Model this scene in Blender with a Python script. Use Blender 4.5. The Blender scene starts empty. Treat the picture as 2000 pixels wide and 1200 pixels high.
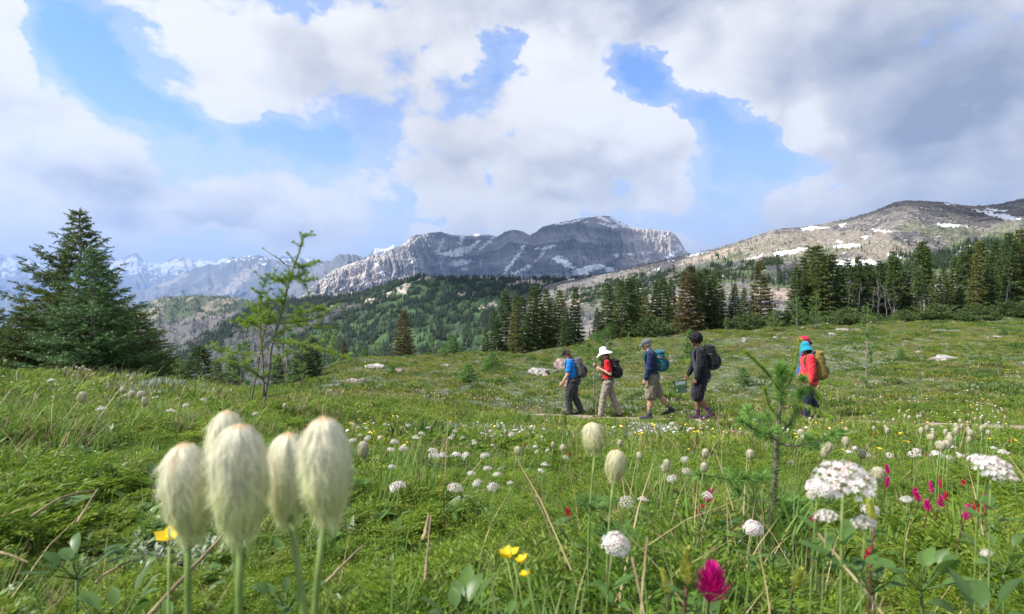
import bpy, math, random
import numpy as np
from mathutils import Vector, Matrix

random.seed(7)
RNG = np.random.default_rng(7)
R = math.radians
S = bpy.context.scene
COL = S.collection
F = 1111.11          # focal length in photo pixels (2000 wide)
# ---------------------------------------------------------------- camera
cam = bpy.data.cameras.new('camera')
cam.lens = 20.0; cam.sensor_width = 36.0
cam.clip_start = 0.02; cam.clip_end = 120000
cam.dof.use_dof = True; cam.dof.focus_distance = 6.0; cam.dof.aperture_fstop = 8.0
camo = bpy.data.objects.new('camera', cam); COL.objects.link(camo)
camo.location = (0, 0, 0); camo.rotation_euler = (R(90), 0, 0)
S.camera = camo
# ---------------------------------------------------------------- light
SUN_EL, SUN_AZ = 46.0, -104.0     # azimuth from +Y towards +X
sun = bpy.data.lights.new('sun', 'SUN'); sun.energy = 5.0; sun.angle = R(1.2); sun.color = (1.0, 0.955, 0.89)
suno = bpy.data.objects.new('sun', sun); COL.objects.link(suno)
sdir = Vector((math.sin(R(SUN_AZ))*math.cos(R(SUN_EL)), math.cos(R(SUN_AZ))*math.cos(R(SUN_EL)), math.sin(R(SUN_EL))))
suno.rotation_euler = sdir.to_track_quat('Z', 'Y').to_euler()
S.view_settings.view_transform = 'Standard'; S.view_settings.look = 'None'
S.view_settings.exposure = 0.85; S.view_settings.gamma = 1.0
S.render.film_transparent = False
S.cycles.max_bounces = 8; S.cycles.diffuse_bounces = 3; S.cycles.transmission_bounces = 4
S.cycles.transparent_max_bounces = 8; S.cycles.volume_bounces = 0
S.cycles.use_denoising = True
S.cycles.sample_clamp_indirect = 6.0

# ---------------------------------------------------------------- node helper
class NT:
    def __init__(s, tree): s.t = tree; s.n = tree.nodes; s.l = tree.links
    def node(s, typ, **kw):
        n = s.n.new(typ)
        for k, v in kw.items():
            if k.startswith('i_'):
                key = k[2:]
                key = int(key) if key.isdigit() else key.replace('_', ' ')
                s.put(n.inputs[key], v)
            else: setattr(n, k, v)
        return n
    def put(s, sock, v):
        if isinstance(v, bpy.types.NodeSocket): s.l.new(v, sock)
        else: sock.default_value = v
    def m(s, op, a, b=None, c=None, clamp=False):
        n = s.n.new('ShaderNodeMath'); n.operation = op; n.use_clamp = clamp
        s.put(n.inputs[0], a)
        if b is not None: s.put(n.inputs[1], b)
        if c is not None: s.put(n.inputs[2], c)
        return n.outputs[0]
    def v(s, op, a, b=None, out=0):
        n = s.n.new('ShaderNodeVectorMath'); n.operation = op
        s.put(n.inputs[0], a)
        if b is not None:
            s.put(n.inputs[3] if op == 'SCALE' else n.inputs[1], b)
        return n.outputs[out]
    def mix(s, f, a, b, blend='MIX'):
        n = s.n.new('ShaderNodeMix'); n.data_type = 'RGBA'; n.blend_type = blend; n.clamp_factor = True
        s.put(n.inputs[0], f); s.put(n.inputs[6], c4(a)); s.put(n.inputs[7], c4(b))
        return n.outputs[2]
    def ss(s, x, lo, hi, a=0.0, b=1.0):
        n = s.n.new('ShaderNodeMapRange'); n.interpolation_type = 'SMOOTHSTEP'
        s.put(n.inputs[0], x)
        for i, q in enumerate((lo, hi, a, b)): n.inputs[i+1].default_value = q
        return n.outputs[0]
    def noise(s, vec, scale=5, detail=3, rough=.5, dist=0, out=0, **kw):
        n = s.n.new('ShaderNodeTexNoise')
        for k, q in kw.items(): setattr(n, k, q)
        if vec is not None: s.l.new(vec, n.inputs['Vector'])
        n.inputs['Scale'].default_value = scale; n.inputs['Detail'].default_value = detail
        n.inputs['Roughness'].default_value = rough; n.inputs['Distortion'].default_value = dist
        return n.outputs[out]
    def vor(s, vec, scale=5, detail=0, rough=.5, feature='F1', out=0, smooth=None, rand=1.0):
        n = s.n.new('ShaderNodeTexVoronoi'); n.feature = feature
        if vec is not None: s.l.new(vec, n.inputs['Vector'])
        n.inputs['Scale'].default_value = scale; n.inputs['Randomness'].default_value = rand
        if detail: n.inputs['Detail'].default_value = detail; n.inputs['Roughness'].default_value = rough
        if smooth is not None: n.inputs['Smoothness'].default_value = smooth
        return n.outputs[out]
    def ramp(s, f, stops):
        n = s.n.new('ShaderNodeValToRGB'); s.put(n.inputs[0], f)
        e = n.color_ramp.elements
        while len(e) < len(stops): e.new(.5)
        for k, (p, c) in zip(e, stops): k.position = p; k.color = c4(c)
        return n.outputs[0]

def c4(c):
    if isinstance(c, bpy.types.NodeSocket): return c
    return tuple(c) if len(c) == 4 else (c[0], c[1], c[2], 1.0)

# ---------------------------------------------------------------- world: sky and clouds
W = bpy.data.worlds.new('World'); S.world = W; W.use_nodes = True
def build_world():
    t = NT(W.node_tree)
    for n in list(t.n): t.n.remove(n)
    out = t.node('ShaderNodeOutputWorld'); bg = t.node('ShaderNodeBackground')
    t.l.new(bg.outputs[0], out.inputs[0])
    sky = t.node('ShaderNodeTexSky', sky_type='NISHITA', sun_disc=False, sun_elevation=R(SUN_EL), sun_rotation=R(SUN_AZ), altitude=2200, air_density=1.3, dust_density=0.6, ozone_density=1.4)
    tc = t.node('ShaderNodeTexCoord').outputs['Generated']
    sep = t.node('ShaderNodeSeparateXYZ'); t.l.new(tc, sep.inputs[0])
    az = t.m('ARCTAN2', sep.outputs[0], sep.outputs[1])
    el = t.m('ARCSINE', sep.outputs[2])
    comb = t.node('ShaderNodeCombineXYZ'); t.l.new(az, comb.inputs[0]); t.l.new(el, comb.inputs[1])
    c0 = comb.outputs[0]
    # cloud noise lives on the sky dome; flattened towards the horizon
    mp = t.node('ShaderNodeMapping'); mp.inputs['Scale'].default_value = (1, 1, 1.45); t.l.new(tc, mp.inputs[0])
    d0 = mp.outputs[0]
    wn = t.noise(d0, 3.5, 6, .6, out=1)
    warp = t.v('SCALE', t.v('SUBTRACT', wn, (.5, .5, .5)), 0.15)
    wn2 = t.noise(d0, 16, 5, .62, out=1)
    cw = t.v('ADD', t.v('ADD', c0, warp), t.v('SCALE', t.v('SUBTRACT', wn2, (.5, .5, .5)), 0.07))
    def blob(px, py, rx, ry, rot=0):
        u = (px-1000)/F; v = (600-py)/F
        a = math.atan(u); e = math.atan(v*math.cos(a))
        m = t.node('ShaderNodeMapping', vector_type='TEXTURE')
        m.inputs['Location'].default_value = (a, e, 0)
        m.inputs['Rotation'].default_value = (0, 0, R(rot))
        m.inputs['Scale'].default_value = (rx/F, ry/F, 1)
        t.l.new(cw, m.inputs[0])
        g = t.node('ShaderNodeTexGradient', gradient_type='QUADRATIC_SPHERE'); t.l.new(m.outputs[0], g.inputs[0])
        return g.outputs['Fac']
    def total(lst, start):
        acc = start
        for (w, *b) in lst:
            acc = t.m('MULTIPLY_ADD', blob(*b), w, acc)
        return acc
    dw = t.v('ADD', d0, t.v('SCALE', t.v('SUBTRACT', t.noise(d0, 14, 4, .6, out=1), (.5, .5, .5)), .05))
    def billow(vec):
        """heaped round puffs, each carrying smaller ones"""
        a = None
        for sc, w in ((5.5, .50), (12, .32), (26, .20), (60, .13)):
            q = t.vor(vec, sc); q = t.m('MULTIPLY', q, q)
            a = t.m('MULTIPLY_ADD', q, -w*1.3, a if a is not None else .48)
        return a
    b1 = billow(dw)
    def soft(vec):
        q1 = t.vor(vec, 5.5, feature='F1'); q1 = t.m('MULTIPLY', q1, q1); q2 = t.vor(vec, 12); q2 = t.m('MULTIPLY', q2, q2)
        return t.m('MULTIPLY_ADD', t.m('ADD', t.m('MULTIPLY', q1, -.8), t.m('MULTIPLY', q2, -.28)), 1.0, t.m('MULTIPLY', t.noise(vec, 7, 5, .55), .9))
    sh = t.v('ADD', dw, (-0.03, 0.0, 0.035))
    s1 = soft(dw); s2 = soft(sh)
    fb = t.noise(d0, 5.0, 9, .60)
    n1 = t.m('ADD', t.m('MULTIPLY', t.m('SUBTRACT', fb, .5), 3.6), t.m('MULTIPLY', b1, 1.0))
    D0 = t.m('ADD', n1, 0.44)
    D = total(HOLES_, D0); D = total(CLOUDS_, D)
    wid = t.ss(t.noise(d0, 3.0, 2, .5), .36, .62, .20, .85)
    cov = t.m('DIVIDE', t.m('ADD', D, .04), wid, clamp=True); cov = t.ss(cov, 0, 1)
    wisp = t.ss(D, -0.60, 0.05, 0, .30)
    cov = t.m('MAXIMUM', cov, wisp)
    rim = t.ss(D, 0.0, 0.75, -.16, 0.0)
    relief = t.m('MULTIPLY', t.m('SUBTRACT', s1, s2), RELIEF)
    g = total(GREY_, 0.15); g = total(WHITE_, g)
    g = t.m('ADD', g, t.m('MULTIPLY', t.m('SUBTRACT', .5, fb), .45))
    g = t.m('ADD', g, t.m('MULTIPLY', b1, -.10))
    g = t.m('ADD', g, rim)
    g = t.m('SUBTRACT', g, relief, clamp=True)
    ccol = t.ramp(g, [(0, (1.20, 1.19, 1.18)), (.20, (1.06, 1.055, 1.06)), (.42, (.86, .87, .92)), (.72, (.58, .62, .73)), (1, (.38, .425, .54))])
    ccol = t.v('SCALE', ccol, CLOUD_GAIN)
    skyc = t.v('MULTIPLY', sky.outputs[0], SKY_TINT)
    # pale band low on the horizon
    low = t.ss(el, 0.0, 0.40, 0.80, 0.0)
    skyc = t.mix(low, skyc, tuple(CLOUD_GAIN*q for q in (.84, .93, 1.10)))
    W.cycles.sampling_method = 'MANUAL'; W.cycles.sample_map_resolution = 256
    fin = t.mix(cov, skyc, ccol)
    t.l.new(fin, bg.inputs[0]); bg.inputs[1].default_value = 0.1
CLOUD_GAIN = 4.95; RELIEF = .85
SKY_TINT = (.84, 1.10, 1.50)
HOLES_ = [(-1.29, 190, 120, 190, 130, -48), (-1.29, 330, 215, 210, 105, -25), (-1.16, 500, 255, 210, 75, -10), (-1.02, 110, 30, 120, 90, -60), (-0.95, 610, 285, 110, 50, -8), (-0.61, 70, 150, 60, 120, 0),
          (-1.16, 975, 100, 75, 130, 15), (-0.95, 1020, 120, 90, 60, 0), (-1.50, 1260, 150, 150, 110, -40), (-1.50, 1390, 235, 220, 105, -38), (-1.36, 1500, 320, 230, 95, -12),
          (-1.29, 1430, 400, 130, 110, 0), (-1.29, 775, 410, 110, 110, 20), (-0.54, 820, 450, 200, 40, 0), (-0.54, 1220, 430, 300, 40, 0), (-0.05, 560, 490, 400, 34, 0)]
CLOUDS_ = [(.5, 1215, 355, 140, 70, 0), (.45, 840, 120, 60, 60, 0), (.55, 380, 400, 420, 90, 0), (.75, 250, 455, 560, 75, 0), (.4, 1150, 420, 300, 40, 0), (.4, 1560, 330, 60, 40, 0), (0.78, 10, 130, 130, 170, -50), (0.84, 265, 290, 120, 85, 0), (0.48, 500, 370, 420, 110, -5), (0.66, 700, 150, 380, 200, -20), (0.84, 1130, 240, 230, 220, -25), (0.72, 1600, 265, 150, 60, -35),
           (0.84, 1620, 410, 190, 75, 0), (0.72, 1820, 200, 420, 330, 0), (0.66, 1500, 20, 700, 120, 0), (0.36, 1370, 400, 60, 50, 0), (0.42, 430, 205, 110, 34, 10), (0.48, 150, 430, 300, 70, 0), (0.54, 900, 330, 200, 110, 0)]
GREY_ = [(1.0, 1860, 250, 440, 320, 0), (.36, 1750, 80, 620, 190, -5), (.6, 1250, 0, 600, 120, 0), (.46, 1180, 350, 330, 85, -5), (.34, 930, 30, 300, 80, 0), (.14, 620, 130, 360, 80, -25),
         (.36, 200, 350, 420, 50, -6), (.40, 400, 440, 560, 40, 0), (.35, 1080, 395, 260, 40, 0), (.24, 900, 360, 240, 80, 0), (.22, 40, 250, 130, 90, 0), (.16, 1640, 60, 300, 200, 0), (.2, 700, 430, 200, 50, 0)]
WHITE_ = [(-.3, 600, 380, 200, 60, 0), (-.3, 120, 420, 220, 40, 0), (-.2, 330, 60, 220, 60, -30), (-.35, 1140, 180, 240, 170, -30), (-.25, 270, 270, 140, 80, 0), (-.25, 560, 340, 330, 80, -5), (-.5, 1600, 270, 170, 55, -35), (-.55, 1620, 385, 190, 60, 0), (-.2, 440, 70, 330, 80, -30), (-.2, 20, 110, 110, 110, 0),
          (-.3, 1890, 215, 30, 26, 0), (-.2, 1940, 330, 200, 70, 10), (-.3, 640, 300, 110, 70, 0), (-.3, 430, 460, 120, 16, 4), (-.3, 900, 420, 110, 40, 0)]
build_world()
# ---------------------------------------------------------------- numpy noise
_P = np.random.default_rng(11).permutation(512).astype(np.int64)
_P = np.concatenate([_P, _P, _P])
_G = np.random.default_rng(5).normal(size=(512, 2)); _G /= np.linalg.norm(_G, axis=1)[:, None]
def pn(x, y, seed=0):
    x = np.asarray(x, float) + seed*17.13; y = np.asarray(y, float) + seed*7.77
    xi = np.floor(x).astype(np.int64); yi = np.floor(y).astype(np.int64)
    xf = x-xi; yf = y-yi
    u = xf*xf*xf*(xf*(xf*6-15)+10); v = yf*yf*yf*(yf*(yf*6-15)+10)
    def g(a, b, dx, dy):
        h = _P[(_P[(xi+a) & 511]+((yi+b) & 511))]
        gg = _G[h & 511]
        return gg[..., 0]*dx+gg[..., 1]*dy
    n00 = g(0, 0, xf, yf); n10 = g(1, 0, xf-1, yf); n01 = g(0, 1, xf, yf-1); n11 = g(1, 1, xf-1, yf-1)
    return (n00*(1-u)+n10*u)*(1-v)+(n01*(1-u)+n11*u)*v
def fbm(x, y, o=4, seed=0, gain=.5, lac=2.03):
    s = 0; a = 1; f = 1
    for k in range(o):
        s = s+a*pn(x*f, y*f, seed+k*3); a *= gain; f *= lac
    return s*1.6
def ridged(x, y, o=4, seed=0, gain=.5, lac=2.07):
    s = 0; a = 1; f = 1; t = 0
    for k in range(o):
        s = s+a*(1-2.2*np.abs(pn(x*f, y*f, seed+k*3))); t += a; a *= gain; f *= lac
    return s/t
def sstep(x, a, b):
    t = np.clip((x-a)/(b-a), 0, 1); return t*t*(3-2*t)
# ---------------------------------------------------------------- meshes
class MB:
    """collects vertices and faces; build() links them as one mesh object"""
    def __init__(s): s.V = []; s.F = {}; s.n = 0; s.C = []
    def add(s, V, Fc, mat=0, col=None):
        V = np.asarray(V, float).reshape(-1, 3)
        if len(V) == 0: return s
        Fs = Fc if isinstance(Fc, list) and len(Fc) and isinstance(Fc[0], np.ndarray) and Fc[0].ndim == 2 else [np.asarray(Fc)]
        for f in Fs:
            f = np.asarray(f, dtype=np.int64)
            if f.size == 0: continue
            s.F.setdefault((f.shape[1], mat), []).append(f+s.n)
        s.V.append(V); s.n += len(V)
        s.C.append(np.full((len(V), 3), 1.0) if col is None else np.broadcast_to(np.asarray(col, float), (len(V), 3)))
        return s
    def stamp(s, tv, tf, M, L, mat=0, col=None):
        """tv (k,3) tf (m,q) M (n,3,3) L (n,3): n transformed copies"""
        n = len(L)
        if n == 0: return s
        k = len(tv)
        V = np.einsum('nij,kj->nki', M, tv)+L[:, None, :]
        Fo = (tf[None, :, :]+(np.arange(n)*k)[:, None, None]).reshape(-1, tf.shape[1])
        c = None
        if col is not None: c = np.repeat(np.asarray(col, float).reshape(n, 3), k, axis=0)
        return s.add(V.reshape(-1, 3), Fo, mat, c)
    def tube(s, path, rad, sides=6, mat=0, cap=True, col=None):
        P_ = np.asarray(path, float); n = len(P_)
        rad = np.broadcast_to(np.asarray(rad, float), (n,))
        T = np.gradient(P_, axis=0); T /= np.linalg.norm(T, axis=1)[:, None]+1e-12
        ref = np.array([0, 0, 1.0]) if abs(T[0, 2]) < .9 else np.array([1.0, 0, 0])
        A = np.cross(T, ref); A /= np.linalg.norm(A, axis=1)[:, None]+1e-12
        B = np.cross(T, A)
        a = np.arange(sides)*2*np.pi/sides
        V = P_[:, None, :]+rad[:, None, None]*(np.cos(a)[None, :, None]*A[:, None, :]+np.sin(a)[None, :, None]*B[:, None, :])
        V = V.reshape(-1, 3)
        i = np.arange(n-1)[:, None]*sides; j = np.arange(sides)[None, :]; j2 = (j+1) % sides
        Fq = np.stack([i+j, i+j2, i+sides+j2, i+sides+j], -1).reshape(-1, 4)
        Fs = [Fq]
        if cap:
            V = np.vstack([V, P_[0], P_[-1]])
            k = n*sides
            jj = np.arange(sides); j3 = (jj+1) % sides
            Fs.append(np.stack([np.full(sides, k), j3, jj], -1))
            o = (n-1)*sides
            Fs.append(np.stack([np.full(sides, k+1), o+jj, o+j3], -1))
        return s.add(V, Fs, mat, col)
    def lathe(s, prof, sides=12, mat=0, origin=(0, 0, 0), col=None, squash=(1, 1)):
        pr = np.asarray(prof, float); n = len(pr); a = np.arange(sides)*2*np.pi/sides
        V = np.stack([pr[:, 0, None]*np.cos(a)*squash[0], pr[:, 0, None]*np.sin(a)*squash[1], np.broadcast_to(pr[:, 1, None], (n, sides))], -1).reshape(-1, 3)+np.asarray(origin)
        i = np.arange(n-1)[:, None]*sides; j = np.arange(sides)[None, :]; j2 = (j+1) % sides
        return s.add(V, np.stack([i+j, i+j2, i+sides+j2, i+sides+j], -1).reshape(-1, 4), mat, col)
    def box(s, c, d, mat=0, rot=None):
        c = np.asarray(c, float); d = np.asarray(d, float)/2
        V = np.array([[x, y, z] for x in (-1, 1) for y in (-1, 1) for z in (-1, 1)], float)*d
        if rot is not None: V = V@np.array(rot).T
        Fq = np.array([[0, 1, 3, 2], [4, 6, 7, 5], [0, 4, 5, 1], [2, 3, 7, 6], [0, 2, 6, 4], [1, 5, 7, 3]])
        return s.add(V+c, Fq, mat)
    def mesh(s, name, mats=(), smooth=True, colors=False):
        me = bpy.data.meshes.new(name)
        V = np.vstack(s.V)
        me.vertices.add(len(V)); me.vertices.foreach_set('co', V.astype(np.float32).ravel())
        loops = []; starts = []; mi = []; p = 0
        for (k, m), fl in s.F.items():
            f = np.vstack(fl); loops.append(f.ravel()); starts.append(p+np.arange(len(f))*k); p += f.size
            mi.append(np.full(len(f), m))
        loops = np.concatenate(loops); starts = np.concatenate(starts); mi = np.concatenate(mi)
        me.loops.add(len(loops)); me.loops.foreach_set('vertex_index', loops.astype(np.int32))
        me.polygons.add(len(starts)); me.polygons.foreach_set('loop_start', starts.astype(np.int32))
        me.polygons.foreach_set('material_index', mi.astype(np.int32))
        me.polygons.foreach_set('use_smooth', np.full(len(starts), smooth))
        for m in mats: me.materials.append(m)
        if colors:
            c = np.vstack(s.C); ca = me.color_attributes.new('tint', 'FLOAT_COLOR', 'POINT')
            ca.data.foreach_set('color', np.hstack([c, np.ones((len(c), 1))]).astype(np.float32).ravel())
        me.update(calc_edges=True); me.validate()
        return me
    def build(s, name, mats, parent=None, smooth=True, colors=False):
        if not isinstance(mats, (list, tuple)): mats = [mats]
        return link(bpy.data.objects.new(name, s.mesh(name, mats, smooth, colors)), parent)

def link(o, parent=None):
    COL.objects.link(o)
    if parent is not None: o.parent = parent
    return o
def empty(name, loc=(0, 0, 0), rz=0):
    o = bpy.data.objects.new(name, None); COL.objects.link(o); o.location = loc; o.rotation_euler = (0, 0, rz)
    o.empty_display_size = .1
    return o
def tag(o, label=None, cat=None, group=None, kind=None):
    if label: o['label'] = label
    if cat: o['category'] = cat
    if group: o['group'] = group
    if kind: o['kind'] = kind
    return o
KIDS = {}
def kids(o): return [c for c in KIDS.get(o.name, [])]
def reg(parent, *ch):
    KIDS.setdefault(parent.name, []).extend(ch)
def copy_tree(o, parent=None, mp=None):
    c = o.copy(); COL.objects.link(c)
    if parent is not None: c.parent = parent
    for k in ('label', 'group'):
        if k in c and parent is None: del c[k]
    for ch in kids(o):
        d = copy_tree(ch, c); reg(c, d)
    return c
def norm(a): a = np.asarray(a, float); return a/(np.linalg.norm(a, axis=-1, keepdims=True)+1e-12)
def frames(dirs, roll=None, up=(0, 0, 1)):
    """rotation matrices whose local Z is dirs; roll turns about it"""
    d = norm(dirs); n = len(d)
    up = np.broadcast_to(np.asarray(up, float), d.shape)
    x = np.cross(up, d); ln = np.linalg.norm(x, axis=1)
    x[ln < 1e-4] = (1, 0, 0); x = norm(x); y = np.cross(d, x)
    if roll is not None:
        c = np.cos(roll)[:, None]; s_ = np.sin(roll)[:, None]
        x, y = x*c+y*s_, -x*s_+y*c
    return np.stack([x, y, d], -1)
def rots(n, rng=RNG, tilt=.3):
    """random upright-ish rotations"""
    a = rng.uniform(0, 2*np.pi, n); b = rng.normal(0, tilt, n); c = rng.normal(0, tilt, n)
    d = np.stack([np.sin(b), np.sin(c), np.cos(b)*np.cos(c)], -1)
    return frames(d, a, up=(0, 1, 0))
# ---------------------------------------------------------------- ground of the meadow
GY = np.array([0, 1, 2, 4, 6, 8, 10, 12.5, 14, 20, 30, 40, 50, 70, 100, 150, 260])
GU = np.array([-1.5, -.9, -.66, -.45, -.27, 0, .27, .5, .9, 1.5])
GT = np.array([
 [-.42, -.50, -.56, -.70, -.84, -1.00, -1.3, -1.9, -2.3, -4.2, -8, -12, -17, -28, -45, -75, -140],
 [-.42, -.50, -.56, -.70, -.84, -1.00, -1.3, -1.9, -2.3, -4.2, -8, -12, -17, -28, -45, -75, -140],
 [-.42, -.50, -.58, -.74, -.92, -1.10, -1.35, -1.75, -2.2, -4.0, -8, -12, -16, -26, -42, -70, -130],
 [-.42, -.52, -.64, -.88, -1.14, -1.36, -1.6, -1.9, -2.1, -2.85, -5.0, -8, -11, -20, -35, -60, -115],
 [-.42, -.55, -.70, -1.0, -1.30, -1.60, -1.85, -2.1, -2.2, -2.6, -3.0, -3.6, -4.8, -9.5, -20, -40, -80],
 [-.42, -.58, -.74, -1.06, -1.38, -1.70, -2.10, -2.43, -2.60, -2.97, -3.02, -3.1, -4.0, -7.5, -14, -25, -50],
 [-.42, -.58, -.74, -1.06, -1.38, -1.70, -2.10, -2.43, -2.59, -2.82, -2.32, -1.9, -1.95, -3.5, -6, -9, -18],
 [-.42, -.58, -.74, -1.06, -1.38, -1.70, -2.08, -2.38, -2.50, -2.58, -1.92, -1.32, -1.12, -1.6, -2.2, -3, -5],
 [-.42, -.58, -.74, -1.05, -1.34, -1.64, -1.9, -2.15, -2.2, -2.0, -1.4, -.92, -.65, -.7, -1.1, -1.6, -2],
 [-.42, -.58, -.74, -1.05, -1.34, -1.64, -1.9, -2.1, -2.1, -1.7, -1.0, -.3, .2, .6, .6, 0, 0]])
def ground_base(x, y):
    x = np.asarray(x, float); y = np.asarray(y, float)
    Ye = np.maximum(np.maximum(y, np.abs(x)/1.5), 0.0)
    u = x/np.maximum(Ye, 1e-6); u = np.clip(u, -1.5, 1.5)
    # monotone-ish cubic in log distance through a dense resample
    q = np.log(Ye+1.0)
    ui = np.clip(np.searchsorted(GU, u)-1, 0, len(GU)-2)
    fu = (u-GU[ui])/(GU[ui+1]-GU[ui]); fu = fu*fu*(3-2*fu)
    z = 0
    xs = _GQ; idx = np.clip(np.searchsorted(xs, q)-1, 0, len(xs)-2); ft = (q-xs[idx])/(xs[idx+1]-xs[idx])
    a = _GD[ui, idx]*(1-ft)+_GD[ui, idx+1]*ft
    b = _GD[ui+1, idx]*(1-ft)+_GD[ui+1, idx+1]*ft
    return a*(1-fu)+b*fu
_GQ = np.linspace(0, math.log(261), 500)
_k = np.log(GY+1.0)
_GD = np.array([np.interp(_GQ, _k, row) for row in GT])
_ker = np.exp(-.5*(np.arange(-14, 15)/5.)**2); _ker /= _ker.sum()
_GD = np.array([np.convolve(np.pad(r_, 14, mode='edge'), _ker, mode='valid') for r_ in _GD])
def ground_z(x, y):
    x = np.asarray(x, float); y = np.asarray(y, float)
    r = np.sqrt(x*x+y*y)
    z = ground_base(x, y)
    z = z+0.02*fbm(x*1.3, y*1.3, 3, 40)*np.minimum(r/2, 1)+.10*fbm(x*.22, y*.22, 3, 50)*sstep(r, 6, 25)+.05*fbm(x*.7, y*.7, 2, 60)*sstep(r, 8, 20)
    px = x/np.maximum(y, .3)*F+1000
    z = z-.16*np.exp(-((y-np.interp(px, PPX, PY))/2.8)**2)*sstep(px, 900, 1070)*(y > 3)
    z = z+.13*np.exp(-((y-np.interp(px, PPX, PY))/.6)**2)*sstep(px, 1010, 1070)*(y > 3)
    return z
PATH = [(1030, 13.9), (1060, 13.5), (1118, 13.1), (1190, 12.8), (1275, 12.5), (1370, 12.1), (1450, 11.9), (1570, 11.6), (1650, 11.0), (1750, 9.8), (1850, 8.7), (1930, 8.0), (2060, 7.2), (2250, 6.4)]
PPX = np.array([q[0] for q in PATH], float); PY = np.array([q[1] for q in PATH])
def gz(x, y): return float(ground_z(np.array([x]), np.array([y]))[0])
_YY = np.geomspace(.15, 110, 1500)
def hit(px, py, h=0.0):
    """the point of the meadow (h above it) seen at photo pixel px, py"""
    u = (px-1000)/F; v = (600-py)/F
    g = ground_z(u*_YY, _YY)+h; d = v*_YY-g
    k = np.nonzero(d < 0)[0]
    i = k[0] if len(k) else int(np.argmin(np.where(_YY > 5, d/_YY, 9)))
    Y = _YY[i]; return np.array([u*Y, Y, v*Y if h else float(ground_z(u*Y, Y))])
def at(px, py, Y): return np.array([(px-1000)/F*Y, Y, (600-py)/F*Y])
def onground(px, Y):
    x = (px-1000)/F*Y; return np.array([x, Y, gz(x, Y)])
# ---------------------------------------------------------------- materials
MATS = {}
def new_mat(name):
    m = bpy.data.materials.new(name); m.use_nodes = True
    t = NT(m.node_tree)
    p = t.n['Principled BSDF']; return m, t, p
def mat(name, col, rough=.7, col2=None, scale=8, spec=.3, bump=0, bscale=60, sheen=0, metal=0, coord='Object', trans=0, detail=4, lo=.35, hi=.65, sub=0):
    if name in MATS: return MATS[name]
    m, t, p = new_mat(name); MATS[name] = m
    tc = t.node('ShaderNodeTexCoord').outputs[coord]
    c = c4(col)
    if col2 is not None:
        c = t.mix(t.ss(t.noise(tc, scale, detail, .6), lo, hi), col, col2)
    t.put(p.inputs['Base Color'], c)
    p.inputs['Roughness'].default_value = rough; p.inputs['Specular IOR Level'].default_value = spec
    p.inputs['Metallic'].default_value = metal
    if sheen: p.inputs['Sheen Weight'].default_value = sheen
    if bump:
        b = t.node('ShaderNodeBump'); b.inputs['Strength'].default_value = bump; b.inputs['Distance'].default_value = .02
        t.l.new(t.noise(tc, bscale, 4, .6), b.inputs['Height']); t.l.new(b.outputs[0], p.inputs['Normal'])
    if trans:
        add_trans(t, p, c, trans)
    return m
def add_trans(t, p, c, k):
    out = t.n['Material Output']
    tr = t.node('ShaderNodeBsdfTranslucent'); t.put(tr.inputs[0], c)
    mx = t.node('ShaderNodeMixShader'); mx.inputs[0].default_value = k
    t.l.new(p.outputs[0], mx.inputs[1]); t.l.new(tr.outputs[0], mx.inputs[2]); t.l.new(mx.outputs[0], out.inputs[0])
def leaf_mat(name, c1, c2, c3=None, trans=.35, rough=.55, spec=.3, attr=False, pos_scale=.5, pos_amt=.5):
    """foliage: colour varies from plant to plant and from place to place"""
    if name in MATS: return MATS[name]
    m, t, p = new_mat(name); MATS[name] = m
    oi = t.node('ShaderNodeObjectInfo')
    geo = t.node('ShaderNodeNewGeometry')
    rnd = oi.outputs['Random']
    n = t.noise(geo.outputs['Position'], pos_scale, 3, .6)
    f = t.m('ADD', t.m('MULTIPLY', rnd, 1-pos_amt), t.m('MULTIPLY', t.ss(n, .3, .7), pos_amt))
    c = t.mix(f, c1, c2)
    if c3 is not None: c = t.mix(t.ss(t.m('FRACT', t.m('MULTIPLY', rnd, 7.3)), .8, .95), c, c3)
    isl = t.m('MULTIPLY_ADD', geo.outputs['Random Per Island'], .5, .75)
    c = t.v('SCALE', c, isl)
    if attr:
        a = t.node('ShaderNodeAttribute'); a.attribute_name = 'tint'
        c = t.v('MULTIPLY', c, a.outputs[0])
    t.put(p.inputs['Base Color'], c); p.inputs['Roughness'].default_value = rough; p.inputs['Specular IOR Level'].default_value = spec
    add_trans(t, p, c, trans)
    return m
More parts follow.
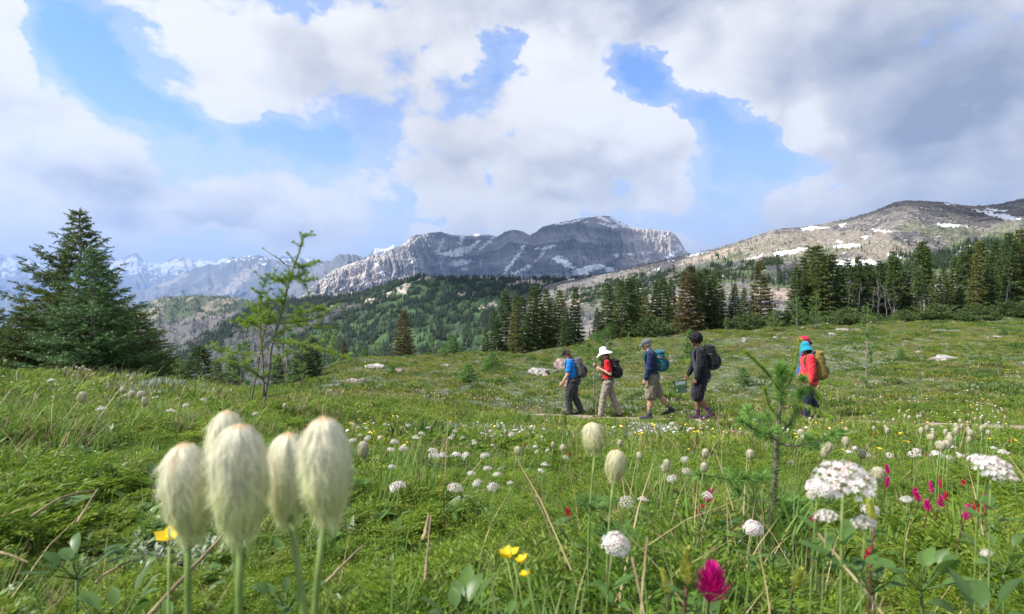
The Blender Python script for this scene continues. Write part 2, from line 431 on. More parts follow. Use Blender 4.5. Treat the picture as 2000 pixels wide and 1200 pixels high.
# ---------------------------------------------------------------- scatter for uncountable ground cover
def scatter(name, pts, protos, idx, rotz, tilt, scl, label, cat):
    me = bpy.data.meshes.new(name)
    n = len(pts); me.vertices.add(n); me.vertices.foreach_set('co', np.asarray(pts, np.float32).ravel())
    r = np.stack([RNG.normal(0, 1, n)*tilt, RNG.normal(0, 1, n)*tilt, rotz], -1).astype(np.float32)
    a = me.attributes.new('rotv', 'FLOAT_VECTOR', 'POINT'); a.data.foreach_set('vector', r.ravel())
    s_ = np.asarray(scl, np.float32)
    if s_.ndim == 1: s_ = np.repeat(s_[:, None], 3, 1)
    a = me.attributes.new('sclv', 'FLOAT_VECTOR', 'POINT'); a.data.foreach_set('vector', s_.ravel())
    a = me.attributes.new('pick', 'INT', 'POINT'); a.data.foreach_set('value', np.asarray(idx, np.int32))
    me.update()
    o = link(bpy.data.objects.new(name, me))
    c = bpy.data.collections.new(name+'_kinds')
    for k, po in enumerate(protos):
        q = bpy.data.objects.new('%s_kind_%02d' % (name, k), po); c.objects.link(q)
    g = bpy.data.node_groups.new(name, 'GeometryNodeTree')
    g.interface.new_socket('Geometry', in_out='INPUT', socket_type='NodeSocketGeometry')
    g.interface.new_socket('Geometry', in_out='OUTPUT', socket_type='NodeSocketGeometry')
    N = g.nodes; L = g.links
    gi = N.new('NodeGroupInput'); go = N.new('NodeGroupOutput')
    ci = N.new('GeometryNodeCollectionInfo'); ci.inputs[0].default_value = c; ci.inputs['Separate Children'].default_value = True; ci.inputs['Reset Children'].default_value = True
    iop = N.new('GeometryNodeInstanceOnPoints'); iop.inputs['Pick Instance'].default_value = True
    def na(nm, ty):
        q = N.new('GeometryNodeInputNamedAttribute'); q.data_type = ty; q.inputs[0].default_value = nm; return q.outputs[0]
    er = N.new('FunctionNodeEulerToRotation')
    L.new(na('rotv', 'FLOAT_VECTOR'), er.inputs[0]); L.new(er.outputs[0], iop.inputs['Rotation'])
    L.new(na('sclv', 'FLOAT_VECTOR'), iop.inputs['Scale']); L.new(na('pick', 'INT'), iop.inputs['Instance Index'])
    L.new(gi.outputs[0], iop.inputs['Points']); L.new(ci.outputs[0], iop.inputs['Instance']); L.new(iop.outputs[0], go.inputs[0])
    md = o.modifiers.new('scatter', 'NODES'); md.node_group = g
    tag(o, label, cat, kind='stuff')
    return o
# ---------------------------------------------------------------- far terrain
def pxU(px): return (np.asarray(px, float)-1000)/F
def pyV(py): return (600-np.asarray(py, float))/F
def rng_terrain(name, px0, px1, nu, nt, crest, Yb, zb_py, Yc, prof, disp, attrs, material, tback=.35, label=None, jag=0.0, jf=60, seed=0, extra=None):
    """one range of hills as a real slope: from its foot at distance Yb up to its crest at Yc and down behind"""
    px = np.linspace(px0, px1, nu); u = pxU(px)
    cx = np.array([c[0] for c in crest], float); cy = np.array([c[1] for c in crest], float)
    vc = pyV(np.interp(px, cx, cy))+jag*fbm(px/jf, px*0, 5, seed+5, .6)
    yb = Yb(px)*np.ones(nu); yc = Yc(px)*np.ones(nu); zb = pyV(zb_py(px))*yb
    zc = vc*yc
    t = np.concatenate([np.linspace(0, 1, nt), 1+np.linspace(0, 1, nt//6+2)[1:]**1.5*tback])
    T, U = np.meshgrid(t, u, indexing='ij'); PX = np.meshgrid(t, px, indexing='ij')[1]
    Y = yb[None]+(yc-yb)[None]*T
    tt = np.clip(T, 0, 1)
    pf = prof(tt, PX)
    Z = zb[None]+(zc-zb)[None]*pf
    over = np.clip(T-1, 0, None)
    Z = Z-over*(yc-yb)[None]*.55-over**2*(yc-yb)[None]
    dY, dZ = disp(T, PX, Y, Z)
    Y = Y+dY; Z = Z+dZ
    # the sky line keeps its measured height
    V = (Z/Y)[:nt]; top = V.max(0); k = np.ones(9)/9
    corr = vc-top; corr = np.convolve(np.pad(corr, 4, mode='edge'), k, mode='valid')
    Z = Z+corr[None]*Y*sstep(T, .1, .95)
    X = U*Y
    P = np.stack([X, Y, Z], -1)
    A = attrs(T, PX, P)
    n_t, n_u = T.shape
    i = np.arange(n_t-1)[:, None]*n_u; j = np.arange(n_u-1)[None]
    Fq = np.stack([i+j, i+j+1, i+n_u+j+1, i+n_u+j], -1).reshape(-1, 4)
    mb = MB(); mb.add(P.reshape(-1, 3), Fq, 0, A.reshape(-1, 3))
    o = mb.build(name, material, colors=True)
    tag(o, label, kind='structure')
    return o, P, T, PX
def slope_of(P):
    dx = np.gradient(P, axis=1); dt = np.gradient(P, axis=0)
    n = np.cross(dx, dt); n /= np.linalg.norm(n, axis=-1, keepdims=True)+1e-9
    return np.abs(n[..., 2])
def proj(P): return P[..., 0]/P[..., 1]*F+1000, 600-P[..., 2]/P[..., 1]*F
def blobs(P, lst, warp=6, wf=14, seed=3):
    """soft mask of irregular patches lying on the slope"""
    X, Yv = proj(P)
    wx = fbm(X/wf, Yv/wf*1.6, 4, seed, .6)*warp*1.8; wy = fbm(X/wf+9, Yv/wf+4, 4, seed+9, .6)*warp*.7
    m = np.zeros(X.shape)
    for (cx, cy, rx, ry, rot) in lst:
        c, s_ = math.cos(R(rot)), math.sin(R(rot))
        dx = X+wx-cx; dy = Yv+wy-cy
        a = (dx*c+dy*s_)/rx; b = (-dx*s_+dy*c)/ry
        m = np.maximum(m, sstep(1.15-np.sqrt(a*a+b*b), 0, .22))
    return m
def lerp3(a, b, f): return np.asarray(a)*(1-f[..., None])+np.asarray(b)*f[..., None]
def rock_mat(name, bump=.5, scale=.02, rough=.9, dist=8, snow=True):
    m, t, p = new_mat(name)
    a = t.node('ShaderNodeAttribute'); a.attribute_name = 'tint'
    geo = t.node('ShaderNodeNewGeometry'); pos = geo.outputs['Position']
    n = t.noise(pos, scale, 8, .65)
    c = t.v('SCALE', a.outputs[0], t.ss(n, .2, .8, .72, 1.28))
    t.put(p.inputs['Base Color'], c); p.inputs['Roughness'].default_value = rough; p.inputs['Specular IOR Level'].default_value = .15
    b = t.node('ShaderNodeBump'); b.inputs['Strength'].default_value = bump; b.inputs['Distance'].default_value = dist
    t.l.new(t.noise(pos, scale*1.6, 7, .7), b.inputs['Height']); t.l.new(b.outputs[0], p.inputs['Normal'])
    return m
SNOW = (.78, .80, .84)
# --- farthest ranges, 26 km off
def far_range(name, crest, px0, px1, Y, seed, snowline, amp=.5, base=640, rockc=(.10, .115, .14), label=None, nu=560, lit=None):
    def prof(t, PX): return t**1.15
    def disp(T, PX, Yy, Z):
        tt = np.clip(T, 0, 1.3)
        xx = PX/55
        r = ridged(xx+1.2*fbm(xx*.6, T*2, 3, seed+2)+T*1.5, T*2.2, 5, seed, .5)
        r2 = ridged(PX/22+T*2+fbm(PX/40, T*3, 2, seed+4), T*5.0, 4, seed+7, .5)
        dz = (r-.55)*amp*Y*.035*(tt*(1.08-tt)*2.4)+(r2-.5)*amp*Y*.006*tt
        return (r-.5)*-Y*.03*np.clip(1-tt, 0, 1), dz
    def attrs(T, PX, P):
        n = fbm(PX/12, T*14, 4, seed+20)
        n4 = ridged(PX/9+T*6, T*30, 4, seed+44)
        s = sstep(P[..., 2]/P[..., 1]*F+n*22+(n4-.55)*34, snowline-3, snowline+3)*sstep(slope_of(P), .25, .5)*.9
        if Y > 25000: s = s*.65*sstep(97-P[..., 2]/P[..., 1]*F+n*10, 0, 8)
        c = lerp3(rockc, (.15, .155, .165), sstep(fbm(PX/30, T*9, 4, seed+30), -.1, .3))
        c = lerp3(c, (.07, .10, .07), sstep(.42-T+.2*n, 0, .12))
        if lit is not None: c = lerp3(c, (.27, .25, .24), blobs(P, lit, 6, 14, seed))  # sunlit streaks put into the rock colour
        return lerp3(c, SNOW, s)
    return rng_terrain(name, px0, px1, nu, 170, crest, lambda p: Y*.72, lambda p: base+0*p, lambda p: Y*(1+.04*np.sin(p/130)), prof, disp, attrs, rock_mat(name+'_rock', .5, .0012, dist=40), label=label, jag=.0035, jf=26, seed=seed, tback=.2)
far_range('mountain_range', [(-700, 540), (-300, 500), (-100, 515), (0, 497), (22, 498), (42, 496), (75, 512), (110, 520), (150, 528), (215, 518), (240, 503), (265, 496), (290, 512), (310, 519), (345, 499), (372, 505), (384, 512), (392, 505), (410, 513), (432, 506), (450, 499), (470, 508), (520, 505), (560, 502), (640, 508), (690, 505), (760, 510), (900, 520), (1100, 520), (1400, 530), (2400, 520)], -700, 2400, 30000, 3, 72, label='distant pale blue mountain range with snowfields on the skyline', nu=1300)
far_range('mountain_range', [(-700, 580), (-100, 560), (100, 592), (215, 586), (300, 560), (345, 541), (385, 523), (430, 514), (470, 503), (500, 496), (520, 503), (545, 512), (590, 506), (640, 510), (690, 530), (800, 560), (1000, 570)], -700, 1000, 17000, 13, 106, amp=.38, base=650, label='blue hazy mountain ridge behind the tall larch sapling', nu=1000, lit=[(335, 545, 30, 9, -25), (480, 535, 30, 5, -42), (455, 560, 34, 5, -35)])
far_range('mountain_peak', [(560, 560), (600, 535), (640, 512), (655, 500), (680, 495), (700, 500), (720, 506), (760, 520), (850, 560)], 560, 850, 10500, 21, 400, amp=.7, base=640, rockc=(.12, .13, .14), label='dark rounded shaded peak left of the banded cliffs', nu=300)
far_range('mountain_peak', [(690, 520), (715, 498), (735, 486), (770, 483), (800, 500), (850, 520)], 690, 850, 19000, 25, 104, amp=.5, base=640, label='pale snow streaked summit poking up behind the banded cliffs', nu=160)
# --- the banded massif, 7-9 km
M1C = [(560, 600), (590, 578), (620, 552), (650, 528), (672, 520), (690, 513), (712, 508), (728, 496), (742, 499), (762, 488), (785, 478), (795, 472), (800, 464), (815, 459), (830, 457), (845, 454), (858, 453), (872, 456), (890, 460), (915, 461), (935, 457), (955, 459), (970, 463), (985, 454), (1000, 449), (1010, 449), (1022, 453), (1035, 460), (1045, 455), (1060, 443), (1080, 438), (1100, 434), (1118, 430), (1135, 426), (1150, 425), (1170, 423), (1180, 421), (1192, 423), (1200, 428), (1220, 437), (1235, 445), (1260, 447), (1290, 450), (1310, 453), (1320, 460), (1330, 474), (1338, 488), (1350, 500), (1380, 520), (1450, 560)]
def m1_prof(t, PX):
    # scree foot, banded lower cliffs, upright upper wall
    a = .30*sstep(t, 0, .55)+.22*sstep(t, .5, .72)+.48*sstep(t, .66, .98)
    led = .018*np.sin(t*60+fbm(PX/80, t*2, 3, 77)*3)
    return a+led*np.clip(t*(1-t)*4, 0, 1)
def m1_yc(px):
    return np.interp(px, [560, 700, 800, 930, 975, 1000, 1040, 1100, 1200, 1320, 1450], [6900, 7300, 7900, 8900, 8300, 7500, 7800, 7500, 7900, 8400, 8900])
def m1_disp(T, PX, Y, Z):
    tt = np.clip(T, 0, 1)
    left = sstep(PX, 960, 860)
    w = PX+22*fbm(PX/90, T*1.6, 3, 31)+10*T
    flute = ridged(w/(20+9*(1-left)), T*1.1, 4, 32, .55)
    big = ridged(w/85, T*.8, 3, 35)
    spur = sstep(PX, 800, 720)
    mid = tt*(1-tt)*4
    dY = -(flute-.5)*(210*left+80)*np.clip(mid+.25, 0, 1)-(big-.5)*520*np.clip(mid, 0, 1)*(1-.3*left)
    dY = dY-(ridged(w/13+T*5, T*4, 4, 38, .6)-.5)*230*spur*mid
    dY = dY-fbm(PX/7, T*24, 4, 41, .6)*42*np.clip(mid+.1, 0, 1)
    # cirque with the big snowfield
    dY = dY+430*np.exp(-((PX-925)/38)**2)*sstep(tt, .3, .7)
    dZ = 16*np.sin(Z/42+fbm(PX/120, T*2, 2, 44)*2)*mid
    return dY, dZ
M1SNOW = [(903, 489, 24, 6, -12), (925, 480, 20, 4, -38), (903, 466, 4, 14, 18), (880, 497, 24, 4, 5), (900, 513, 22, 5, -8), (890, 515, 12, 5, 0), (906, 526, 8, 3, -5), (940, 459, 14, 3, 0), (955, 456, 18, 2.5, 0), (860, 480, 2, 16, 25), (948, 478, 22, 2, -42),
  (1005, 508, 2.6, 26, 35), (990, 525, 2.2, 14, 22), (1022, 483, 2.4, 10, 32), (1015, 530, 16, 3, -18), (1030, 521, 5, 4, 0), (1040, 518, 16, 1.6, -50), (1060, 495, 24, 1.5, -50), (1078, 482, 6, 2.4, -35), (1063, 486, 4, 4, 0), (1050, 485, 2.5, 3, 0),
  (1098, 511, 16, 6, 30), (1090, 507, 10, 6, 25), (1110, 516, 14, 4, 42), (1140, 528, 22, 6, -12), (1133, 533, 18, 4, 0), (1165, 521, 14, 5, 0), (1192, 527, 12, 4, 8), (1204, 500, 4, 4, 0), (1219, 498, 2, 3, 0), (1232, 497, 5, 3, 0), (1262, 494, 14, 1.6, -5), (1265, 509, 8, 2, -35), (1162, 511, 2, 2, 0),
  (1185, 440, 18, 3, 14), (1200, 443, 8, 3, 10), (1180, 428, 14, 4, 25), (1205, 434, 16, 3.5, 35), (1222, 441, 10, 3, 35), (1125, 432, 12, 2, -20), (1143, 434, 6, 1.5, 0), (1100, 436, 14, 1.4, -12), (1330, 486, 14, 2, 35), (1312, 497, 14, 3, -30), (1300, 459, 6, 1.5, -25), (740, 522, 10, 2, 50), (745, 530, 4, 8, -20), (790, 509, 2.5, 3, 0), (805, 513, 5, 2, 40), (722, 563, 10, 2, 40), (712, 521, 8, 2, 35)]
def m1_attrs(T, PX, P):
    Z = P[..., 2]; sl = slope_of(P)
    n = fbm(PX/25, Z/260, 5, 51)
    band = sstep(np.sin(Z/44+n*.9)+.4*np.sin(Z/19+1), -.5, .7)
    band2 = .5+.5*np.sin(Z/12.0+n*2)
    c = lerp3((.115, .13, .16), (.34, .33, .335), np.clip(band*.65+.30*band2+.3*n, 0, 1))*.85
    c = lerp3(c, (.52, .45, .39), sstep(PX, 1190, 1250)*.55)
    c = lerp3(c, (.46, .40, .34), sstep(PX, 860, 800)*sstep(PX, 640, 740)*(.35+.3*n))
    scree = sstep(PX, 770, 730)
    c = lerp3(c, (.52, .455, .39), scree*(.75+.3*n))
    c = lerp3(c, (.38, .35, .32), sstep(.33-T+.2*n, 0, .1)*sstep(PX, 860, 740)*.8)
    c = lerp3(c, (.10, .15, .08), sstep(fbm(PX/22, Z/24, 3, 55)+.3*sl, .20, .36)*sstep(PX, 720, 800)*sstep(PX, 985, 930)*sstep(.55-T, 0, .15)*.65)
    c = lerp3(c, (.09, .14, .08), sstep(fbm(PX/16, Z/70, 3, 56), .0, .2)*sstep(PX, 680, 620)*.6)
    c = lerp3(c, (.42, .26, .22), sstep(PX, 1150, 1165)*sstep(PX, 1215, 1195)*sstep(T, .86, .93)*.7)
    return lerp3(c, SNOW, blobs(P, M1SNOW, 3.2, 7, 61))
rng_terrain('mountain', 555, 1460, 1500, 420, M1C, lambda p: m1_yc(p)*.80, lambda p: 608+0*p, m1_yc, m1_prof, m1_disp, m1_attrs, rock_mat('banded_rock', .4, .005, dist=14), label='broad banded grey mountain with cliffs, gullies and snow patches', jag=.0010, jf=9, seed=70, tback=.25)
# --- low forested knoll in the valley, 3 km
def h0_attr(T, PX, P):
    n = fbm(P[..., 0]/180, P[..., 1]/180, 5, 81); n2 = fbm(P[..., 0]/40, P[..., 1]/40, 4, 83)
    c = lerp3((.065, .085, .045), (.20, .18, .14), sstep(n+.5*n2, .0, .45))
    purple = blobs(P, [(330, 650, 90, 22, -8), (400, 640, 90, 16, -20)], 8, 20, 84)
    return lerp3(c, (.13, .115, .12), purple*.7)
_, H0P, H0T, H0PX = rng_terrain('hill', -300, 760, 600, 260, [(-300, 760), (60, 650), (200, 618), (260, 602), (290, 591), (310, 583), (340, 579), (380, 577), (430, 578), (470, 582), (500, 588), (560, 600), (760, 620)], lambda p: 1900, lambda p: 800+0*p, lambda p: 3000+0*p, lambda t, p: t**.9,
    lambda T, p, Y, Z: (0*T, 26*fbm(p/60, T*5, 4, 85)+9*ridged(p/18, T*12, 3, 86)), h0_attr, rock_mat('knoll_ground', .5, .03, dist=4), label='low tan and green wooded knoll in the valley below the far blue ridge', jag=.0006, jf=14, seed=80, tback=.5)
# --- forested ridge, 0.7 - 1.5 km
H1C = [(60, 900), (200, 770), (300, 712), (340, 686), (380, 662), (430, 633), (470, 612), (500, 599), (540, 590), (575, 585), (600, 583), (640, 579), (700, 573), (740, 561), (770, 549), (800, 544), (825, 539), (860, 541), (880, 543), (930, 540), (980, 541), (1020, 546), (1060, 543), (1100, 546), (1160, 543), (1250, 545), (1400, 555), (1700, 570), (2300, 570)]
def h1_masks(P, T, PX):
    n = fbm(P[..., 0]/95, P[..., 1]/150, 4, 91); n2 = fbm(P[..., 0]/30, P[..., 1]/45, 4, 92)
    X, Yv = proj(P)
    burn = sstep(X, 600, 500)*sstep(Yv+.0*X, 600, 618)*.75
    burn = np.maximum(burn, blobs(P, [(560, 640, 90, 12, -14), (500, 690, 120, 18, 0), (640, 612, 60, 6, -15)], 14, 30, 93))
    dark = blobs(P, [(420, 660, 120, 11, -33), (500, 612, 70, 12, -30), (600, 594, 90, 8, -5)], 7, 22, 94)
    rock = blobs(P, [(790, 565, 16, 7, -25), (760, 572, 10, 5, -20), (830, 545, 14, 4, 0), (905, 575, 12, 3, -10), (925, 572, 6, 4, 0), (950, 600, 18, 4, -10), (965, 592, 14, 3, 0), (725, 588, 12, 4, -10), (680, 600, 9, 3, 0), (680, 603, 8, 4, -30), (640, 598, 8, 4, -30), (910, 540, 20, 3, 0), (960, 541, 26, 3, 0), (1035, 552, 30, 4, 4), (1080, 565, 36, 4, 8), (1000, 556, 20, 3, 0), (1000, 580, 9, 3, 0), (1110, 590, 20, 6, 0)], 6, 12, 95)
    meadow = sstep(n*1.0+.5*n2+.0012*(X-800), .02, .22)*(1-burn)
    return burn*(1-dark), dark, rock, meadow
def h1_attr(T, PX, P):
    burn, dark, rock, mead = h1_masks(P, T, PX)
    n3 = fbm(P[..., 0]/9, P[..., 1]/14, 4, 97)
    c = lerp3((.034, .060, .026), (.050, .092, .032), mead)
    c = lerp3(c, (.070, .064, .074), np.clip(burn*(.85+.3*n3), 0, 1))
    c = lerp3(c, (.15, .14, .14), burn*sstep(n3, .25, .55)*.5)
    c = lerp3(c, (.028, .042, .026), dark)
    return lerp3(c, (.42, .36, .31), rock*sstep(n3, -.5, .1))
_, H1P, H1T, H1PX = rng_terrain('hill', 60, 2300, 1000, 300, H1C, lambda p: np.interp(p, [200, 700, 1100, 2300], [760, 560, 420, 300]), lambda p: np.interp(p, [60, 330, 700, 1000, 2300], [980, 870, 790, 760, 720]), lambda p: np.interp(p, [200, 600, 1000, 2300], [1100, 1450, 1350, 1250]), lambda t, p: t**.92,
    lambda T, p, Y, Z: (0*T, 10*fbm(p/110, T*3.5, 4, 99)*np.clip(T*(1-T)*4, 0, 1)+3.0*fbm(p/25, T*11, 3, 98)*sstep(1-T, 0, .1)), h1_attr, rock_mat('ridge_ground', .5, .12, dist=1.2), label='long green forested ridge with burnt purple slope and rocky clearings', jag=.0007, jf=12, seed=90, tback=.5)
# --- bare grey mountainside on the right
M2C = [(900, 680), (1000, 600), (1060, 560), (1110, 546), (1150, 541), (1200, 531), (1250, 518), (1300, 508), (1340, 499), (1400, 486), (1450, 470), (1480, 459), (1500, 452), (1520, 447), (1560, 444), (1600, 439), (1650, 429), (1700, 415), (1725, 405), (1745, 396), (1765, 392), (1800, 392), (1840, 395), (1880, 401), (1910, 403), (1950, 399), (1975, 393), (2000, 387), (2100, 360), (2250, 330), (2600, 300)]
def m2_disp(T, p, Y, Z):
    mid = np.clip(T*(1-T)*4, 0, 1)
    bench = 7*fbm(p/170, T*5, 4, 101)
    steps = 2.6*ridged(p/55+T*2, T*13, 5, 102, .6)
    r = 1.3*ridged(p/12, T*42, 4, 103, .65)
    return 0*T, (bench+steps)*mid+r*np.clip(mid+.25, 0, 1)
M2SNOW = [(1360, 496, 22, 3.2, -18), (1400, 514, 0.1, 0.1, 0), (1540, 493, 34, 4, -8), (1585, 446, 20, 3, -5), (1607, 445, 12, 1.5, 0), (1646, 440, 6, 3, -12), (1722, 451, 20, 2, 6), (1655, 481, 26, 5, -5), (1640, 473, 7, 3, 0), (1690, 465, 6, 3.5, -15), (1675, 514, 44, 9, 0), (1600, 500, 0.1, 0.1, 0), (1750, 500, 20, 4, 8), (1475, 503, 22, 2, -14), (1560, 487, 16, 3, -10),
  (1862, 441, 30, 3.6, 4), (1925, 415, 30, 2.6, 12), (1960, 423, 36, 6, 10), (1945, 411, 22, 3, 4), (1885, 487, 16, 4, -4), (1896, 481, 8, 4, 0), (1855, 399, 10, 1.6, 4), (1110, 545, 18, 3.6, -10), (1283, 527, 8, 2.4, -8), (1310, 509, 8, 1.2, 0), (1830, 560, 5, 8, 0)]
M2SNOW = [(a, b, c*.9, d*.72, e) for (a, b, c, d, e) in M2SNOW]
def m2_attr(T, p, P):
    n = fbm(P[..., 0]/38, P[..., 1]/60, 5, 111); n2 = fbm(P[..., 0]/6, P[..., 1]/9, 4, 112); n3 = fbm(P[..., 0]/90, P[..., 1]/90, 3, 113)
    c = lerp3((.085, .085, .09), (.175, .163, .152), sstep(n+.5*n2, -.35, .35))
    c = lerp3(c, (.25, .22, .175), blobs(P, [(1500, 480, 130, 22, -10), (1620, 478, 110, 18, -6), (1720, 490, 80, 20, 0), (1330, 540, 60, 8, -15)], 14, 30, 114)*.75)  # warm sunlit patches painted into the slope's colour
    c = lerp3(c, (.13, .15, .075), sstep(n3+.4*n, .05, .3)*.5*sstep(.75-T, 0, .3))
    X, Yv = proj(P)
    veg = blobs(P, [(1250, 560, 120, 22, -12), (1370, 540, 90, 20, -6), (1480, 520, 50, 12, -16), (1430, 505, 26, 5, -12), (1520, 545, 70, 16, 0), (1800, 520, 110, 26, -12), (1920, 480, 70, 16, -14), (1700, 535, 60, 14, 0), (1960, 505, 60, 20, 0), (1180, 575, 80, 16, 0)], 12, 20, 115)*sstep(n2+n*.6, -.25, .1)
    c = lerp3(c, (.06, .095, .035), veg*.9)
    c = lerp3(c, (.40, .31, .25), blobs(P, [(1540, 575, 70, 12, 0), (1330, 590, 60, 10, 0), (1390, 500, 60, 5, -14), (1130, 585, 24, 8, -20)], 8, 18, 116)*.7)
    c = c*(1+.35*n2[..., None])
    return lerp3(c, SNOW, blobs(P, M2SNOW, 3.6, 8, 117))
_, M2P, M2T, M2PX = rng_terrain('mountain', 900, 2600, 1150, 420, M2C, lambda p: np.interp(p, [1000, 1200, 2600], [260, 150, 120]), lambda p: np.interp(p, [900, 1000, 1100, 1300, 1500, 2600], [800, 740, 710, 700, 690, 680]), lambda p: np.interp(p, [1000, 1200, 1500, 2600], [1150, 1000, 800, 700]), lambda t, p: t**1.12,
    m2_disp, m2_attr, rock_mat('scree', .9, .35, dist=.9), label='bare grey brown mountainside with snow patches rising behind the firs', jag=.0006, jf=10, seed=100, tback=.4)
# --- valley floor out to the horizon
def valley():
    r = np.concatenate([np.linspace(250, 3000, 60), np.geomspace(3100, 60000, 60)]); a = np.linspace(-np.pi, np.pi, 181)
    Rr, Aa = np.meshgrid(r, a, indexing='ij'); X = Rr*np.sin(Aa); Y = Rr*np.cos(Aa)
    u = np.clip(X/np.maximum(np.abs(Y), 1), -2, 2)
    Z = -150-.085*np.clip(Rr-800, 0, 9000)+14*fbm(X/400, Y/400, 3, 120)
    Z = np.where(Y < 0, -60-.02*Rr, Z)
    n_t, n_u = Rr.shape
    i = np.arange(n_t-1)[:, None]*n_u; j = np.arange(n_u-1)[None]
    mb = MB(); mb.add(np.stack([X, Y, Z], -1).reshape(-1, 3), np.stack([i+j, i+n_u+j, i+n_u+j+1, i+j+1], -1).reshape(-1, 4))
    o = mb.build('valley_floor', mat('valley_floor', (.05, .075, .04), .9, (.12, .12, .09), scale=.002, coord='Object'))
    tag(o, 'dark forested valley floor far below', kind='structure')
valley()
# --- the meadow: one sheet from the camera's feet over the brow
def meadow():
    r = np.concatenate([[0.0], np.geomspace(.12, 255, 330)])
    af = np.linspace(-63, 63, 620); ab = np.linspace(63, 297, 120)[1:-1]
    a = np.radians(np.concatenate([af, ab])); na_ = len(a)
    Rr, Aa = np.meshgrid(r, a, indexing='ij'); X = Rr*np.sin(Aa); Y = Rr*np.cos(Aa)
    Yp = np.where(Y < 0, -Y*.4, Y)
    Z = ground_z(X, Yp)
    n_t = len(r)
    i = np.arange(n_t-1)[:, None]*na_; j = np.arange(na_)[None]; j2 = (j+1) % na_
    mb = MB(); mb.add(np.stack([X, Y, Z], -1).reshape(-1, 3), np.stack([i+j, i+na_+j, i+na_+j2, i+j2], -1).reshape(-1, 4))
    m, t, p = new_mat('meadow_ground')
    pos = t.node('ShaderNodeNewGeometry').outputs['Position']
    a_ = t.ss(t.noise(pos, .45, 5, .65), .35, .65); b_ = t.ss(t.noise(pos, 2.5, 5, .7), .35, .68); d_ = t.ss(t.noise(pos, 9, 5, .7), .45, .7)
    c = t.mix(a_, (.062, .088, .022), (.125, .125, .04)); c = t.mix(b_, c, (.05, .10, .022)); c = t.mix(t.m('MULTIPLY', d_, .6), c, (.14, .11, .07))
    t.put(p.inputs['Base Color'], c); p.inputs['Roughness'].default_value = .95; p.inputs['Specular IOR Level'].default_value = .1
    bp = t.node('ShaderNodeBump'); bp.inputs['Strength'].default_value = .8; bp.inputs['Distance'].default_value = .05
    t.l.new(t.noise(pos, 14, 6, .75), bp.inputs['Height']); t.l.new(bp.outputs[0], p.inputs['Normal'])
    o = mb.build('meadow_ground', m); tag(o, 'rolling alpine meadow ground', kind='structure')
meadow()
# --- air
def haze():
    mb = MB(); mb.box((0, 17000, 700), (90000, 52000, 5200))
    m = bpy.data.materials.new('haze'); m.use_nodes = True; t = NT(m.node_tree)
    t.n.remove(t.n['Principled BSDF'])
    pv = t.node('ShaderNodeVolumePrincipled'); pv.inputs['Color'].default_value = (.36, .56, 1.0, 1); pv.inputs['Density'].default_value = HAZE_D; pv.inputs['Anisotropy'].default_value = .2
    t.l.new(pv.outputs[0], t.n['Material Output'].inputs['Volume'])
    o = mb.build('haze', m); tag(o, 'pale blue mountain haze', kind='stuff')
HAZE_D = 3.9e-5
haze()

# --- high clouds above the frame whose shade lies on the mountains
def cloud(cx, cy, cz, rx, ry, rz, seed, label, target=None):
    """lumpy flat-bottomed cloud; target = the slope it shades, followed back up the sunbeam to height cz"""
    k = (cz-target[2])/sdir.z; cx = target[0]+sdir.x*k; cy = target[1]+sdir.y*k
    rg = np.random.default_rng(seed); mb = MB(); n = 90; m_ = 46
    th = np.linspace(0, np.pi, m_); a = np.linspace(0, 2*np.pi, n, endpoint=False); T_, A_ = np.meshgrid(th, a, indexing='ij')
    d = np.stack([np.sin(T_)*np.cos(A_), np.sin(T_)*np.sin(A_), np.cos(T_)], -1)
    rr = 1+.30*fbm(d[..., 0]*1.7+seed, d[..., 1]*1.7+d[..., 2], 4, seed)+.10*ridged(d[..., 0]*5, d[..., 1]*5+d[..., 2]*4, 3, seed)
    V = d*rr[..., None]*np.array([rx, ry, rz]); V[..., 2] = np.where(V[..., 2] < 0, V[..., 2]*.35, V[..., 2])
    i = np.arange(m_-1)[:, None]*n; j = np.arange(n)[None]; j2 = (j+1) % n
    mb.add(V.reshape(-1, 3), np.stack([i+j, i+n+j, i+n+j2, i+j2], -1).reshape(-1, 4))
    o = mb.build('clouds', mat('cloud_white', (.85, .86, .88), 1.0, spec=0)); o.location = (cx, cy, cz); tag(o, label, kind='stuff')
CLOUDS3D = [((470, 7700, 800), 4700, 1330, 1500, 260, 1, 'high cloud shading the dark middle of the banded mountain'), ((-1000, 8300, 900), 5200, 0, 0, 0, 0, ''), ((800, 640, 110), 3600, 380, 420, 120, 2, 'high cloud shading the right half of the bare mountainside'), ((130, 1250, 40), 3700, 260, 420, 120, 3, 'high cloud shading the wooded ridge'), ((-9000, 18500, 800), 6800, 0, 0, 0, 4, '')]
for (tg, cz, rx, ry, rz, sd, lb) in CLOUDS3D:
    if rx: cloud(0, 0, cz, rx, ry, rz, sd, lb, tg)
# ---------------------------------------------------------------- foliage pieces
def sprig(n=14, L=1.0, w=.05, spread=.32, seed=0, flat=.6, tri=True):
    """a twig along +Z clothed in needles; unit length"""
    rg = np.random.default_rng(seed); V = []; Fc = []
    for i in range(n):
        z = (i+.5)/n*L*.92
        a = rg.uniform(0, 2*np.pi)
        d = np.array([math.cos(a), math.sin(a)*flat, .75+rg.uniform(-.1, .3)]); d /= np.linalg.norm(d)
        ln = spread*(1.0-.35*z)*rg.uniform(.8, 1.15)
        s = np.cross(d, rg.normal(size=3)); s = s/np.linalg.norm(s)*w/2
        b = np.array([0, 0, z]); k = len(V)
        V += [b-s, b+s, b+d*ln]; Fc.append([k, k+1, k+2])
    return np.array(V), np.array(Fc)
def kite(L=1, w=.3, seed=0):
    V = np.array([[0, 0, 0], [w/2, 0, .45], [0, .05, 1.0], [-w/2, 0, .45]])*L
    return V, np.array([[0, 1, 2, 3]])
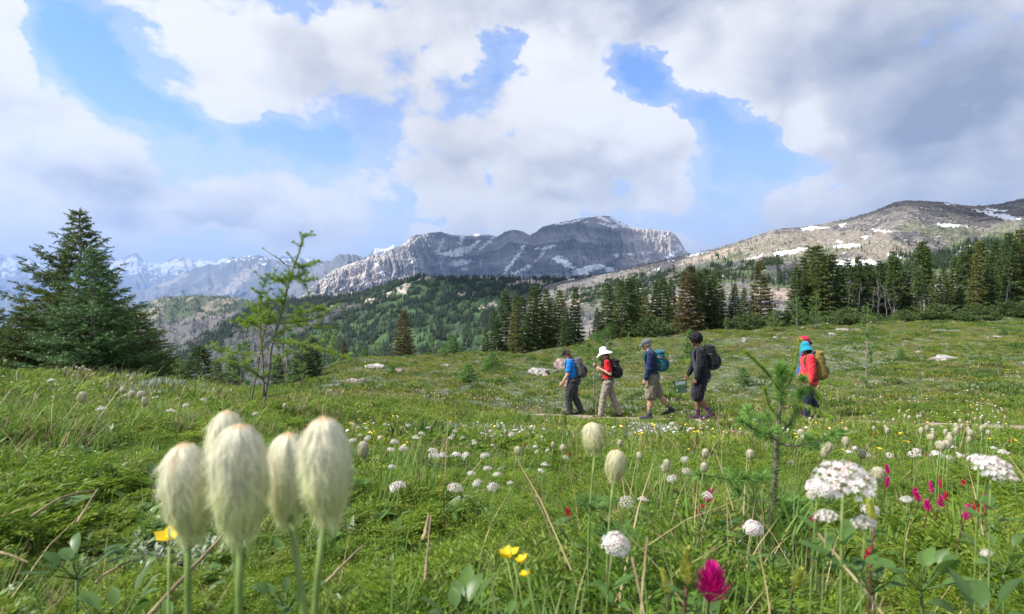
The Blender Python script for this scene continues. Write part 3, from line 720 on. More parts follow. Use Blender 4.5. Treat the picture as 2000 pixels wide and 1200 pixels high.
def conifer(h, r0, seed=0, zb=.06, levels=26, per=8, twigs=9, spr=None, sprL=.16, droop=.35, pw=.85, brown=0.0, gaps=.15, trunk_r=None, ragged=.25, dead_low=0, axis_bend=.0, tip_up=.25, shape='cone', side=None, skirt=0):
    """returns crown MB, trunk MB. spr: (verts, faces) template"""
    rg = np.random.default_rng(seed)
    crown = MB(); trunk = MB()
    tr = trunk_r or h*.016
    zz = np.linspace(0, h*.985, 12)
    bend = axis_bend*np.sin(zz/h*3)*h
    path = np.stack([bend+rg.normal(0, .004*h, 12), rg.normal(0, .004*h, 12), zz], -1); path[0, :2] = 0; path[-1, :2] *= .2
    trunk.tube(path, tr*(1-zz/h*.93)+.003, 6)
    def axis(z): return np.array([np.interp(z, zz, path[:, 0]), np.interp(z, zz, path[:, 1]), z])
    D = []; L = []; P_ = []; C = []
    lv = h*(zb+(1-zb)*(np.arange(levels)+.5)/levels)
    for li, z in enumerate(lv):
        f = (z-h*zb)/(h*(1-zb))
        if shape == 'cone': rad = r0*(1-f)**pw
        elif shape == 'spire': rad = r0*(np.interp(f, [0, .15, .5, .8, 1], [.8, 1, .62, .3, .05]))
        elif shape == 'bush': rad = r0*(np.interp(f, [0, .2, .31, .55, .8, 1], [1, 1, .88, .56, .19, .01]))
        rad = max(rad, .02*h*(1-f)+.010*h)
        nb = max(3, int(per*(.5+.5*(1-f))+rg.uniform(0, 1)))
        a0 = rg.uniform(0, 6.28)
        for b in range(nb):
            if rg.uniform() < gaps*(1-f*.6): continue
            az = a0+b*6.283/nb+rg.normal(0, .25)
            ln = rad*rg.uniform(1-ragged, 1+ragged*.7)
            if side is not None: ln *= 1+side[1]*math.cos(az-side[0])
            base = axis(z)
            dz = rg.normal(0, .12)
            dead = rg.uniform() < dead_low*(1-f)**2
            el0 = (.55*f**1.5-droop*(1-f)*.7)+dz
            hd = np.array([math.cos(az), math.sin(az), 0])
            n = 5; tt = np.linspace(0, 1, n)
            pts = base+np.outer(tt*ln, hd); pts[:, 2] += ln*(el0*tt+(tip_up)*tt*tt*(1-f*.5))
            trunk.tube(pts, np.linspace(tr*.28*(1-f)+.002, .0015, n), 3, cap=False)
            if dead: continue
            nt = max(3, int(twigs*(ln/r0)**.7+1))
            perp = np.array([-hd[1], hd[0], 0])
            for k in range(nt):
                s = (k+rg.uniform(.1, .9))/nt*.88+.10
                p = np.array([np.interp(s, tt, pts[:, j]) for j in range(3)])
                wl = min(ln*.34*(1-s)+.05*ln+sprL*.35, .35*ln+sprL)
                for sg in (-1, 1):
                    m = max(1, int(wl/(sprL*.55)))
                    for q in range(m):
                        o = (q+.2)*sprL*.55
                        d = hd*(.55+.3*rg.uniform())+perp*sg*(.75+.2*rg.uniform())+np.array([0, 0, rg.normal(-.02, .22)])
                        pos = p+norm(d)*o*np.array([1, 1, .6]); pos[2] -= .10*o
                        D.append(d); P_.append(pos); L.append(sprL*rg.uniform(.75, 1.25)*(1 if f < .9 else .75))
                        outer = min(1, s+.25*q)
                        br = rg.uniform() < brown*(1.2-f*.5)
                        C.append((1.5, .9, .7) if br else np.array([1.0, 1.0, 1.0])*(rg.uniform(.8, 1.2)))
            D.append(hd+np.array([0, 0, tip_up])); P_.append(pts[-1]-.3*sprL*hd); L.append(sprL*1.2); C.append((1.1, 1.1, 1.0))
    for k in range(4):
        D.append(np.array([rg.normal(0, .15), rg.normal(0, .15), 1])); P_.append(axis(h*.985)-np.array([0, 0, k*sprL*.5])); L.append(sprL*.9); C.append((1.1, 1.1, 1))
        for q in range(3):
            a = rg.uniform(0, 6.28); D.append(np.array([math.cos(a), math.sin(a), .6])); P_.append(axis(h*.97-k*sprL*.4)); L.append(sprL*.6); C.append((1.1, 1.1, 1))
    D = norm(np.array(D)); L = np.array(L); P_ = np.array(P_); C = np.array([np.broadcast_to(c, 3) for c in C])
    M = frames(D, rg.uniform(0, 6.28, len(D)))*L[:, None, None]
    if isinstance(spr, list):
        w = rg.integers(0, len(spr), len(D))
        for k, sp in enumerate(spr):
            s_ = w == k; crown.stamp(sp[0], sp[1], M[s_], P_[s_], 0, C[s_])
    else: crown.stamp(spr[0], spr[1], M, P_, 0, C)
    return crown, trunk
SPR_HI = [sprig(24, 1, .085, .34, s, .75) for s in (1, 2, 3)]
SPR_MID = [sprig(10, 1, .20, .42, s, .6) for s in (4, 5)]
SPR_LO = [kite(1, .42)]
bark = mat('grey_bark', (.17, .14, .12), .9, (.30, .27, .24), scale=25, bump=.4)
deadwood = mat('dead_wood', (.32, .30, .28), .9, (.16, .14, .13), scale=20)
fir_m = leaf_mat('fir_needles', (.050, .090, .026), (.090, .135, .034), (.12, .14, .036), trans=.15, attr=True, pos_scale=.12)
spruce_m = leaf_mat('spruce_needles', (.060, .100, .022), (.115, .160, .032), trans=.22, attr=True, pos_scale=.8)
bluespruce_m = leaf_mat('young_spruce_needles', (.085, .165, .055), (.12, .21, .065), trans=.15, attr=True, pos_scale=.8)
larch_m = leaf_mat('larch_needles', (.14, .24, .03), (.22, .33, .045), trans=.35, attr=True, pos_scale=2)
larchfar_m = leaf_mat('soft_larch_needles', (.075, .15, .035), (.12, .21, .05), trans=.3, attr=True, pos_scale=.5)
larchdeep_m = leaf_mat('larch_needles_deep', (.09, .20, .05), (.15, .28, .06), trans=.3, attr=True, pos_scale=5)
brownfir_m = leaf_mat('browning_fir_needles', (.085, .090, .030), (.125, .105, .036), (.070, .10, .030), trans=.12, attr=True, pos_scale=.6)

ORD = ['', 'first', 'second', 'third', 'fourth', 'fifth', 'sixth', 'seventh', 'eighth', 'ninth', 'tenth', 'eleventh', 'twelfth', 'thirteenth', 'fourteenth', 'fifteenth', 'sixteenth', 'seventeenth', 'eighteenth', 'nineteenth', 'twentieth']
TENS = {2: 'twenty', 3: 'thirty', 4: 'forty', 5: 'fifty', 6: 'sixty', 7: 'seventy', 8: 'eighty', 9: 'ninety'}
def ordw(n):
    if n <= 20: return ORD[n]
    if n % 10 == 0: return TENS[n//10][:-1]+'ieth'
    return TENS[n//10]+'-'+ORD[n % 10]
def make_tree(name, cr, tk, cm, tm=None, crown_name='crown'):
    root = empty(name)
    a = cr.build(crown_name, cm, root, smooth=False, colors=True); b = tk.build('trunk', tm or bark, root)
    reg(root, a, b); return root
def place(root, x, y, z, s=1, rz=0, lean=(0, 0), sx=None):
    root.location = (x, y, z); root.rotation_euler = (lean[0], lean[1], rz); root.scale = (sx or s, sx or s, s)
# --- big spruce on the left
cr, tk = conifer(4.25, 1.95, seed=3, levels=24, per=13, twigs=11, spr=SPR_HI, sprL=.19, droop=.30, pw=.80, brown=.06, gaps=.20, ragged=.30, tip_up=.22, shape='bush', side=(math.pi, .12))
t0 = make_tree('spruce_tree', cr, tk, spruce_m)
p = onground(155, 14.0); place(t0, p[0], p[1], p[2]-.10, (p[2]*-1+.0)and 1)
zt = (600-412)/F*14.0; t0.scale = (.95, .95, (zt-p[2]+.1)/4.25)
tag(t0, 'tall dark spruce with brown tinted boughs, behind the brighter young spruce', 'tree')
cr, tk = conifer(3.1, 1.0, seed=8, levels=17, per=10, twigs=10, spr=SPR_HI, sprL=.19, droop=.15, pw=.75, gaps=.22, ragged=.30, tip_up=.25, shape='bush')
t1 = make_tree('spruce_tree', cr, tk, bluespruce_m)
p = onground(182, 11.6); place(t1, p[0], p[1], p[2]-.05, 1); t1.scale = (1.08, 1.0, ((600-482)/F*11.6-p[2])/3.1)
tag(t1, 'brighter green young spruce standing in front of the tall dark spruce', 'tree')
cr, tk = conifer(2.2, .85, seed=12, levels=16, per=10, twigs=9, spr=SPR_HI, sprL=.18, droop=.1, pw=.8, gaps=.25, ragged=.35, shape='bush')
for (px, Yy, tp, sxx, lb) in [(268, 13.2, 600, 1.25, 'low bushy spruce skirting the right foot of the tall dark spruce'), (50, 12.6, 590, 1.15, 'low bushy spruce skirting the left foot of the tall dark spruce'), (-40, 14.0, 560, 1.2, 'spruce cut by the left edge beside the bare snag'), (225, 12.4, 590, 1.15, 'dark low spruce right of the young bright spruce stem')]:
    tr_ = make_tree('spruce_tree', cr, tk, spruce_m) if px == 268 else copy_tree(SP2)
    if px == 268: SP2 = tr_
    p = onground(px, Yy); h_ = (600-tp)/F*Yy-p[2]
    place(tr_, p[0], p[1], p[2]-.12, h_/2.2, px*.37, sx=sxx); tag(tr_, lb, 'tree')
# bare snags
def snag(h, seed, nb=16, r=.02, bl=.3):
    rg = np.random.default_rng(seed); b = MB(); br = b
    z = np.linspace(0, h, 9); pth = np.stack([rg.normal(0, .012*h, 9), rg.normal(0, .012*h, 9), z], -1); pth[0, :2] = 0
    b.tube(pth, r*(1-z/h*.85), 6)
    for k in range(nb):
        q = h*(.3+.68*k/nb); a = rg.uniform(0, 6.28); L = bl*h*(1.1-q/h)*rg.uniform(.5, 1.3)
        o = np.array([np.interp(q, z, pth[:, 0]), np.interp(q, z, pth[:, 1]), q])
        t_ = np.linspace(0, 1, 5)
        pp = o+np.outer(t_*L, [math.cos(a), math.sin(a), .15])+np.outer(t_**2*L, [0, 0, .35])+rg.normal(0, .02*L, (5, 3))*t_[:, None]
        br.tube(pp, np.linspace(r*.35, r*.08, 5), 4, cap=False)
        for m_ in range(3):
            s = rg.uniform(.4, .95); o2 = np.array([np.interp(s, t_, pp[:, j]) for j in range(3)]); d = norm(np.array([math.cos(a+rg.normal(0, .9)), math.sin(a+rg.normal(0, .9)), rg.uniform(0, .7)]))
            br.tube(np.array([o2, o2+d*L*.3]), [r*.15, r*.05], 3, cap=False)
    root = empty('dead_tree'); x = b.build('trunk', deadwood_dark, root); reg(root, x); return root
deadwood_dark = mat('weathered_dead_wood', (.07, .055, .05), .9, (.16, .14, .13), scale=12)
s0 = snag(2.6, 4); p = onground(46, 15); place(s0, p[0], p[1], p[2], ((600-540)/F*15-p[2])/2.6); tag(s0, 'bare dark snag sticking up left of the tall dark spruce', 'dead tree', 'bare snags by the big spruce')
s1 = copy_tree(s0); p = onground(222, 12.2); place(s1, p[0], p[1], p[2], ((600-528)/F*12.2-p[2])/2.6, 2.2); tag(s1, 'thin twiggy snag poking out right of the tall dark spruce', 'dead tree', 'bare snags by the big spruce')
s1 = copy_tree(s0); p = onground(300, 12.6); place(s1, p[0], p[1], p[2], ((600-625)/F*12.6-p[2])/2.6, 4.0); tag(s1, 'short twiggy snag among low boughs at the right foot of the spruce', 'dead tree', 'bare snags by the big spruce')
# --- firs in clumps and the long tree line
FIRV = []
for k in range(7):
    shp = ['spire', 'cone', 'spire', 'cone', 'spire', 'cone', 'spire'][k]
    cr, tk = conifer(6.0, [1.05, 1.35, .9, 1.2, .8, 1.5, 1.1][k], seed=20+k, zb=[.05, .04, .22, .05, .30, .03, .12][k], levels=19, per=9, twigs=6, spr=SPR_MID, sprL=.36, droop=.42, pw=1.05, gaps=[.15, .12, .25, .15, .32, .12, .2][k], ragged=.28, shape=shp, brown=.05, dead_low=[0, 0, .3, 0, .5, 0, .2][k], trunk_r=.085, tip_up=.12)
    FIRV.append((cr, tk))
FIRROOT = {}
def fir(k, cm, name='fir_tree'):
    key = (k, cm.name)
    if key not in FIRROOT:
        FIRROOT[key] = make_tree(name, FIRV[k][0], FIRV[k][1], cm); return FIRROOT[key]
    return copy_tree(FIRROOT[key])
def put_fir(px, top, Yy, k, cm, sx=1.0, base_off=0):
    p = onground(px, Yy); h_ = (600-top)/F*Yy-p[2]
    t_ = fir(k, cm); s = h_/6.0
    place(t_, p[0], p[1], p[2]-.08, s, RNG.uniform(0, 6.28), lean=(RNG.normal(0, .015), RNG.normal(0, .015)), sx=s*sx*RNG.uniform(.82, 1.15))
    return t_
# lone brown fir
t_ = put_fir(789, 604, 42, 5, brownfir_m, 1.32); tag(t_, 'lone rusty brown fir on the brow of the meadow', 'tree')
t_ = put_fir(672, 663, 44, 3, brownfir_m, 1.0); tag(t_, 'small reddish fir behind the pale larch tip left of the brown fir', 'tree')
def clump(lst, Ys, desc, grp, seed):
    rg = np.random.default_rng(seed); o = []
    for i, it in enumerate(sorted(lst)):
        px, top, k, m_, sx = it[:5]
        Yy = it[5] if len(it) > 5 else rg.uniform(*Ys)
        t_ = put_fir(px, top, Yy, k, m_, sx)
        if len(lst) > 1: lb = desc[m_.name] % ordw(i+1)
        tag(t_, lb, 'tree', grp); o.append(t_)
    return o
B = brownfir_m; G = fir_m
clump([(948, 640, 5, G, 1.0, 38.5), (968, 604, 1, G, 1.0), (990, 566, 3, G, 1.0), (1008, 573, 1, G, .9), (1022, 578, 0, G, 1.0), (1040, 556, 3, G, 1.0), (1053, 562, 1, G, .9), (1068, 563, 0, G, .9), (1078, 580, 3, G, .9), (1094, 565, 0, G, .95), (1106, 590, 1, G, .8), (1123, 561, 1, G, .95)], (38.5, 42),
      {'fir_needles': 'green fir in the clump above the blue-shirted hiker, %s from its left'}, 'firs clumped on the brow in mid meadow', 1)
clump([(1166, 600, 1, G, .9), (1187, 552, 0, G, 1.1), (1199, 575, 3, G, .9), (1214, 545, 1, G, 1.0), (1228, 541, 3, G, 1.0), (1238, 538, 0, G, 1.0), (1249, 546, 1, G, .9), (1262, 563, 3, G, .9), (1283, 548, 3, G, .9), (1296, 540, 1, G, .9), (1312, 545, 0, G, .9), (1339, 528, 5, B, .95, 40), (1350, 519, 0, B, 1.0), (1365, 530, 4, G, .9), (1381, 525, 0, G, 1.0), (1392, 537, 3, G, .9), (1403, 528, 1, G, .95), (1437, 552, 3, G, .9), (1452, 560, 3, G, .9), (1487, 508, 5, B, .95, 41), (1505, 590, 3, G, 1.0), (1425, 590, 5, G, 1.0), (1468, 585, 5, G, .9)], (40, 44),
      {'fir_needles': 'green fir in the row behind the hikers, %s from its left', 'browning_fir_needles': 'rusty brown fir in the row behind the hikers, %s from its left'}, 'firs in the row behind the hikers', 2)
rg = np.random.default_rng(33)
tops = [(1556, 520), (1568, 500), (1577, 488), (1588, 480), (1597, 478), (1606, 500), (1616, 498), (1630, 495), (1640, 515), (1655, 505), (1668, 520), (1677, 500), (1690, 512), (1702, 515), (1718, 508), (1730, 512), (1746, 490), (1754, 505), (1768, 530), (1782, 515), (1805, 470), (1812, 520), (1826, 535), (1840, 520), (1852, 530), (1866, 500), (1880, 490), (1892, 480), (1905, 505), (1914, 468), (1920, 470), (1932, 500), (1945, 470), (1955, 495), (1972, 453), (1983, 470), (1992, 447), (2003, 455), (2020, 440), (2040, 470), (2062, 445)]
LL = [(px, tp, int(rg.choice([0, 2, 4, 6, 0, 2])) if px > 1640 else int(rg.choice([0, 1, 3])), G, .82 if px > 1640 else .95) for (px, tp) in tops]
LL += [(px+rg.uniform(-5, 5), rg.uniform(545, 580), int(rg.choice([3, 5, 1, 6])), G, 1.1, rg.uniform(45, 49)) for px in range(1640, 2080, 17)]
clump(LL, (43, 49), {'fir_needles': 'narrow fir in the long tree line right of the hikers, %s from its left'}, 'firs in the long tree line on the right', 3)
# grey leaning trunks in the line
for i, (px, tp, rz) in enumerate([(1655, 545, 1), (1672, 552, 2), (1717, 540, 3), (1732, 550, 4), (1744, 556, 5), (1795, 560, 6), (1893, 552, 7), (1960, 545, 8), (1618, 560, 9), (1702, 560, 2.2), (1840, 562, 3.1)]):
    s1 = copy_tree(s0); p = onground(px, 43.2); h_ = (600-tp)/F*43.2-p[2]; place(s1, p[0], p[1], p[2], h_/2.6, rz, lean=(RNG.normal(0, .05), RNG.normal(0, .12)))
    for ch in kids(s1):
        ch.data = ch.data.copy() if i == 0 else GREYSN[ch.name.split('.')[0]]
        if i == 0:
            ch.data.materials.clear(); ch.data.materials.append(deadwood)
    if i == 0: GREYSN = {ch.name.split('.')[0]: ch.data for ch in kids(s1)}
    tag(s1, 'pale grey dead trunk in the long tree line, %s from its left' % ordw(1+[1618, 1655, 1672, 1702, 1717, 1732, 1744, 1795, 1840, 1893, 1960].index(px)), 'dead tree', 'grey dead trunks in the tree line')
# low krummholz bushes under the line
cr, tk = conifer(1.6, 1.6, seed=60, levels=9, per=9, twigs=6, spr=SPR_MID, sprL=.3, droop=.0, gaps=.15, ragged=.4, shape='bush')
KR = None
rg = np.random.default_rng(44); n_ = 0
kpx = sorted([rg.uniform(1150, 1520) for _ in range(8)]+[rg.uniform(1545, 2080) for _ in range(20)])
for px in kpx:
    Yy = rg.uniform(40.0, 43.0) if px > 1530 else rg.uniform(38.5, 41)
    k_ = make_tree('krummholz_bush', cr, tk, fir_m) if KR is None else copy_tree(KR)
    KR = KR or k_
    p = onground(px, Yy); place(k_, p[0], p[1], p[2]-.1, rg.uniform(.35, .95), rg.uniform(0, 6), sx=rg.uniform(.5, 1.0)); n_ += 1
    tag(k_, 'low dark fir bush at the foot of the firs, %s from the left' % ordw(n_), 'bush', 'low fir bushes under the tree rows')
# --- small dark firs and soft larch saplings dotted over the meadow
def larch(h, seed, nb=16, sprL=.05, per_m=60, r0=.35, needle=None, tr=.010, bush=0, curve=.05, tuft=True, top=None, nl=None, low=.08):
    """open larch: bent stem, long thin limbs, plumes of soft needles"""
    rg = np.random.default_rng(seed); cr = MB(); tk = MB()
    zz = np.linspace(0, h, 14); bx = curve*h*np.sin(zz/h*2.5+rg.uniform(0, 3)); bx -= bx[0]
    path = np.stack([bx, rg.normal(0, .006*h, 14).cumsum()*.4, zz], -1)
    tk.tube(path, tr*(1-zz/h*.85)+.0012, 7)
    segs = [(path[7:], .8, 1.0)]
    for k in range(nb):
        f = low+(.97-low)*(k+rg.uniform(0, .6))/nb; q = f*h; a = k*2.4+rg.normal(0, .3)
        L = r0*(1-f)**.6*rg.uniform(.55, 1.15)
        o = np.array([np.interp(q, zz, path[:, j]) for j in range(3)])
        t_ = np.linspace(0, 1, 8)
        up = rg.uniform(-.05, .35)+.5*f
        pp = o+np.outer(t_*L, [math.cos(a), math.sin(a), up])+np.outer(t_**2*L*rg.uniform(-.1, .35), [0, 0, 1])
        pp[1:] += (rg.normal(0, .03*L, (7, 3))).cumsum(0)*.4
        tk.tube(pp, np.linspace(tr*.35, tr*.09, 8), 4, cap=False)
        segs.append((pp, .15, 1.0))
        for m_ in range(int(3+bush)):
            s = rg.uniform(.3, .9); o2 = np.array([np.interp(s, t_, pp[:, j]) for j in range(3)])
            d = norm(np.array([math.cos(a+rg.choice([-1, 1])*rg.uniform(.5, 1.1)), math.sin(a+rg.choice([-1, 1])*rg.uniform(.5, 1.1)), rg.uniform(-.1, .5)]))
            l2 = L*rg.uniform(.15, .4); p2 = o2+np.outer(np.linspace(0, 1, 5)*l2, d)
            tk.tube(p2, np.linspace(tr*.16, tr*.06, 5), 3, cap=False); segs.append((p2, .1, .9))
    fill_needles(cr, segs, per_m, sprL, needle, rg)
    return cr, tk
def tuft_t(n=12, w=.05, seed=0, open_=1.0, curl=.12):
    """brush of single soft needles bursting from one bud, along +Z"""
    rg = np.random.default_rng(seed); V = []; Fc = []
    for i in range(n):
        a = rg.uniform(0, 6.28); e = rg.uniform(.25, 1.15)*open_
        d = np.array([math.cos(a)*math.sin(e), math.sin(a)*math.sin(e), math.cos(e)])
        s = norm(np.cross(d, rg.normal(size=3)))*w/2; ln = rg.uniform(.75, 1.1); k = len(V)
        mid = d*ln*.55; tip = d*ln+np.array([0, 0, curl])
        V += [-s*.7, s*.7, mid+s, mid-s, tip]; Fc += [[k, k+1, k+2], [k, k+2, k+3], [k+3, k+2, k+4]]
    return np.array(V), np.array(Fc)
def fill_needles(cr, segs, per_m, L, tpl, rg, colf=None):
    D = []; P_ = []; S_ = []; C = []
    for pp, s0_, dens in segs:
        ln = np.linalg.norm(np.diff(pp, axis=0), axis=1); cl = np.concatenate([[0], ln.cumsum()]); T_ = cl[-1]
        n = max(2, int(per_m*T_*(1-s0_)*dens)); s = (s0_+(1-s0_)*rg.uniform(0, 1, n))*T_
        o = np.stack([np.interp(s, cl, pp[:, j]) for j in range(3)], -1)
        e = .01*T_+1e-4; o2 = np.stack([np.interp(np.minimum(s+e, T_), cl, pp[:, j]) for j in range(3)], -1)-np.stack([np.interp(np.maximum(s-e, 0), cl, pp[:, j]) for j in range(3)], -1)
        tan = norm(o2); rd = rg.normal(size=(n, 3)); rd -= (rd*tan).sum(1)[:, None]*tan; rd = norm(rd)
        rd[:, 2] += .25
        D.append(norm(tan*.65+rd)); P_.append(o); S_.append(L*rg.uniform(.7, 1.15, n)*(1-.25*(s/T_))); C.append(np.repeat(rg.uniform(.75, 1.2, (n, 1)), 3, 1)*(1+.35*(s/T_)[:, None]*np.array([1.0, .8, .3])))
        m_ = max(4, int(per_m*.022)); D.append(norm(np.repeat(tan[-1:], m_, 0)+rg.normal(0, .35, (m_, 3)))); P_.append(np.repeat(pp[-1:], m_, 0)); S_.append(np.full(m_, L*.9)); C.append(np.full((m_, 3), 1.35))
    D = np.vstack(D); P_ = np.vstack(P_); S_ = np.concatenate(S_); C = np.vstack(C)
    M = frames(D, rg.uniform(0, 6.28, len(D)))*S_[:, None, None]
    w = rg.integers(0, len(tpl), len(D))
    for k, tp in enumerate(tpl):
        q = w == k; cr.stamp(tp[0], tp[1], M[q], P_[q], 0, C[q])
TUFT_S = [tuft_t(5, .10, s, 1.0) for s in (1, 2)]
SAPV = []
for k in range(4):
    SAPV.append(larch(1.0, 70+k, nb=14+3*k, sprL=.06, per_m=42, r0=[.26, .32, .22, .36][k], needle=TUFT_S, tr=.012, curve=.03))
cr0, tk0 = conifer(.8, .26, seed=90, levels=9, per=7, twigs=5, spr=SPR_MID, sprL=.10, droop=.05, gaps=.15, ragged=.4, shape='bush', trunk_r=.012)
SAPROOT = {}
def sapling(kind, px, base, top, lb, sx=1.0, Yy=None):
    p = hit(px, base) if Yy is None else onground(px, Yy)
    h_ = (600-top)/F*p[1]-p[2]
    if kind not in SAPROOT:
        if kind == 9: SAPROOT[9] = make_tree('fir_sapling', cr0, tk0, larchdeep_m)
        else: SAPROOT[kind] = make_tree('larch_sapling', SAPV[kind][0], SAPV[kind][1], larchfar_m)
        s_ = SAPROOT[kind]
    else: s_ = copy_tree(SAPROOT[kind])
    s = h_/(.8 if kind == 9 else 1.0)
    place(s_, p[0], p[1], p[2]-.01, s, RNG.uniform(0, 6.28), sx=s*sx)
    tag(s_, lb, 'sapling', 'saplings dotted over the meadow'); return s_
SAPS = [(9, 915, 752, 710, 'small dark green fir sapling on open grass left of the pale boulder', 1.3), (9, 962, 725, 688, 'bushy sapling beside the boulders below the fir clump', 1.4), (0, 980, 722, 690, 'soft sapling between the bushy sapling and the pale boulder', 1.2),
 (1, 1160, 800, 655, 'tall soft sapling right behind the blue-shirted hiker', .9), (3, 1182, 720, 640, 'feathery larch rising behind the white hat', 1.0), (2, 1228, 700, 650, 'thin larch sapling right of the white hat near the firs', .9), (9, 1170, 668, 652, 'dark low bush on the slope above the white hat', 2.2),
 (0, 1692, 758, 597, 'tall thin open larch standing right of the olive backpack', .62), (1, 1556, 645, 580, 'soft green larch at the tree edge above the turquoise hat', 1.0), (3, 1592, 645, 575, 'larch sapling at the tree edge left of the narrow firs', .8), (2, 1826, 622, 585, 'larch sapling before the tree line above the flat pale rock', .9), (2, 1886, 620, 570, 'slim larch sapling before the tree line', .9),
 (9, 1452, 757, 718, 'small dark sapling in the grass right of the black backpack', 1.1), (0, 1445, 760, 720, 'soft sapling in the silvery grass left of the big larch top', .8), (1, 1890, 730, 670, 'soft larch sapling right of the flat pale rock', 1.1), (2, 1950, 735, 690, 'pale sapling in the meadow by the right edge', 1.0), (9, 1760, 705, 680, 'small dark sapling left of the flat pale rock', 1.1), (9, 1348, 700, 645, 'dark sapling between the third and fourth hikers', .8),
 (3, 638, 715, 640, 'pale larch sapling with a curled tip behind the grass brow', .8), (2, 655, 700, 632, 'pale thin larch tip standing left of the lone brown fir', .6), (1, 560, 745, 640, 'soft larch sapling behind the big leaning larch', 1.2), (3, 470, 745, 668, 'soft larch sapling just left of the big leaning larch', 1.2), (0, 420, 752, 700, 'small larch sapling at the brow right of the tall spruce', 1.3), (2, 380, 752, 685, 'small larch sapling close to the tall spruce', 1.3), (1, 350, 756, 700, 'feathery sapling touching the right boughs of the tall spruce', 1.3),
 (0, 690, 722, 680, 'small soft sapling on the brow by the flat grey rock', 1.3), (9, 712, 692, 677, 'dark low sapling on the brow', 1.2), (3, 740, 700, 668, 'soft sapling on the brow left of the lone brown fir', 1.2), (0, 845, 700, 665, 'soft sapling on the brow right of the lone brown fir', 1.2), (9, 868, 690, 670, 'dark sapling further right of the lone brown fir', 1.1), (2, 897, 700, 672, 'soft sapling before the left end of the fir clump', 1.1),
 (1, 1060, 800, 765, 'tiny sapling left of the blue-shirted hiker', 1.3), (2, 835, 800, 760, 'tiny sapling in the grass above the white rock', 1.2), (1, 620, 790, 735, 'soft sapling right of the leaning larch stem', 1.2), (0, 590, 770, 710, 'soft sapling behind the right limb of the leaning larch', 1.3), (9, 765, 735, 712, 'dark sapling right of the flat grey rock', 1.2), (9, 885, 662, 655, 'tiny dark sapling near the horizon of the meadow', 1.2),
 (1, 1640, 720, 690, 'soft sapling behind the olive backpack', 1.3), (2, 1745, 640, 610, 'small sapling at the stony tree edge', 1.0), (9, 1960, 655, 640, 'dark sapling far up the meadow at right', 1.4), (1, 1118, 640, 622, 'soft sapling at the right foot of the fir clump', 1.4), (0, 1262, 655, 625, 'sapling at the tree edge above the grey cap', 1.2), (2, 1420, 655, 620, 'sapling at the tree edge right of the black-haired hiker', 1.2), (3, 1510, 650, 605, 'feathery sapling in the gap of the tree row', 1.1)]
for s_ in SAPS: sapling(*s_)
# dark low spruces in the dip behind the leaning larch
for i, (px, top, Yy, sx, lb) in enumerate([(395, 672, 24, 1.6, 'dark low spruce in the dip, left of the leaning larch'), (455, 690, 23, 1.5, 'dark low spruce in the dip, hidden behind the larch limbs'), (590, 668, 27, 1.7, 'dark rounded spruce in the dip right of the leaning larch'), (612, 655, 28, 1.4, 'taller dark spruce in the dip right of the leaning larch'), (345, 700, 20, 1.6, 'dark low spruce touching the tall spruce boughs'), (545, 690, 25, 1.3, 'dark small spruce just behind the leaning larch stem'), (425, 700, 19, 1.3, 'dark small spruce in front of the dip by the larch limbs')]):
    t_ = put_fir(px, top, Yy, 3 if i % 2 else 5, fir_m, sx); tag(t_, lb, 'tree', 'dark low spruces in the dip')
# --- far forests on the ridge and knoll
def tiny_tree(seed, n=26, w=.26):
    rg = np.random.default_rng(seed); mb = MB()
    mb.tube([[0, 0, 0], [0, 0, .9]], [.025, .01], 3, cap=False)
    for i in range(n):
        f = (i+.5)/n; a = i*2.4+rg.normal(0, .3); r_ = w*(1-f)**.85*rg.uniform(.7, 1.2)+.015
        z = .06+f*.92; c, s_ = math.cos(a), math.sin(a); pr = np.array([-s_, c, 0])*(.09*(1-f)+.02)
        o = np.array([0, 0, z+.05]); tip = np.array([c*r_, s_*r_, z-.05])
        mb.add([o-pr*.6, o+pr*.6, tip+pr, tip-pr], [[0, 1, 2, 3]])
    return mb
farfir_m = leaf_mat('far_forest', (.020, .040, .018), (.040, .072, .026), trans=.05, pos_scale=.01)
deadfar_m = mat('burnt_snags', (.075, .068, .075), .9)
TT = [tiny_tree(k).mesh('tiny_fir', [farfir_m], smooth=False) for k in range(4)]
snb = MB(); snb.tube([[0, 0, 0], [0, 0, 1]], [.025, .008], 3, cap=False)
for k in range(5): snb.tube([[0, 0, .3+.13*k], [.08*math.cos(k*2), .08*math.sin(k*2), .34+.13*k]], [.012, .004], 3, cap=False)
TT.append(snb.mesh('tiny_snag', [deadfar_m]))
def forest_on(P, T, PX, n, prob, seed, hs, label, snagf=None, name='forest', tmax=1.06):
    rg = np.random.default_rng(seed); nt, nu = T.shape
    A = np.linalg.norm(np.cross(P[1:, :-1]-P[:-1, :-1], P[:-1, 1:]-P[:-1, :-1]), axis=-1)
    w = (A*prob[:-1, :-1]*(T[:-1, :-1] < tmax)).ravel(); w /= w.sum()
    k = rg.choice(len(w), n, p=w); i, j = np.divmod(k, nu-1); a, b = rg.uniform(0, 1, (2, n, 1))
    pt = P[i, j]*(1-a)*(1-b)+P[i+1, j]*a*(1-b)+P[i, j+1]*(1-a)*b+P[i+1, j+1]*a*b
    pt[:, 2] -= .3
    idx = rg.integers(0, 4, n)
    if snagf is not None: idx[rg.uniform(0, 1, n) < snagf[i, j]] = 4
    h_ = rg.uniform(hs[0], hs[1], n)
    return scatter(name, pt, TT, idx, rg.uniform(0, 6.28, n), .02, np.stack([h_, h_, h_*rg.uniform(.85, 1.3, n)], -1), label, 'forest')
b_, d_, r_, m_ = h1_masks(H1P, H1T, H1PX)
n9 = fbm(H1P[..., 0]/22, H1P[..., 1]/35, 4, 130)
X_, Y_ = proj(H1P)
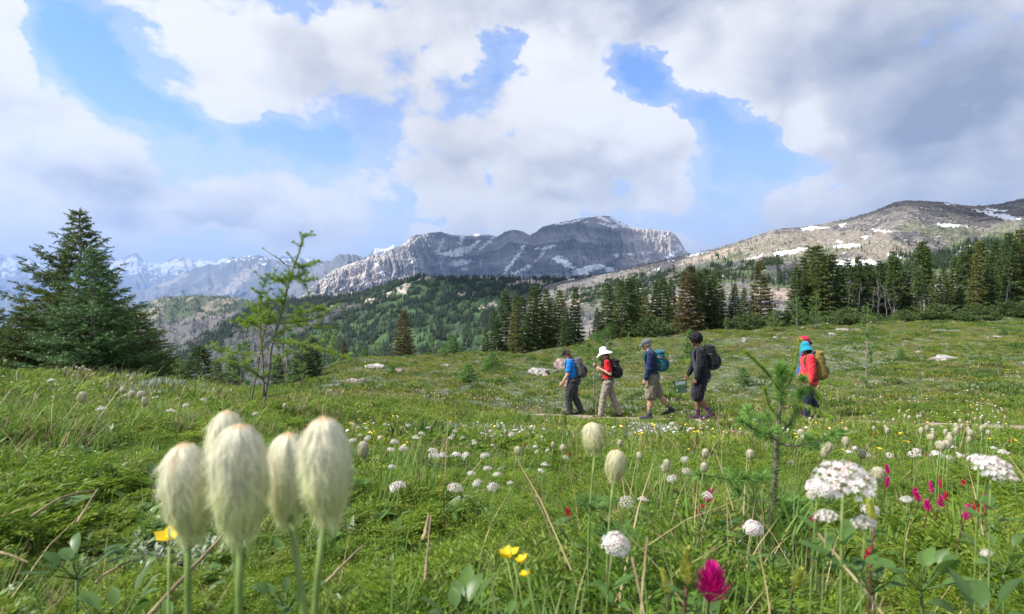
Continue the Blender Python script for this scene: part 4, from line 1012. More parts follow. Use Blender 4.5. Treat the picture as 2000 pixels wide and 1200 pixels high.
pr_ = np.clip(.42+1.6*n9+.75*d_-.85*m_*(.7-.9*n9)-1.0*r_, .015, 1.4)*(1-.55*b_*(1-.5*sstep(n9, 0, .3)))
pr_ = pr_*(X_ < 1750)*(X_ > 250)
forest_on(H1P, H1T, H1PX, 30000, pr_, 5, (4.5, 10.5), 'dense fir forest covering the long green ridge', snagf=b_*.8)
n8 = fbm(H0P[..., 0]/70, H0P[..., 1]/70, 4, 131)
forest_on(H0P, H0T, H0PX, 7000, np.clip(.35+1.8*n8, .04, 1.3), 6, (8, 15), 'scattered trees over the low tan knoll', snagf=np.full(H0T.shape, .2))
X_, Y_ = proj(M2P)
v_ = blobs(M2P, [(1250, 560, 120, 20, -12), (1370, 540, 90, 18, -6), (1480, 518, 46, 10, -16), (1430, 505, 26, 4, -12), (1520, 545, 60, 14, 0), (1800, 520, 110, 24, -12), (1920, 480, 66, 14, -14), (1700, 535, 60, 12, 0), (1970, 500, 60, 20, 0), (1180, 575, 80, 14, 0)], 12, 18, 132)
n7 = fbm(M2P[..., 0]/14, M2P[..., 1]/22, 4, 133)
forest_on(M2P, M2T, M2PX, 9000, np.clip(v_*sstep(n7, -.15, .15)+.012, 0, 1)*(Y_ > 470), 7, (1.6, 4.2), 'dark stunted firs on the lower mountainside', name='shrubs')
# boulders strewn over the bare mountainside
def rock_mesh(seed, sub=2, sq=(1, 1, .6), rough=.35):
    import bmesh
    bm = bmesh.new(); bmesh.ops.create_icosphere(bm, subdivisions=sub, radius=1.0); rg = np.random.default_rng(seed)
    V = np.array([v.co for v in bm.verts]); Fc = np.array([[v.index for v in f.verts] for f in bm.faces]); bm.free()
    for k in range(9):
        d = norm(rg.normal(size=3)); c = rg.uniform(.45, .85); s = V@d; V = V-np.clip(s-c, 0, None)[:, None]*d*.85
    nn = fbm(V[:, 0]*1.6+seed, V[:, 1]*1.6+V[:, 2]*1.3, 4, seed); V = V*(1+rough*nn[:, None])*np.array(sq)
    mb = MB(); mb.add(V, Fc); return mb
scree_m = mat('boulder_grey', (.20, .19, .185), .95, (.38, .34, .30), scale=.6, coord='Object')
RB = [rock_mesh(k, 1).mesh('loose_boulder', [scree_m], smooth=False) for k in range(3)]
rg = np.random.default_rng(9); n = 16000; nt, nu = M2T.shape
n6 = fbm(M2P[..., 0]/30, M2P[..., 1]/40, 4, 140)
w = (np.clip(.3+1.4*n6, .05, 1)*(M2T < 1.02)*(M2PX < 2150))[:-1, :-1].ravel(); w /= w.sum()
k = rg.choice(len(w), n, p=w); i, j = np.divmod(k, nu-1); a, b = rg.uniform(0, 1, (2, n, 1))
pt = M2P[i, j]*(1-a)*(1-b)+M2P[i+1, j]*a*(1-b)+M2P[i, j+1]*(1-a)*b+M2P[i+1, j+1]*a*b
sn_ = blobs(M2P, M2SNOW, 3.6, 8, 117)[i, j]; kp = sn_ < .3; pt = pt[kp]; n = len(pt)
sc = rg.gamma(2.0, .38, n)*np.clip(pt[:, 1]/500, .35, 1.2)
scatter('rubble', pt, RB, rg.integers(0, 3, n), rg.uniform(0, 6.28, n), .3, sc, 'loose grey boulders strewn over the bare mountainside', 'boulders')
# ---------------------------------------------------------------- ground cover (uncountable)
def frond_tuft(n=7, L=.12, pairs=8, leaf=5, seed=0, w=.0032, up=.75):
    """ferny, finely cut leaves rising from one crown"""
    rg = np.random.default_rng(seed); mb = MB(); D = []; P_ = []; S_ = []
    for k in range(n):
        a = k*6.283/n+rg.normal(0, .35); h_ = np.array([math.cos(a), math.sin(a), 0]); l_ = L*rg.uniform(.7, 1.25)
        t_ = np.linspace(0, 1, 6); el = up*rg.uniform(.6, 1.3)
        pp = np.outer(t_*l_*.8, h_); pp[:, 2] = l_*(el*t_-.55*el*t_**2)+.004
        pr = np.array([-h_[1], h_[0], 0])
        mb.tube(pp, [.0012]*6, 3, cap=False)
        for i in range(pairs):
            s = .28+.72*(i+.5)/pairs; o = np.array([np.interp(s, t_, pp[:, j]) for j in range(3)])
            pl = l_*.42*math.sin(math.pi*min(1, (1.08-s)*1.05+.05))+.006
            for sg in (-1, 1):
                d = norm(pr*sg+h_*.7+np.array([0, 0, rg.uniform(0, .45)]))
                for q in range(leaf+1):
                    f = (q+.4)/(leaf+1); oo = o+d*pl*f
                    dd = norm(d+(h_ if q % 2 else np.cross(d, [0, 0, 1])*-sg)*rg.uniform(.3, .9)+np.array([0, 0, rg.uniform(-.1, .5)]))
                    D.append(dd); P_.append(oo); S_.append((pl*(.15 if leaf > 4 else .24)+.004)*(1.2-f*.4))
    D = np.array(D); P_ = np.array(P_); S_ = np.array(S_)
    M = frames(D, rg.uniform(0, 6.28, len(D))); M = M*np.stack([np.full(len(S_), w), np.full(len(S_), w), S_], -1)[:, None, :]
    tv = np.array([[0, 0, 0], [.5, 0, .4], [0, .1, 1.0], [-.5, 0, .4]]); mb.stamp(tv, np.array([[0, 1, 2, 3]]), M, P_)
    return mb
def grass_tuft(n=16, L=.16, w=.004, seed=0, spread=.5):
    rg = np.random.default_rng(seed); mb = MB()
    for k in range(n):
        a = rg.uniform(0, 6.28); h_ = np.array([math.cos(a), math.sin(a), 0]); l_ = L*rg.uniform(.5, 1.2); b = spread*rg.uniform(.2, 1.2)
        t_ = np.array([0, .35, .7, 1.0]); pp = np.outer(t_**1.6*l_*b, h_)+rg.normal(0, .012, 3)*np.array([1, 1, 0]); pp[:, 2] = l_*(t_-.25*b*t_**2)
        s = np.array([-h_[1], h_[0], 0]); ww = w*np.array([.8, 1, .7, .05])
        V = np.vstack([pp-s*ww[:, None]/2, pp+s*ww[:, None]/2]); mb.add(V, np.array([[i, i+4, i+5, i+1] for i in range(3)]))
    return mb
def blade_leaf(mb, o, d, up, L, W, fold=.15, droop=.3, n=5, col=None):
    """broad leaf with a folded midrib"""
    d = norm(d); s = norm(np.cross(d, up)); nrm = np.cross(s, d); t_ = np.linspace(0, 1, n+1)
    wd = W*np.sin(np.pi*np.clip(t_, 0, 1)**.8)**.8*.5; wd[0] = W*.05; wd[-1] = 0.0005
    mid = o+np.outer(t_*L, d)+np.outer(-droop*L*t_**2, [0, 0, 1])
    lf = mid+s*wd[:, None]+nrm*(wd*fold*2)[:, None]; rt = mid-s*wd[:, None]+nrm*(wd*fold*2)[:, None]
    V = np.vstack([lf, mid, rt]); k = n+1
    Fq = [[i, i+1, k+i+1, k+i] for i in range(n)]+[[k+i, k+i+1, 2*k+i+1, 2*k+i] for i in range(n)]
    mb.add(V, np.array(Fq), 0, col)
def broad_plant(n=8, L=.07, W=.03, seed=0, up=.9):
    rg = np.random.default_rng(seed); mb = MB()
    for k in range(n):
        a = k*2.4+rg.normal(0, .3); d = np.array([math.cos(a), math.sin(a), up*rg.uniform(.4, 1.4)]); st = .02+.03*rg.uniform()
        o = norm(d)*st; mb.tube([[0, 0, 0], o], [.0012, .001], 3, cap=False)
        blade_leaf(mb, o, d, np.array([0, 0, 1.0])+rg.normal(0, .2, 3), L*rg.uniform(.6, 1.25), W*rg.uniform(.8, 1.2), droop=rg.uniform(.1, .5))
    return mb
def clump(n=70, r=.14, h=.07, L=.045, w=.014, seed=0, flat=.5):
    """low mound of small leaves"""
    rg = np.random.default_rng(seed); mb = MB()
    a = rg.uniform(0, 6.28, n); q = np.sqrt(rg.uniform(0, 1, n)); x = r*q*np.cos(a); y = r*q*np.sin(a); z = h*(1-q**2)*rg.uniform(.5, 1.1, n)
    D = norm(np.stack([x/r*.9, y/r*.9, flat+rg.uniform(0, .8, n)], -1)+rg.normal(0, .25, (n, 3)))
    M = frames(D, rg.uniform(0, 6.28, n)); M = M*np.stack([np.full(n, w), np.full(n, w), L*rg.uniform(.6, 1.3, n)], -1)[:, None, :]
    tv = np.array([[0, 0, 0], [.5, 0, .45], [0, .12, 1.0], [-.5, 0, .45]]); mb.stamp(tv, np.array([[0, 1, 2, 3]]), M, np.stack([x, y, z*.6], -1))
    return mb
fern_m = leaf_mat('ferny_leaf', (.075, .165, .016), (.26, .35, .035), (.19, .24, .04), trans=.48, rough=.5, pos_scale=1.6)
broad_m = leaf_mat('broad_leaf', (.05, .12, .025), (.13, .22, .045), trans=.35, rough=.42, spec=.45, pos_scale=1.6)
grass_m = leaf_mat('grass_blade', (.10, .20, .028), (.17, .27, .045), (.28, .25, .12), trans=.4, pos_scale=1.0)
dry_m = leaf_mat('dry_grass', (.36, .27, .15), (.27, .19, .11), trans=.2, pos_scale=1.0)
silver_m = leaf_mat('silvery_leaf', (.24, .29, .20), (.38, .42, .32), trans=.2, rough=.75, pos_scale=1.0)
heath_m = leaf_mat('low_heath', (.125, .195, .026), (.26, .28, .050), (.30, .28, .10), trans=.35, pos_scale=.35, pos_amt=.7)
heathdark_m = leaf_mat('dark_heath', (.060, .12, .022), (.10, .17, .03), (.11, .18, .04), trans=.3, pos_scale=.35)
olive_m = leaf_mat('olive_heath', (.20, .20, .065), (.28, .26, .11), (.28, .20, .13), trans=.3, pos_scale=.35)
fr = [frond_tuft(8+k, .110+.01*k, 10, 7, 200+k).mesh('ferny_tuft', [fern_m], smooth=False) for k in range(3)]
frm = [frond_tuft(8, .14, 7, 4, 210+k, w=.0058).mesh('ferny_tuft_small', [fern_m], smooth=False) for k in range(3)]
gr = [grass_tuft(16, .15, .0035, 220+k).mesh('grass_tuft', [grass_m], smooth=False) for k in range(2)]
dg = grass_tuft(7, .20, .002, 225, .8).mesh('dry_tuft', [dry_m], smooth=False)
br = [broad_plant(8, .065, .028, 230+k).mesh('broad_plant', [broad_m]) for k in range(3)]
sv = [broad_plant(12, .035, .010, 240+k, 1.6).mesh('silvery_plant', [silver_m]) for k in range(2)]
cl = [clump(80, .15, .085, .05, .014, 250+k).mesh('heath_clump', [heath_m], smooth=False) for k in range(2)]
cd = [clump(80, .15, .11, .055, .015, 260+k, .8).mesh('dark_clump', [heathdark_m], smooth=False) for k in range(2)]
co = [clump(70, .15, .06, .045, .012, 270+k).mesh('olive_clump', [olive_m], smooth=False) for k in range(2)]
cs = [clump(90, .15, .05, .035, .012, 280+k, .9).mesh('silver_clump', [silver_m], smooth=False) for k in range(2)]
PROT = fr+frm+gr+[dg]+br+sv+cl+cd+co+cs
IX = {}; _i = 0
for nm_, l_ in (('fr', fr), ('frm', frm), ('gr', gr), ('dg', [dg]), ('br', br), ('sv', sv), ('cl', cl), ('cd', cd), ('co', co), ('cs', cs)):
    IX[nm_] = list(range(_i, _i+len(l_))); _i += len(l_)
def path_dist(x, y):
    px = x/np.maximum(y, .1)*F+1000
    return np.abs(y-np.interp(px, PPX, PY, left=-99, right=99))
def silver_w(px, py, x, y):
    w = np.zeros(len(px))
    for (cx, cy, rx, ry) in [(120, 770, 320, 22), (300, 775, 160, 18), (330, 765, 220, 16), (1370, 740, 210, 40), (1260, 890, 160, 14), (1340, 905, 120, 12), (1300, 860, 160, 14), (900, 850, 120, 12), (1440, 870, 80, 12), (1100, 760, 200, 18), (1560, 700, 200, 20), (1620, 880, 60, 10), (330, 1100, 50, 30), (1050, 870, 120, 12)]:
        w = np.maximum(w, np.exp(-((px-cx)/rx)**2-((py-cy)/ry)**2))
    n = fbm(x*1.2, y*1.2, 3, 301)
    return np.clip(w*(.75+1.2*n), 0, 1)
def cover(name, n, y0, y1, table, scl, seed, label, cat, gap=.34, umax=1.12, hfun=None):
    rg = np.random.default_rng(seed)
    y = np.sqrt(rg.uniform(y0**2, y1**2, n)); u = rg.uniform(-umax, umax, n); x = u*y
    z = ground_z(x, y); px = u*F+1000; py = 600-z/y*F
    pd = path_dist(x, y)
    keep = pd > gap*rg.uniform(.2, 1.25, n)*np.where(px > 1480, .75, 1)
    x, y, z, px, py = x[keep], y[keep], z[keep], px[keep], py[keep]; n = len(x)
    kind = table(x, y, px, py, rg)     # array of keys
    idx = np.zeros(n, int)
    for k in set(kind): s_ = kind == k; idx[s_] = rg.choice(IX[k], s_.sum())
    sc = rg.uniform(scl[0], scl[1], n)*np.clip(.95+.75*fbm(x*(1.1 if y1 < 15 else .5), y*(1.1 if y1 < 15 else .5), 3, 360), .5, 1.6)
    ahead = np.interp(px, PPX, PY, left=-99, right=99)-y
    sc = sc*np.where((ahead > 0) & (ahead < 1.5), .45+.35*ahead/1.5, 1)
    return scatter(name, np.stack([x, y, z-.005], -1), PROT, idx, rg.uniform(0, 6.28, n), .12, sc, label, cat)
def pick(rg, n, keys, W):
    W = np.clip(np.array(W), 1e-4, None).T; W = W/W.sum(1, keepdims=True); c = W.cumsum(1); r_ = rg.uniform(0, 1, (n, 1))
    return np.array(keys)[np.minimum((r_ > c).sum(1), len(keys)-1)]
def tabA(x, y, px, py, rg):
    n = len(x); a = fbm(x*2.2, y*2.2, 3, 310); b = fbm(x*1.5+9, y*1.5, 3, 311); s_ = silver_w(px, py, x, y)
    brd = np.zeros(n)
    for (cx, cy, rx, ry) in [(900, 1120, 160, 90), (1800, 1080, 260, 90), (200, 1080, 190, 90), (830, 930, 150, 60), (1150, 1060, 120, 60)]:
        brd = np.maximum(brd, np.exp(-((px-cx)/rx)**2-((py-cy)/ry)**2))
    return pick(rg, n, ['fr', 'gr', 'br', 'sv', 'dg'], [(1.7+2.6*a)*(1-.85*s_), .16+.5*np.clip(-a, 0, 1), .22+1.3*np.clip(b, 0, 1)+1.8*brd, .08+7*s_, .02+.16*np.clip(-a, 0, 1)])
def tabB(x, y, px, py, rg):
    n = len(x); a = fbm(x*.9, y*.9, 3, 320); b = fbm(x*.8+9, y*.8, 3, 321); s_ = silver_w(px, py, x, y)
    q = 1-.85*s_
    return pick(rg, n, ['frm', 'gr', 'br', 'cs', 'dg', 'cl', 'cd', 'co'], [(1.2+2.6*a)*q, (.22+.4*b)*q, (.16+.9*np.clip(b, 0, 1))*q, .10+6*s_, .06+.3*np.clip(-a, 0, 1), .5+.5*np.clip(-a, 0, 1), .10+.3*a, .22+.9*np.clip(-a, 0, 1)])
def tabC(x, y, px, py, rg):
    n = len(x); a = fbm(x*.35, y*.35, 4, 330); b = fbm(x*.30+9, y*.30, 4, 331); s_ = silver_w(px, py, x, y)
    return pick(rg, n, ['cl', 'cd', 'co', 'cs', 'frm'], [1.0+1.4*b, .14+1.9*np.clip(a, 0, 1), .45+1.8*np.clip(-a, 0, 1), .20+1.0*np.clip(-b, 0, 1)+2.6*s_, .12+.3*a])
def path_strip():
    px = np.linspace(1032, 2250, 300); Yc = np.interp(px, PPX, PY); u = (px-1000)/F
    rows = []
    for k, w in enumerate(np.linspace(-.27, .27, 7)):
        y = Yc+w*(1+.35*fbm(px/40, px*0+3, 3, 340))+.06*fbm(px/25, px*0+k*.1, 3, 341); x = u*y
        rows.append(np.stack([x, y, ground_z(x, y)+.012+.015*(1-(w/.27)**2)], -1))
    V = np.array(rows); n = V.shape[1]; i = np.arange(6)[:, None]*n; j = np.arange(n-1)[None]
    mb = MB(); mb.add(V.reshape(-1, 3), np.stack([i+j, i+j+1, i+n+j+1, i+n+j], -1).reshape(-1, 4))
    o = mb.build('footpath', mat('trodden_earth', (.22, .175, .13), .95, (.34, .28, .22), scale=3, bump=.6, bscale=30)); tag(o, 'narrow trodden earth trail under the hikers', kind='structure')
path_strip()
cover('meadow_plants', 19000, .42, 3.6, tabA, (.65, 1.35), 1, 'dense ferny leaves and broad leaves of the near meadow', 'ground cover', umax=1.7)
cover('meadow_plants', 33000, 3.3, 13.5, tabB, (.75, 1.5), 2, 'low leafy cover of the middle meadow', 'ground cover', gap=.34, umax=1.4)
cover('meadow_plants', 62000, 12.5, 60, tabC, (.7, 1.8), 3, 'low heath and grass covering the far meadow', 'ground cover', gap=.34)
# far specks of blossom nobody could count
def specks():
    rg = np.random.default_rng(8)
    wm = mat('white_petal', (.72, .70, .68), .7); ym = mat('yellow_petal', (.80, .60, .02), .6); pm = mat('pinkish_petal', (.55, .20, .20), .7)
    kinds = []
    for m_ in (wm, ym, pm):
        mb = MB(); mb.lathe([(.0, .01), (.016, .013), (.02, .018), (.012, .026), (0, .028)], 6); mb.tube([[0, 0, -.12], [0, 0, .012]], .0015, 3, cap=False); kinds.append(mb.mesh('tiny_blossom', [m_]))
    n = 2800; py = rg.uniform(705, 850, n); px = rg.uniform(650, 2060, n)
    keep = rg.uniform(0, 1, n) < np.clip(.25+1.6*fbm(px/90, py/20, 3, 350)+.5*(py > 770), 0, 1)
    pt = np.array([hit(a, b, .1) for a, b in zip(px[keep], py[keep])]); n = len(pt)
    pt = pt[path_dist(pt[:, 0], pt[:, 1]) > .3]; n = len(pt)
    scatter('tiny_blossoms', pt, kinds, rg.choice([0, 0, 0, 0, 1, 1, 2], n), rg.uniform(0, 6, n), .2, rg.uniform(.45, 1.0, n), 'countless tiny white and yellow blossoms dotting the far meadow', 'flowers')
specks()
# ---------------------------------------------------------------- rocks on the meadow
rock_pale = mat('pale_rock', (.42, .39, .36), .9, (.24, .22, .21), scale=3.5, bump=.6, bscale=14)
rock_pink = mat('pinkish_rock', (.36, .28, .25), .9, (.24, .19, .18), scale=3.5, bump=.6, bscale=14)
RK = [rock_mesh(400+k, 3, (1, .8, .62), .28) for k in range(5)]
RKM = {}
def rock(px, py, wpx, hpx, lb, pink=False, k=None, group=None, Yy=None):
    p = hit(px, py) if Yy is None else onground(px, Yy); w = wpx/F*p[1]/2; h_ = hpx/F*p[1]
    k = RNG.integers(0, 5) if k is None else k
    key = (k, pink)
    if key not in RKM: RKM[key] = RK[k].mesh('rock', [rock_pink if pink else rock_pale], smooth=False)
    o = link(bpy.data.objects.new('rock', RKM[key])); o.location = (p[0], p[1], p[2]+h_*.18); o.scale = (w, w*.8, h_/1.0); o.rotation_euler = (RNG.normal(0, .08), RNG.normal(0, .08), RNG.uniform(-.5, .5))
    tag(o, lb, 'rock', group); return o
for r_ in [(1050, 733, 44, 20, 'large pale boulder lying left above the blue-shirted hiker'), (1066, 736, 16, 8, 'small reddish stone at the right end of the large pale boulder', True), (1098, 722, 38, 30, 'tan boulder partly hidden by the first hiker', True), (733, 722, 52, 14, 'long flat grey rock on the brow below the lone brown fir'), (777, 727, 22, 8, 'small dark stone right of the long flat grey rock', True), (600, 745, 40, 18, 'rough pinkish rock just right of the leaning larch', True),
  (690, 748, 26, 12, 'pinkish stone between the leaning larch and the flat grey rock', True), (708, 746, 16, 9, 'small brown stone touching the pinkish stone', True), (745, 762, 24, 6, 'low flat stone sunk in the grass under the flat grey rock'), (875, 800, 26, 15, 'small bright white rock alone in the grass left of the hikers'), (990, 742, 14, 6, 'tiny grey stone left of the large pale boulder'), (1454, 669, 18, 11, 'squarish pale rock right of the black-haired hiker'),
  (1626, 657, 18, 9, 'whitish rock above the olive backpack'), (1645, 647, 26, 6, 'flat whitish slab near the tree edge above the olive backpack'), (1658, 683, 22, 7, 'flat grey stone right of the red headscarf'), (1797, 690, 14, 6, 'small grey stone left above the flat pale rock'), (1844, 707, 56, 16, 'wide flat pale rock in the meadow at right'), (1818, 707, 20, 6, 'small pale stone touching the wide flat pale rock'), (1950, 660, 20, 5, 'flat stone high in the meadow at right'), (1930, 663, 8, 6, 'tiny stone beside the flat stone at right'), (1530, 663, 12, 5, 'tiny whitish stone left of the red headscarf'), (1515, 662, 10, 6, 'tiny stone beside the whitish stone'),
  (845, 688, 24, 5, 'pale slab on the horizon of the meadow'), (870, 716, 30, 6, 'flat pinkish slab in the mid meadow', True), (900, 700, 12, 5, 'tiny stone near the fir clump')]: rock(*r_)
rg = np.random.default_rng(77)
epx = np.sort(np.concatenate([rg.uniform(1170, 1520, 34), rg.uniform(1545, 1900, 26)]))
for i, px in enumerate(epx):
    top = np.interp(px, [1170, 1300, 1420, 1520, 1545, 1900, 2000], [652, 650, 634, 628, 640, 617, 612])
    rock(px, top+rg.uniform(-2, 5), rg.uniform(5, 16), rg.uniform(4, 9), 'pinkish tan stone in the row at the foot of the firs, %s from the left' % ordw(i+1), bool(rg.uniform() < .75), group='stones at the foot of the firs')
# ---------------------------------------------------------------- flowers and seedheads
def hair_mat(name, c, tr=.45):
    m, t, p = new_mat(name); a = t.node('ShaderNodeAttribute'); a.attribute_name = 'tint'
    cc = t.v('MULTIPLY', a.outputs[0], c); t.put(p.inputs['Base Color'], cc); p.inputs['Roughness'].default_value = .6; p.inputs['Specular IOR Level'].default_value = .2
    add_trans(t, p, cc, tr); return m
fluff_m = hair_mat('silky_hair', (.97, .96, .86), .5); fluffgrey_m = hair_mat('grey_silky_hair', (.62, .60, .50))
stem_m = mat('green_stem', (.16, .26, .06), .6, (.22, .30, .09), scale=20, trans=.2); stemred_m = mat('dark_red_stem', (.10, .035, .03), .6)
stalk_m = mat('dry_stalk', (.34, .28, .15), .85, (.17, .13, .07), scale=18, bump=.3)
def egg(s):   # radius along the head, s = 0 at the top .. 1 at the stem
    return np.interp(s, [0, .04, .12, .25, .42, .6, .75, .88, 1.0], [.05, .46, .74, .93, 1.0, .99, .90, .70, .44])
def seedhead(nh, L=.052, Rr=.0195, seed=0, w=.00035, seg=6, lift=.0016, ragged=1.0):
    rg = np.random.default_rng(seed); mb = MB()
    ss = np.linspace(0, .97, 14); mb.lathe([(egg(s)*Rr*.90, L*(1-s)) for s in ss], 16, 0, col=(.95, .95, .80))
    s0 = rg.uniform(0, 1, nh)**1.05*.86; ln = rg.uniform(.18, .42, nh); th = rg.uniform(0, 6.28, nh)
    lock = np.round(th*rg.choice([7, 9, 11], nh)/6.28)   # hairs gather in locks
    thl = lock*6.28/9
    t_ = np.linspace(0, 1, seg)
    sw = rg.normal(0, .22, nh)+.25*np.sin(th*3+seed)
    ln = np.minimum(ln, rg.uniform(1.0, 1.16, nh)-s0); S_ = s0[:, None]+ln[:, None]*t_; out = np.clip(S_-1.0, 0, None); Sc = np.clip(S_, 0, 1.0)
    TH = th[:, None]+sw[:, None]*t_+.10*np.sin(t_*7+rg.uniform(0, 6, nh)[:, None])
    fly = (rg.uniform(0, 1, nh) < .20*ragged)[:, None]*rg.uniform(.5, 2.8, nh)[:, None]*.0022
    r_ = egg(Sc)*Rr*(1+.12*fbm(TH*2.3+seed, S_*2.2, 3, seed))+lift*(.2+t_)*rg.uniform(.2, 1.4, nh)[:, None]+fly*t_**2
    Z = L*(1-S_)-out*L*.2
    P_ = np.stack([r_*np.cos(TH), r_*np.sin(TH), Z], -1)
    tn = np.gradient(P_, axis=1); rad = np.stack([np.cos(TH), np.sin(TH), 0*TH], -1)
    sd = norm(np.cross(tn, rad)); ww = (w*np.linspace(1, .25, seg))[None, :, None]*rg.uniform(.6, 1.3, nh)[:, None, None]
    A = P_-sd*ww; B = P_+sd*ww; V = np.stack([A, B], 2).reshape(nh, seg*2, 3)
    Fq = np.array([[2*i, 2*i+1, 2*i+3, 2*i+2] for i in range(seg-1)]); Fo = (Fq[None]+np.arange(nh)[:, None, None]*seg*2).reshape(-1, 4)
    g = np.clip(S_, 0, 1)
    top = np.array([.86, .55, .30]); wh = np.array([1.0, .99, .92]); gr_ = np.array([.84, .88, .56])
    C = wh*(1-sstep(g, .12, .95)[..., None])+gr_*sstep(g, .12, .95)[..., None]
    k = np.clip((1-sstep(g, .005, .035))+.55*np.exp(-((np.mod(TH+3.14, 6.28)-1.57)/.12)**2)*(1-sstep(g, .05, .4)), 0, 1)[..., None]*.8; C = C*(1-k)+top*k
    C = C*(rg.uniform(.80, 1.06, nh)*(1+.16*fbm(th*3.1+seed, s0*2, 3, seed+2)))[:, None, None]
    C = np.repeat(C[:, :, None, :], 2, 2).reshape(nh*seg*2, 3)
    mb.add(V.reshape(-1, 3), Fo, 0, C); return mb
def unit_stem(r=.0018, bend=.03, seed=0, sides=6):
    rg = np.random.default_rng(seed); z = np.linspace(0, 1, 9); a, b = rg.normal(0, bend, 2)
    p = np.stack([a*np.sin(z*3.14)*.3, b*np.sin(z*3.14)*.3, z], -1); mb = MB(); mb.tube(p, np.linspace(r*1.15, r*.9, 9), sides); return mb
def cut_leaf(mb, o, d, L, seed, n=7):
    """one finely cut stem leaf"""
    rg = np.random.default_rng(seed); d = norm(d); s = norm(np.cross(d, [0, 0, 1]))
    for k in range(n):
        a = (k/(n-1)-.5)*2.0; dd = norm(d*math.cos(a)+s*math.sin(a)+np.array([0, 0, .15]))
        blade_leaf(mb, o, dd, np.array([0, 0, 1.0]), L*(1-.35*abs(a))*rg.uniform(.8, 1.1), L*.13, droop=.25, n=3)
        for q in (-.5, .5): blade_leaf(mb, o+dd*L*.35, norm(dd+s*q), np.array([0, 0, 1.0]), L*.35, L*.09, droop=.2, n=2)
stemleaf_m = mat('stem_leaf', (.07, .15, .03), .55, (.10, .19, .04), scale=15, trans=.35)
def floret_t(seed=0, k=5, L=1.0, w=.55):
    V = []; Fc = []
    for i in range(k):
        a = i*6.283/k; c, s = math.cos(a), math.sin(a); b = len(V)
        V += [[.1*c, .1*s, .0], [c*.55-s*w*.5, s*.55+c*w*.5, .22], [c*L, s*L, .12], [c*.55+s*w*.5, s*.55-c*w*.5, .22]]
        Fc.append([b, b+1, b+2, b+3])
    for i in range(3):
        a = i*2.1+.4; b = len(V); V += [[.05, 0, 0], [-.05, 0, 0], [.35*math.cos(a), .35*math.sin(a), 1.0]]; Fc.append([b, b+1, b+2, b+2])
    return np.array(V), np.array(Fc)
petal_m = hair_mat('pinkish_white_petal', (.87, .835, .81), .35)
FT = floret_t()
def umbel(R_=.028, n=60, seed=0, fl=.0042, dome=.6, lobes=1):
    """rounded head of tiny five-petalled florets on branched stalklets; stem end at the origin"""
    rg = np.random.default_rng(seed); mb = MB(); gb = MB()
    cen = [np.zeros(3)] if lobes == 1 else [np.array([R_*.62*math.cos(a), R_*.62*math.sin(a), -R_*.12]) for a in np.arange(lobes-1)*6.28/(lobes-1)+.4]+[np.array([0, 0, R_*.25])]
    P_ = []; D = []
    for c in cen:
        m_ = n//len(cen); rr = R_ if lobes == 1 else R_*.50
        i = np.arange(m_); q = (i+.5)/m_; el = np.arccos(1-q*1.12); a = i*2.39996
        d = np.stack([np.sin(el)*np.cos(a), np.sin(el)*np.sin(a), np.cos(el)], -1)
        p = d*np.array([rr, rr, rr*dome])*rg.uniform(.85, 1.12, (m_, 1))+c+np.array([0, 0, R_*.75]); P_.append(p); D.append(d)
        gb.tube([[0, 0, 0], c*.6+np.array([0, 0, R_*.5])], [.0012, .0009], 4, cap=False)
        for k in range(0, m_, 3): gb.tube([c*.6+np.array([0, 0, R_*.5]), p[k]-d[k]*.001], [.0006, .0004], 3, cap=False)
    P_ = np.vstack(P_); D = np.vstack(D); M = frames(D, rg.uniform(0, 6.28, len(D)))*fl*rg.uniform(.8, 1.2, (len(D), 1, 1))
    C = np.array([[1, 1, 1]])*rg.uniform(.88, 1.05, (len(D), 1)); pk = rg.uniform(0, 1, len(D)) < .22; C[pk] = C[pk]*np.array([1.0, .82, .86])
    mb.stamp(FT[0], FT[1], M, P_, 0, C)
    # buds between
    bt = np.array([[.5, 0, 0], [0, .5, 0], [-.5, 0, 0], [0, -.5, 0], [0, 0, 1.0], [0, 0, -.6]]); bf = np.array([[0, 1, 4], [1, 2, 4], [2, 3, 4], [3, 0, 4], [1, 0, 5], [2, 1, 5], [3, 2, 5], [0, 3, 5]])
    k = rg.integers(0, len(P_), len(P_)//2); mb.stamp(bt, bf, M[k]*.5, P_[k]*np.array([.93, .93, .9]), 0, np.tile([.75, .45, .45], (len(k), 1)))
    return mb, gb
def brush(n=30, L=.05, bl=.022, bw=.007, seed=0):
    rg = np.random.default_rng(seed); mb = MB()
    for i in range(n):
        f = i/n; a = i*2.4; z = L*.85*f; e = .95-.6*f+rg.normal(0, .1); d = np.array([math.cos(a)*math.sin(e), math.sin(a)*math.sin(e), math.cos(e)])
        o = np.array([math.cos(a)*.002, math.sin(a)*.002, z]); l_ = bl*(1-.35*f)*rg.uniform(.8, 1.15); v = rg.uniform(.8, 1.1)
        blade_leaf(mb, o, d, np.array([0, 0, 1.0]), l_, bw, droop=-.25, n=4, col=(v, v, v))
        s = norm(np.cross(d, [0, 0, 1.0]))
        for q in (-.45, .45): blade_leaf(mb, o+d*l_*.35, norm(d+s*q), np.array([0, 0, 1.0]), l_*.55, bw*.4, droop=-.3, n=3, col=(v*1.1, v*1.1, v*1.1))
    return mb
magenta_m = hair_mat('magenta_bract', (.62, .012, .24), .3); red_m = hair_mat('crimson_bract', (.55, .015, .06), .3); yelgreen_m = hair_mat('yellow_green_bract', (.46, .50, .10), .35)
yellow_m = mat('bright_yellow_petal', (.86, .62, .015), .45, trans=.3)
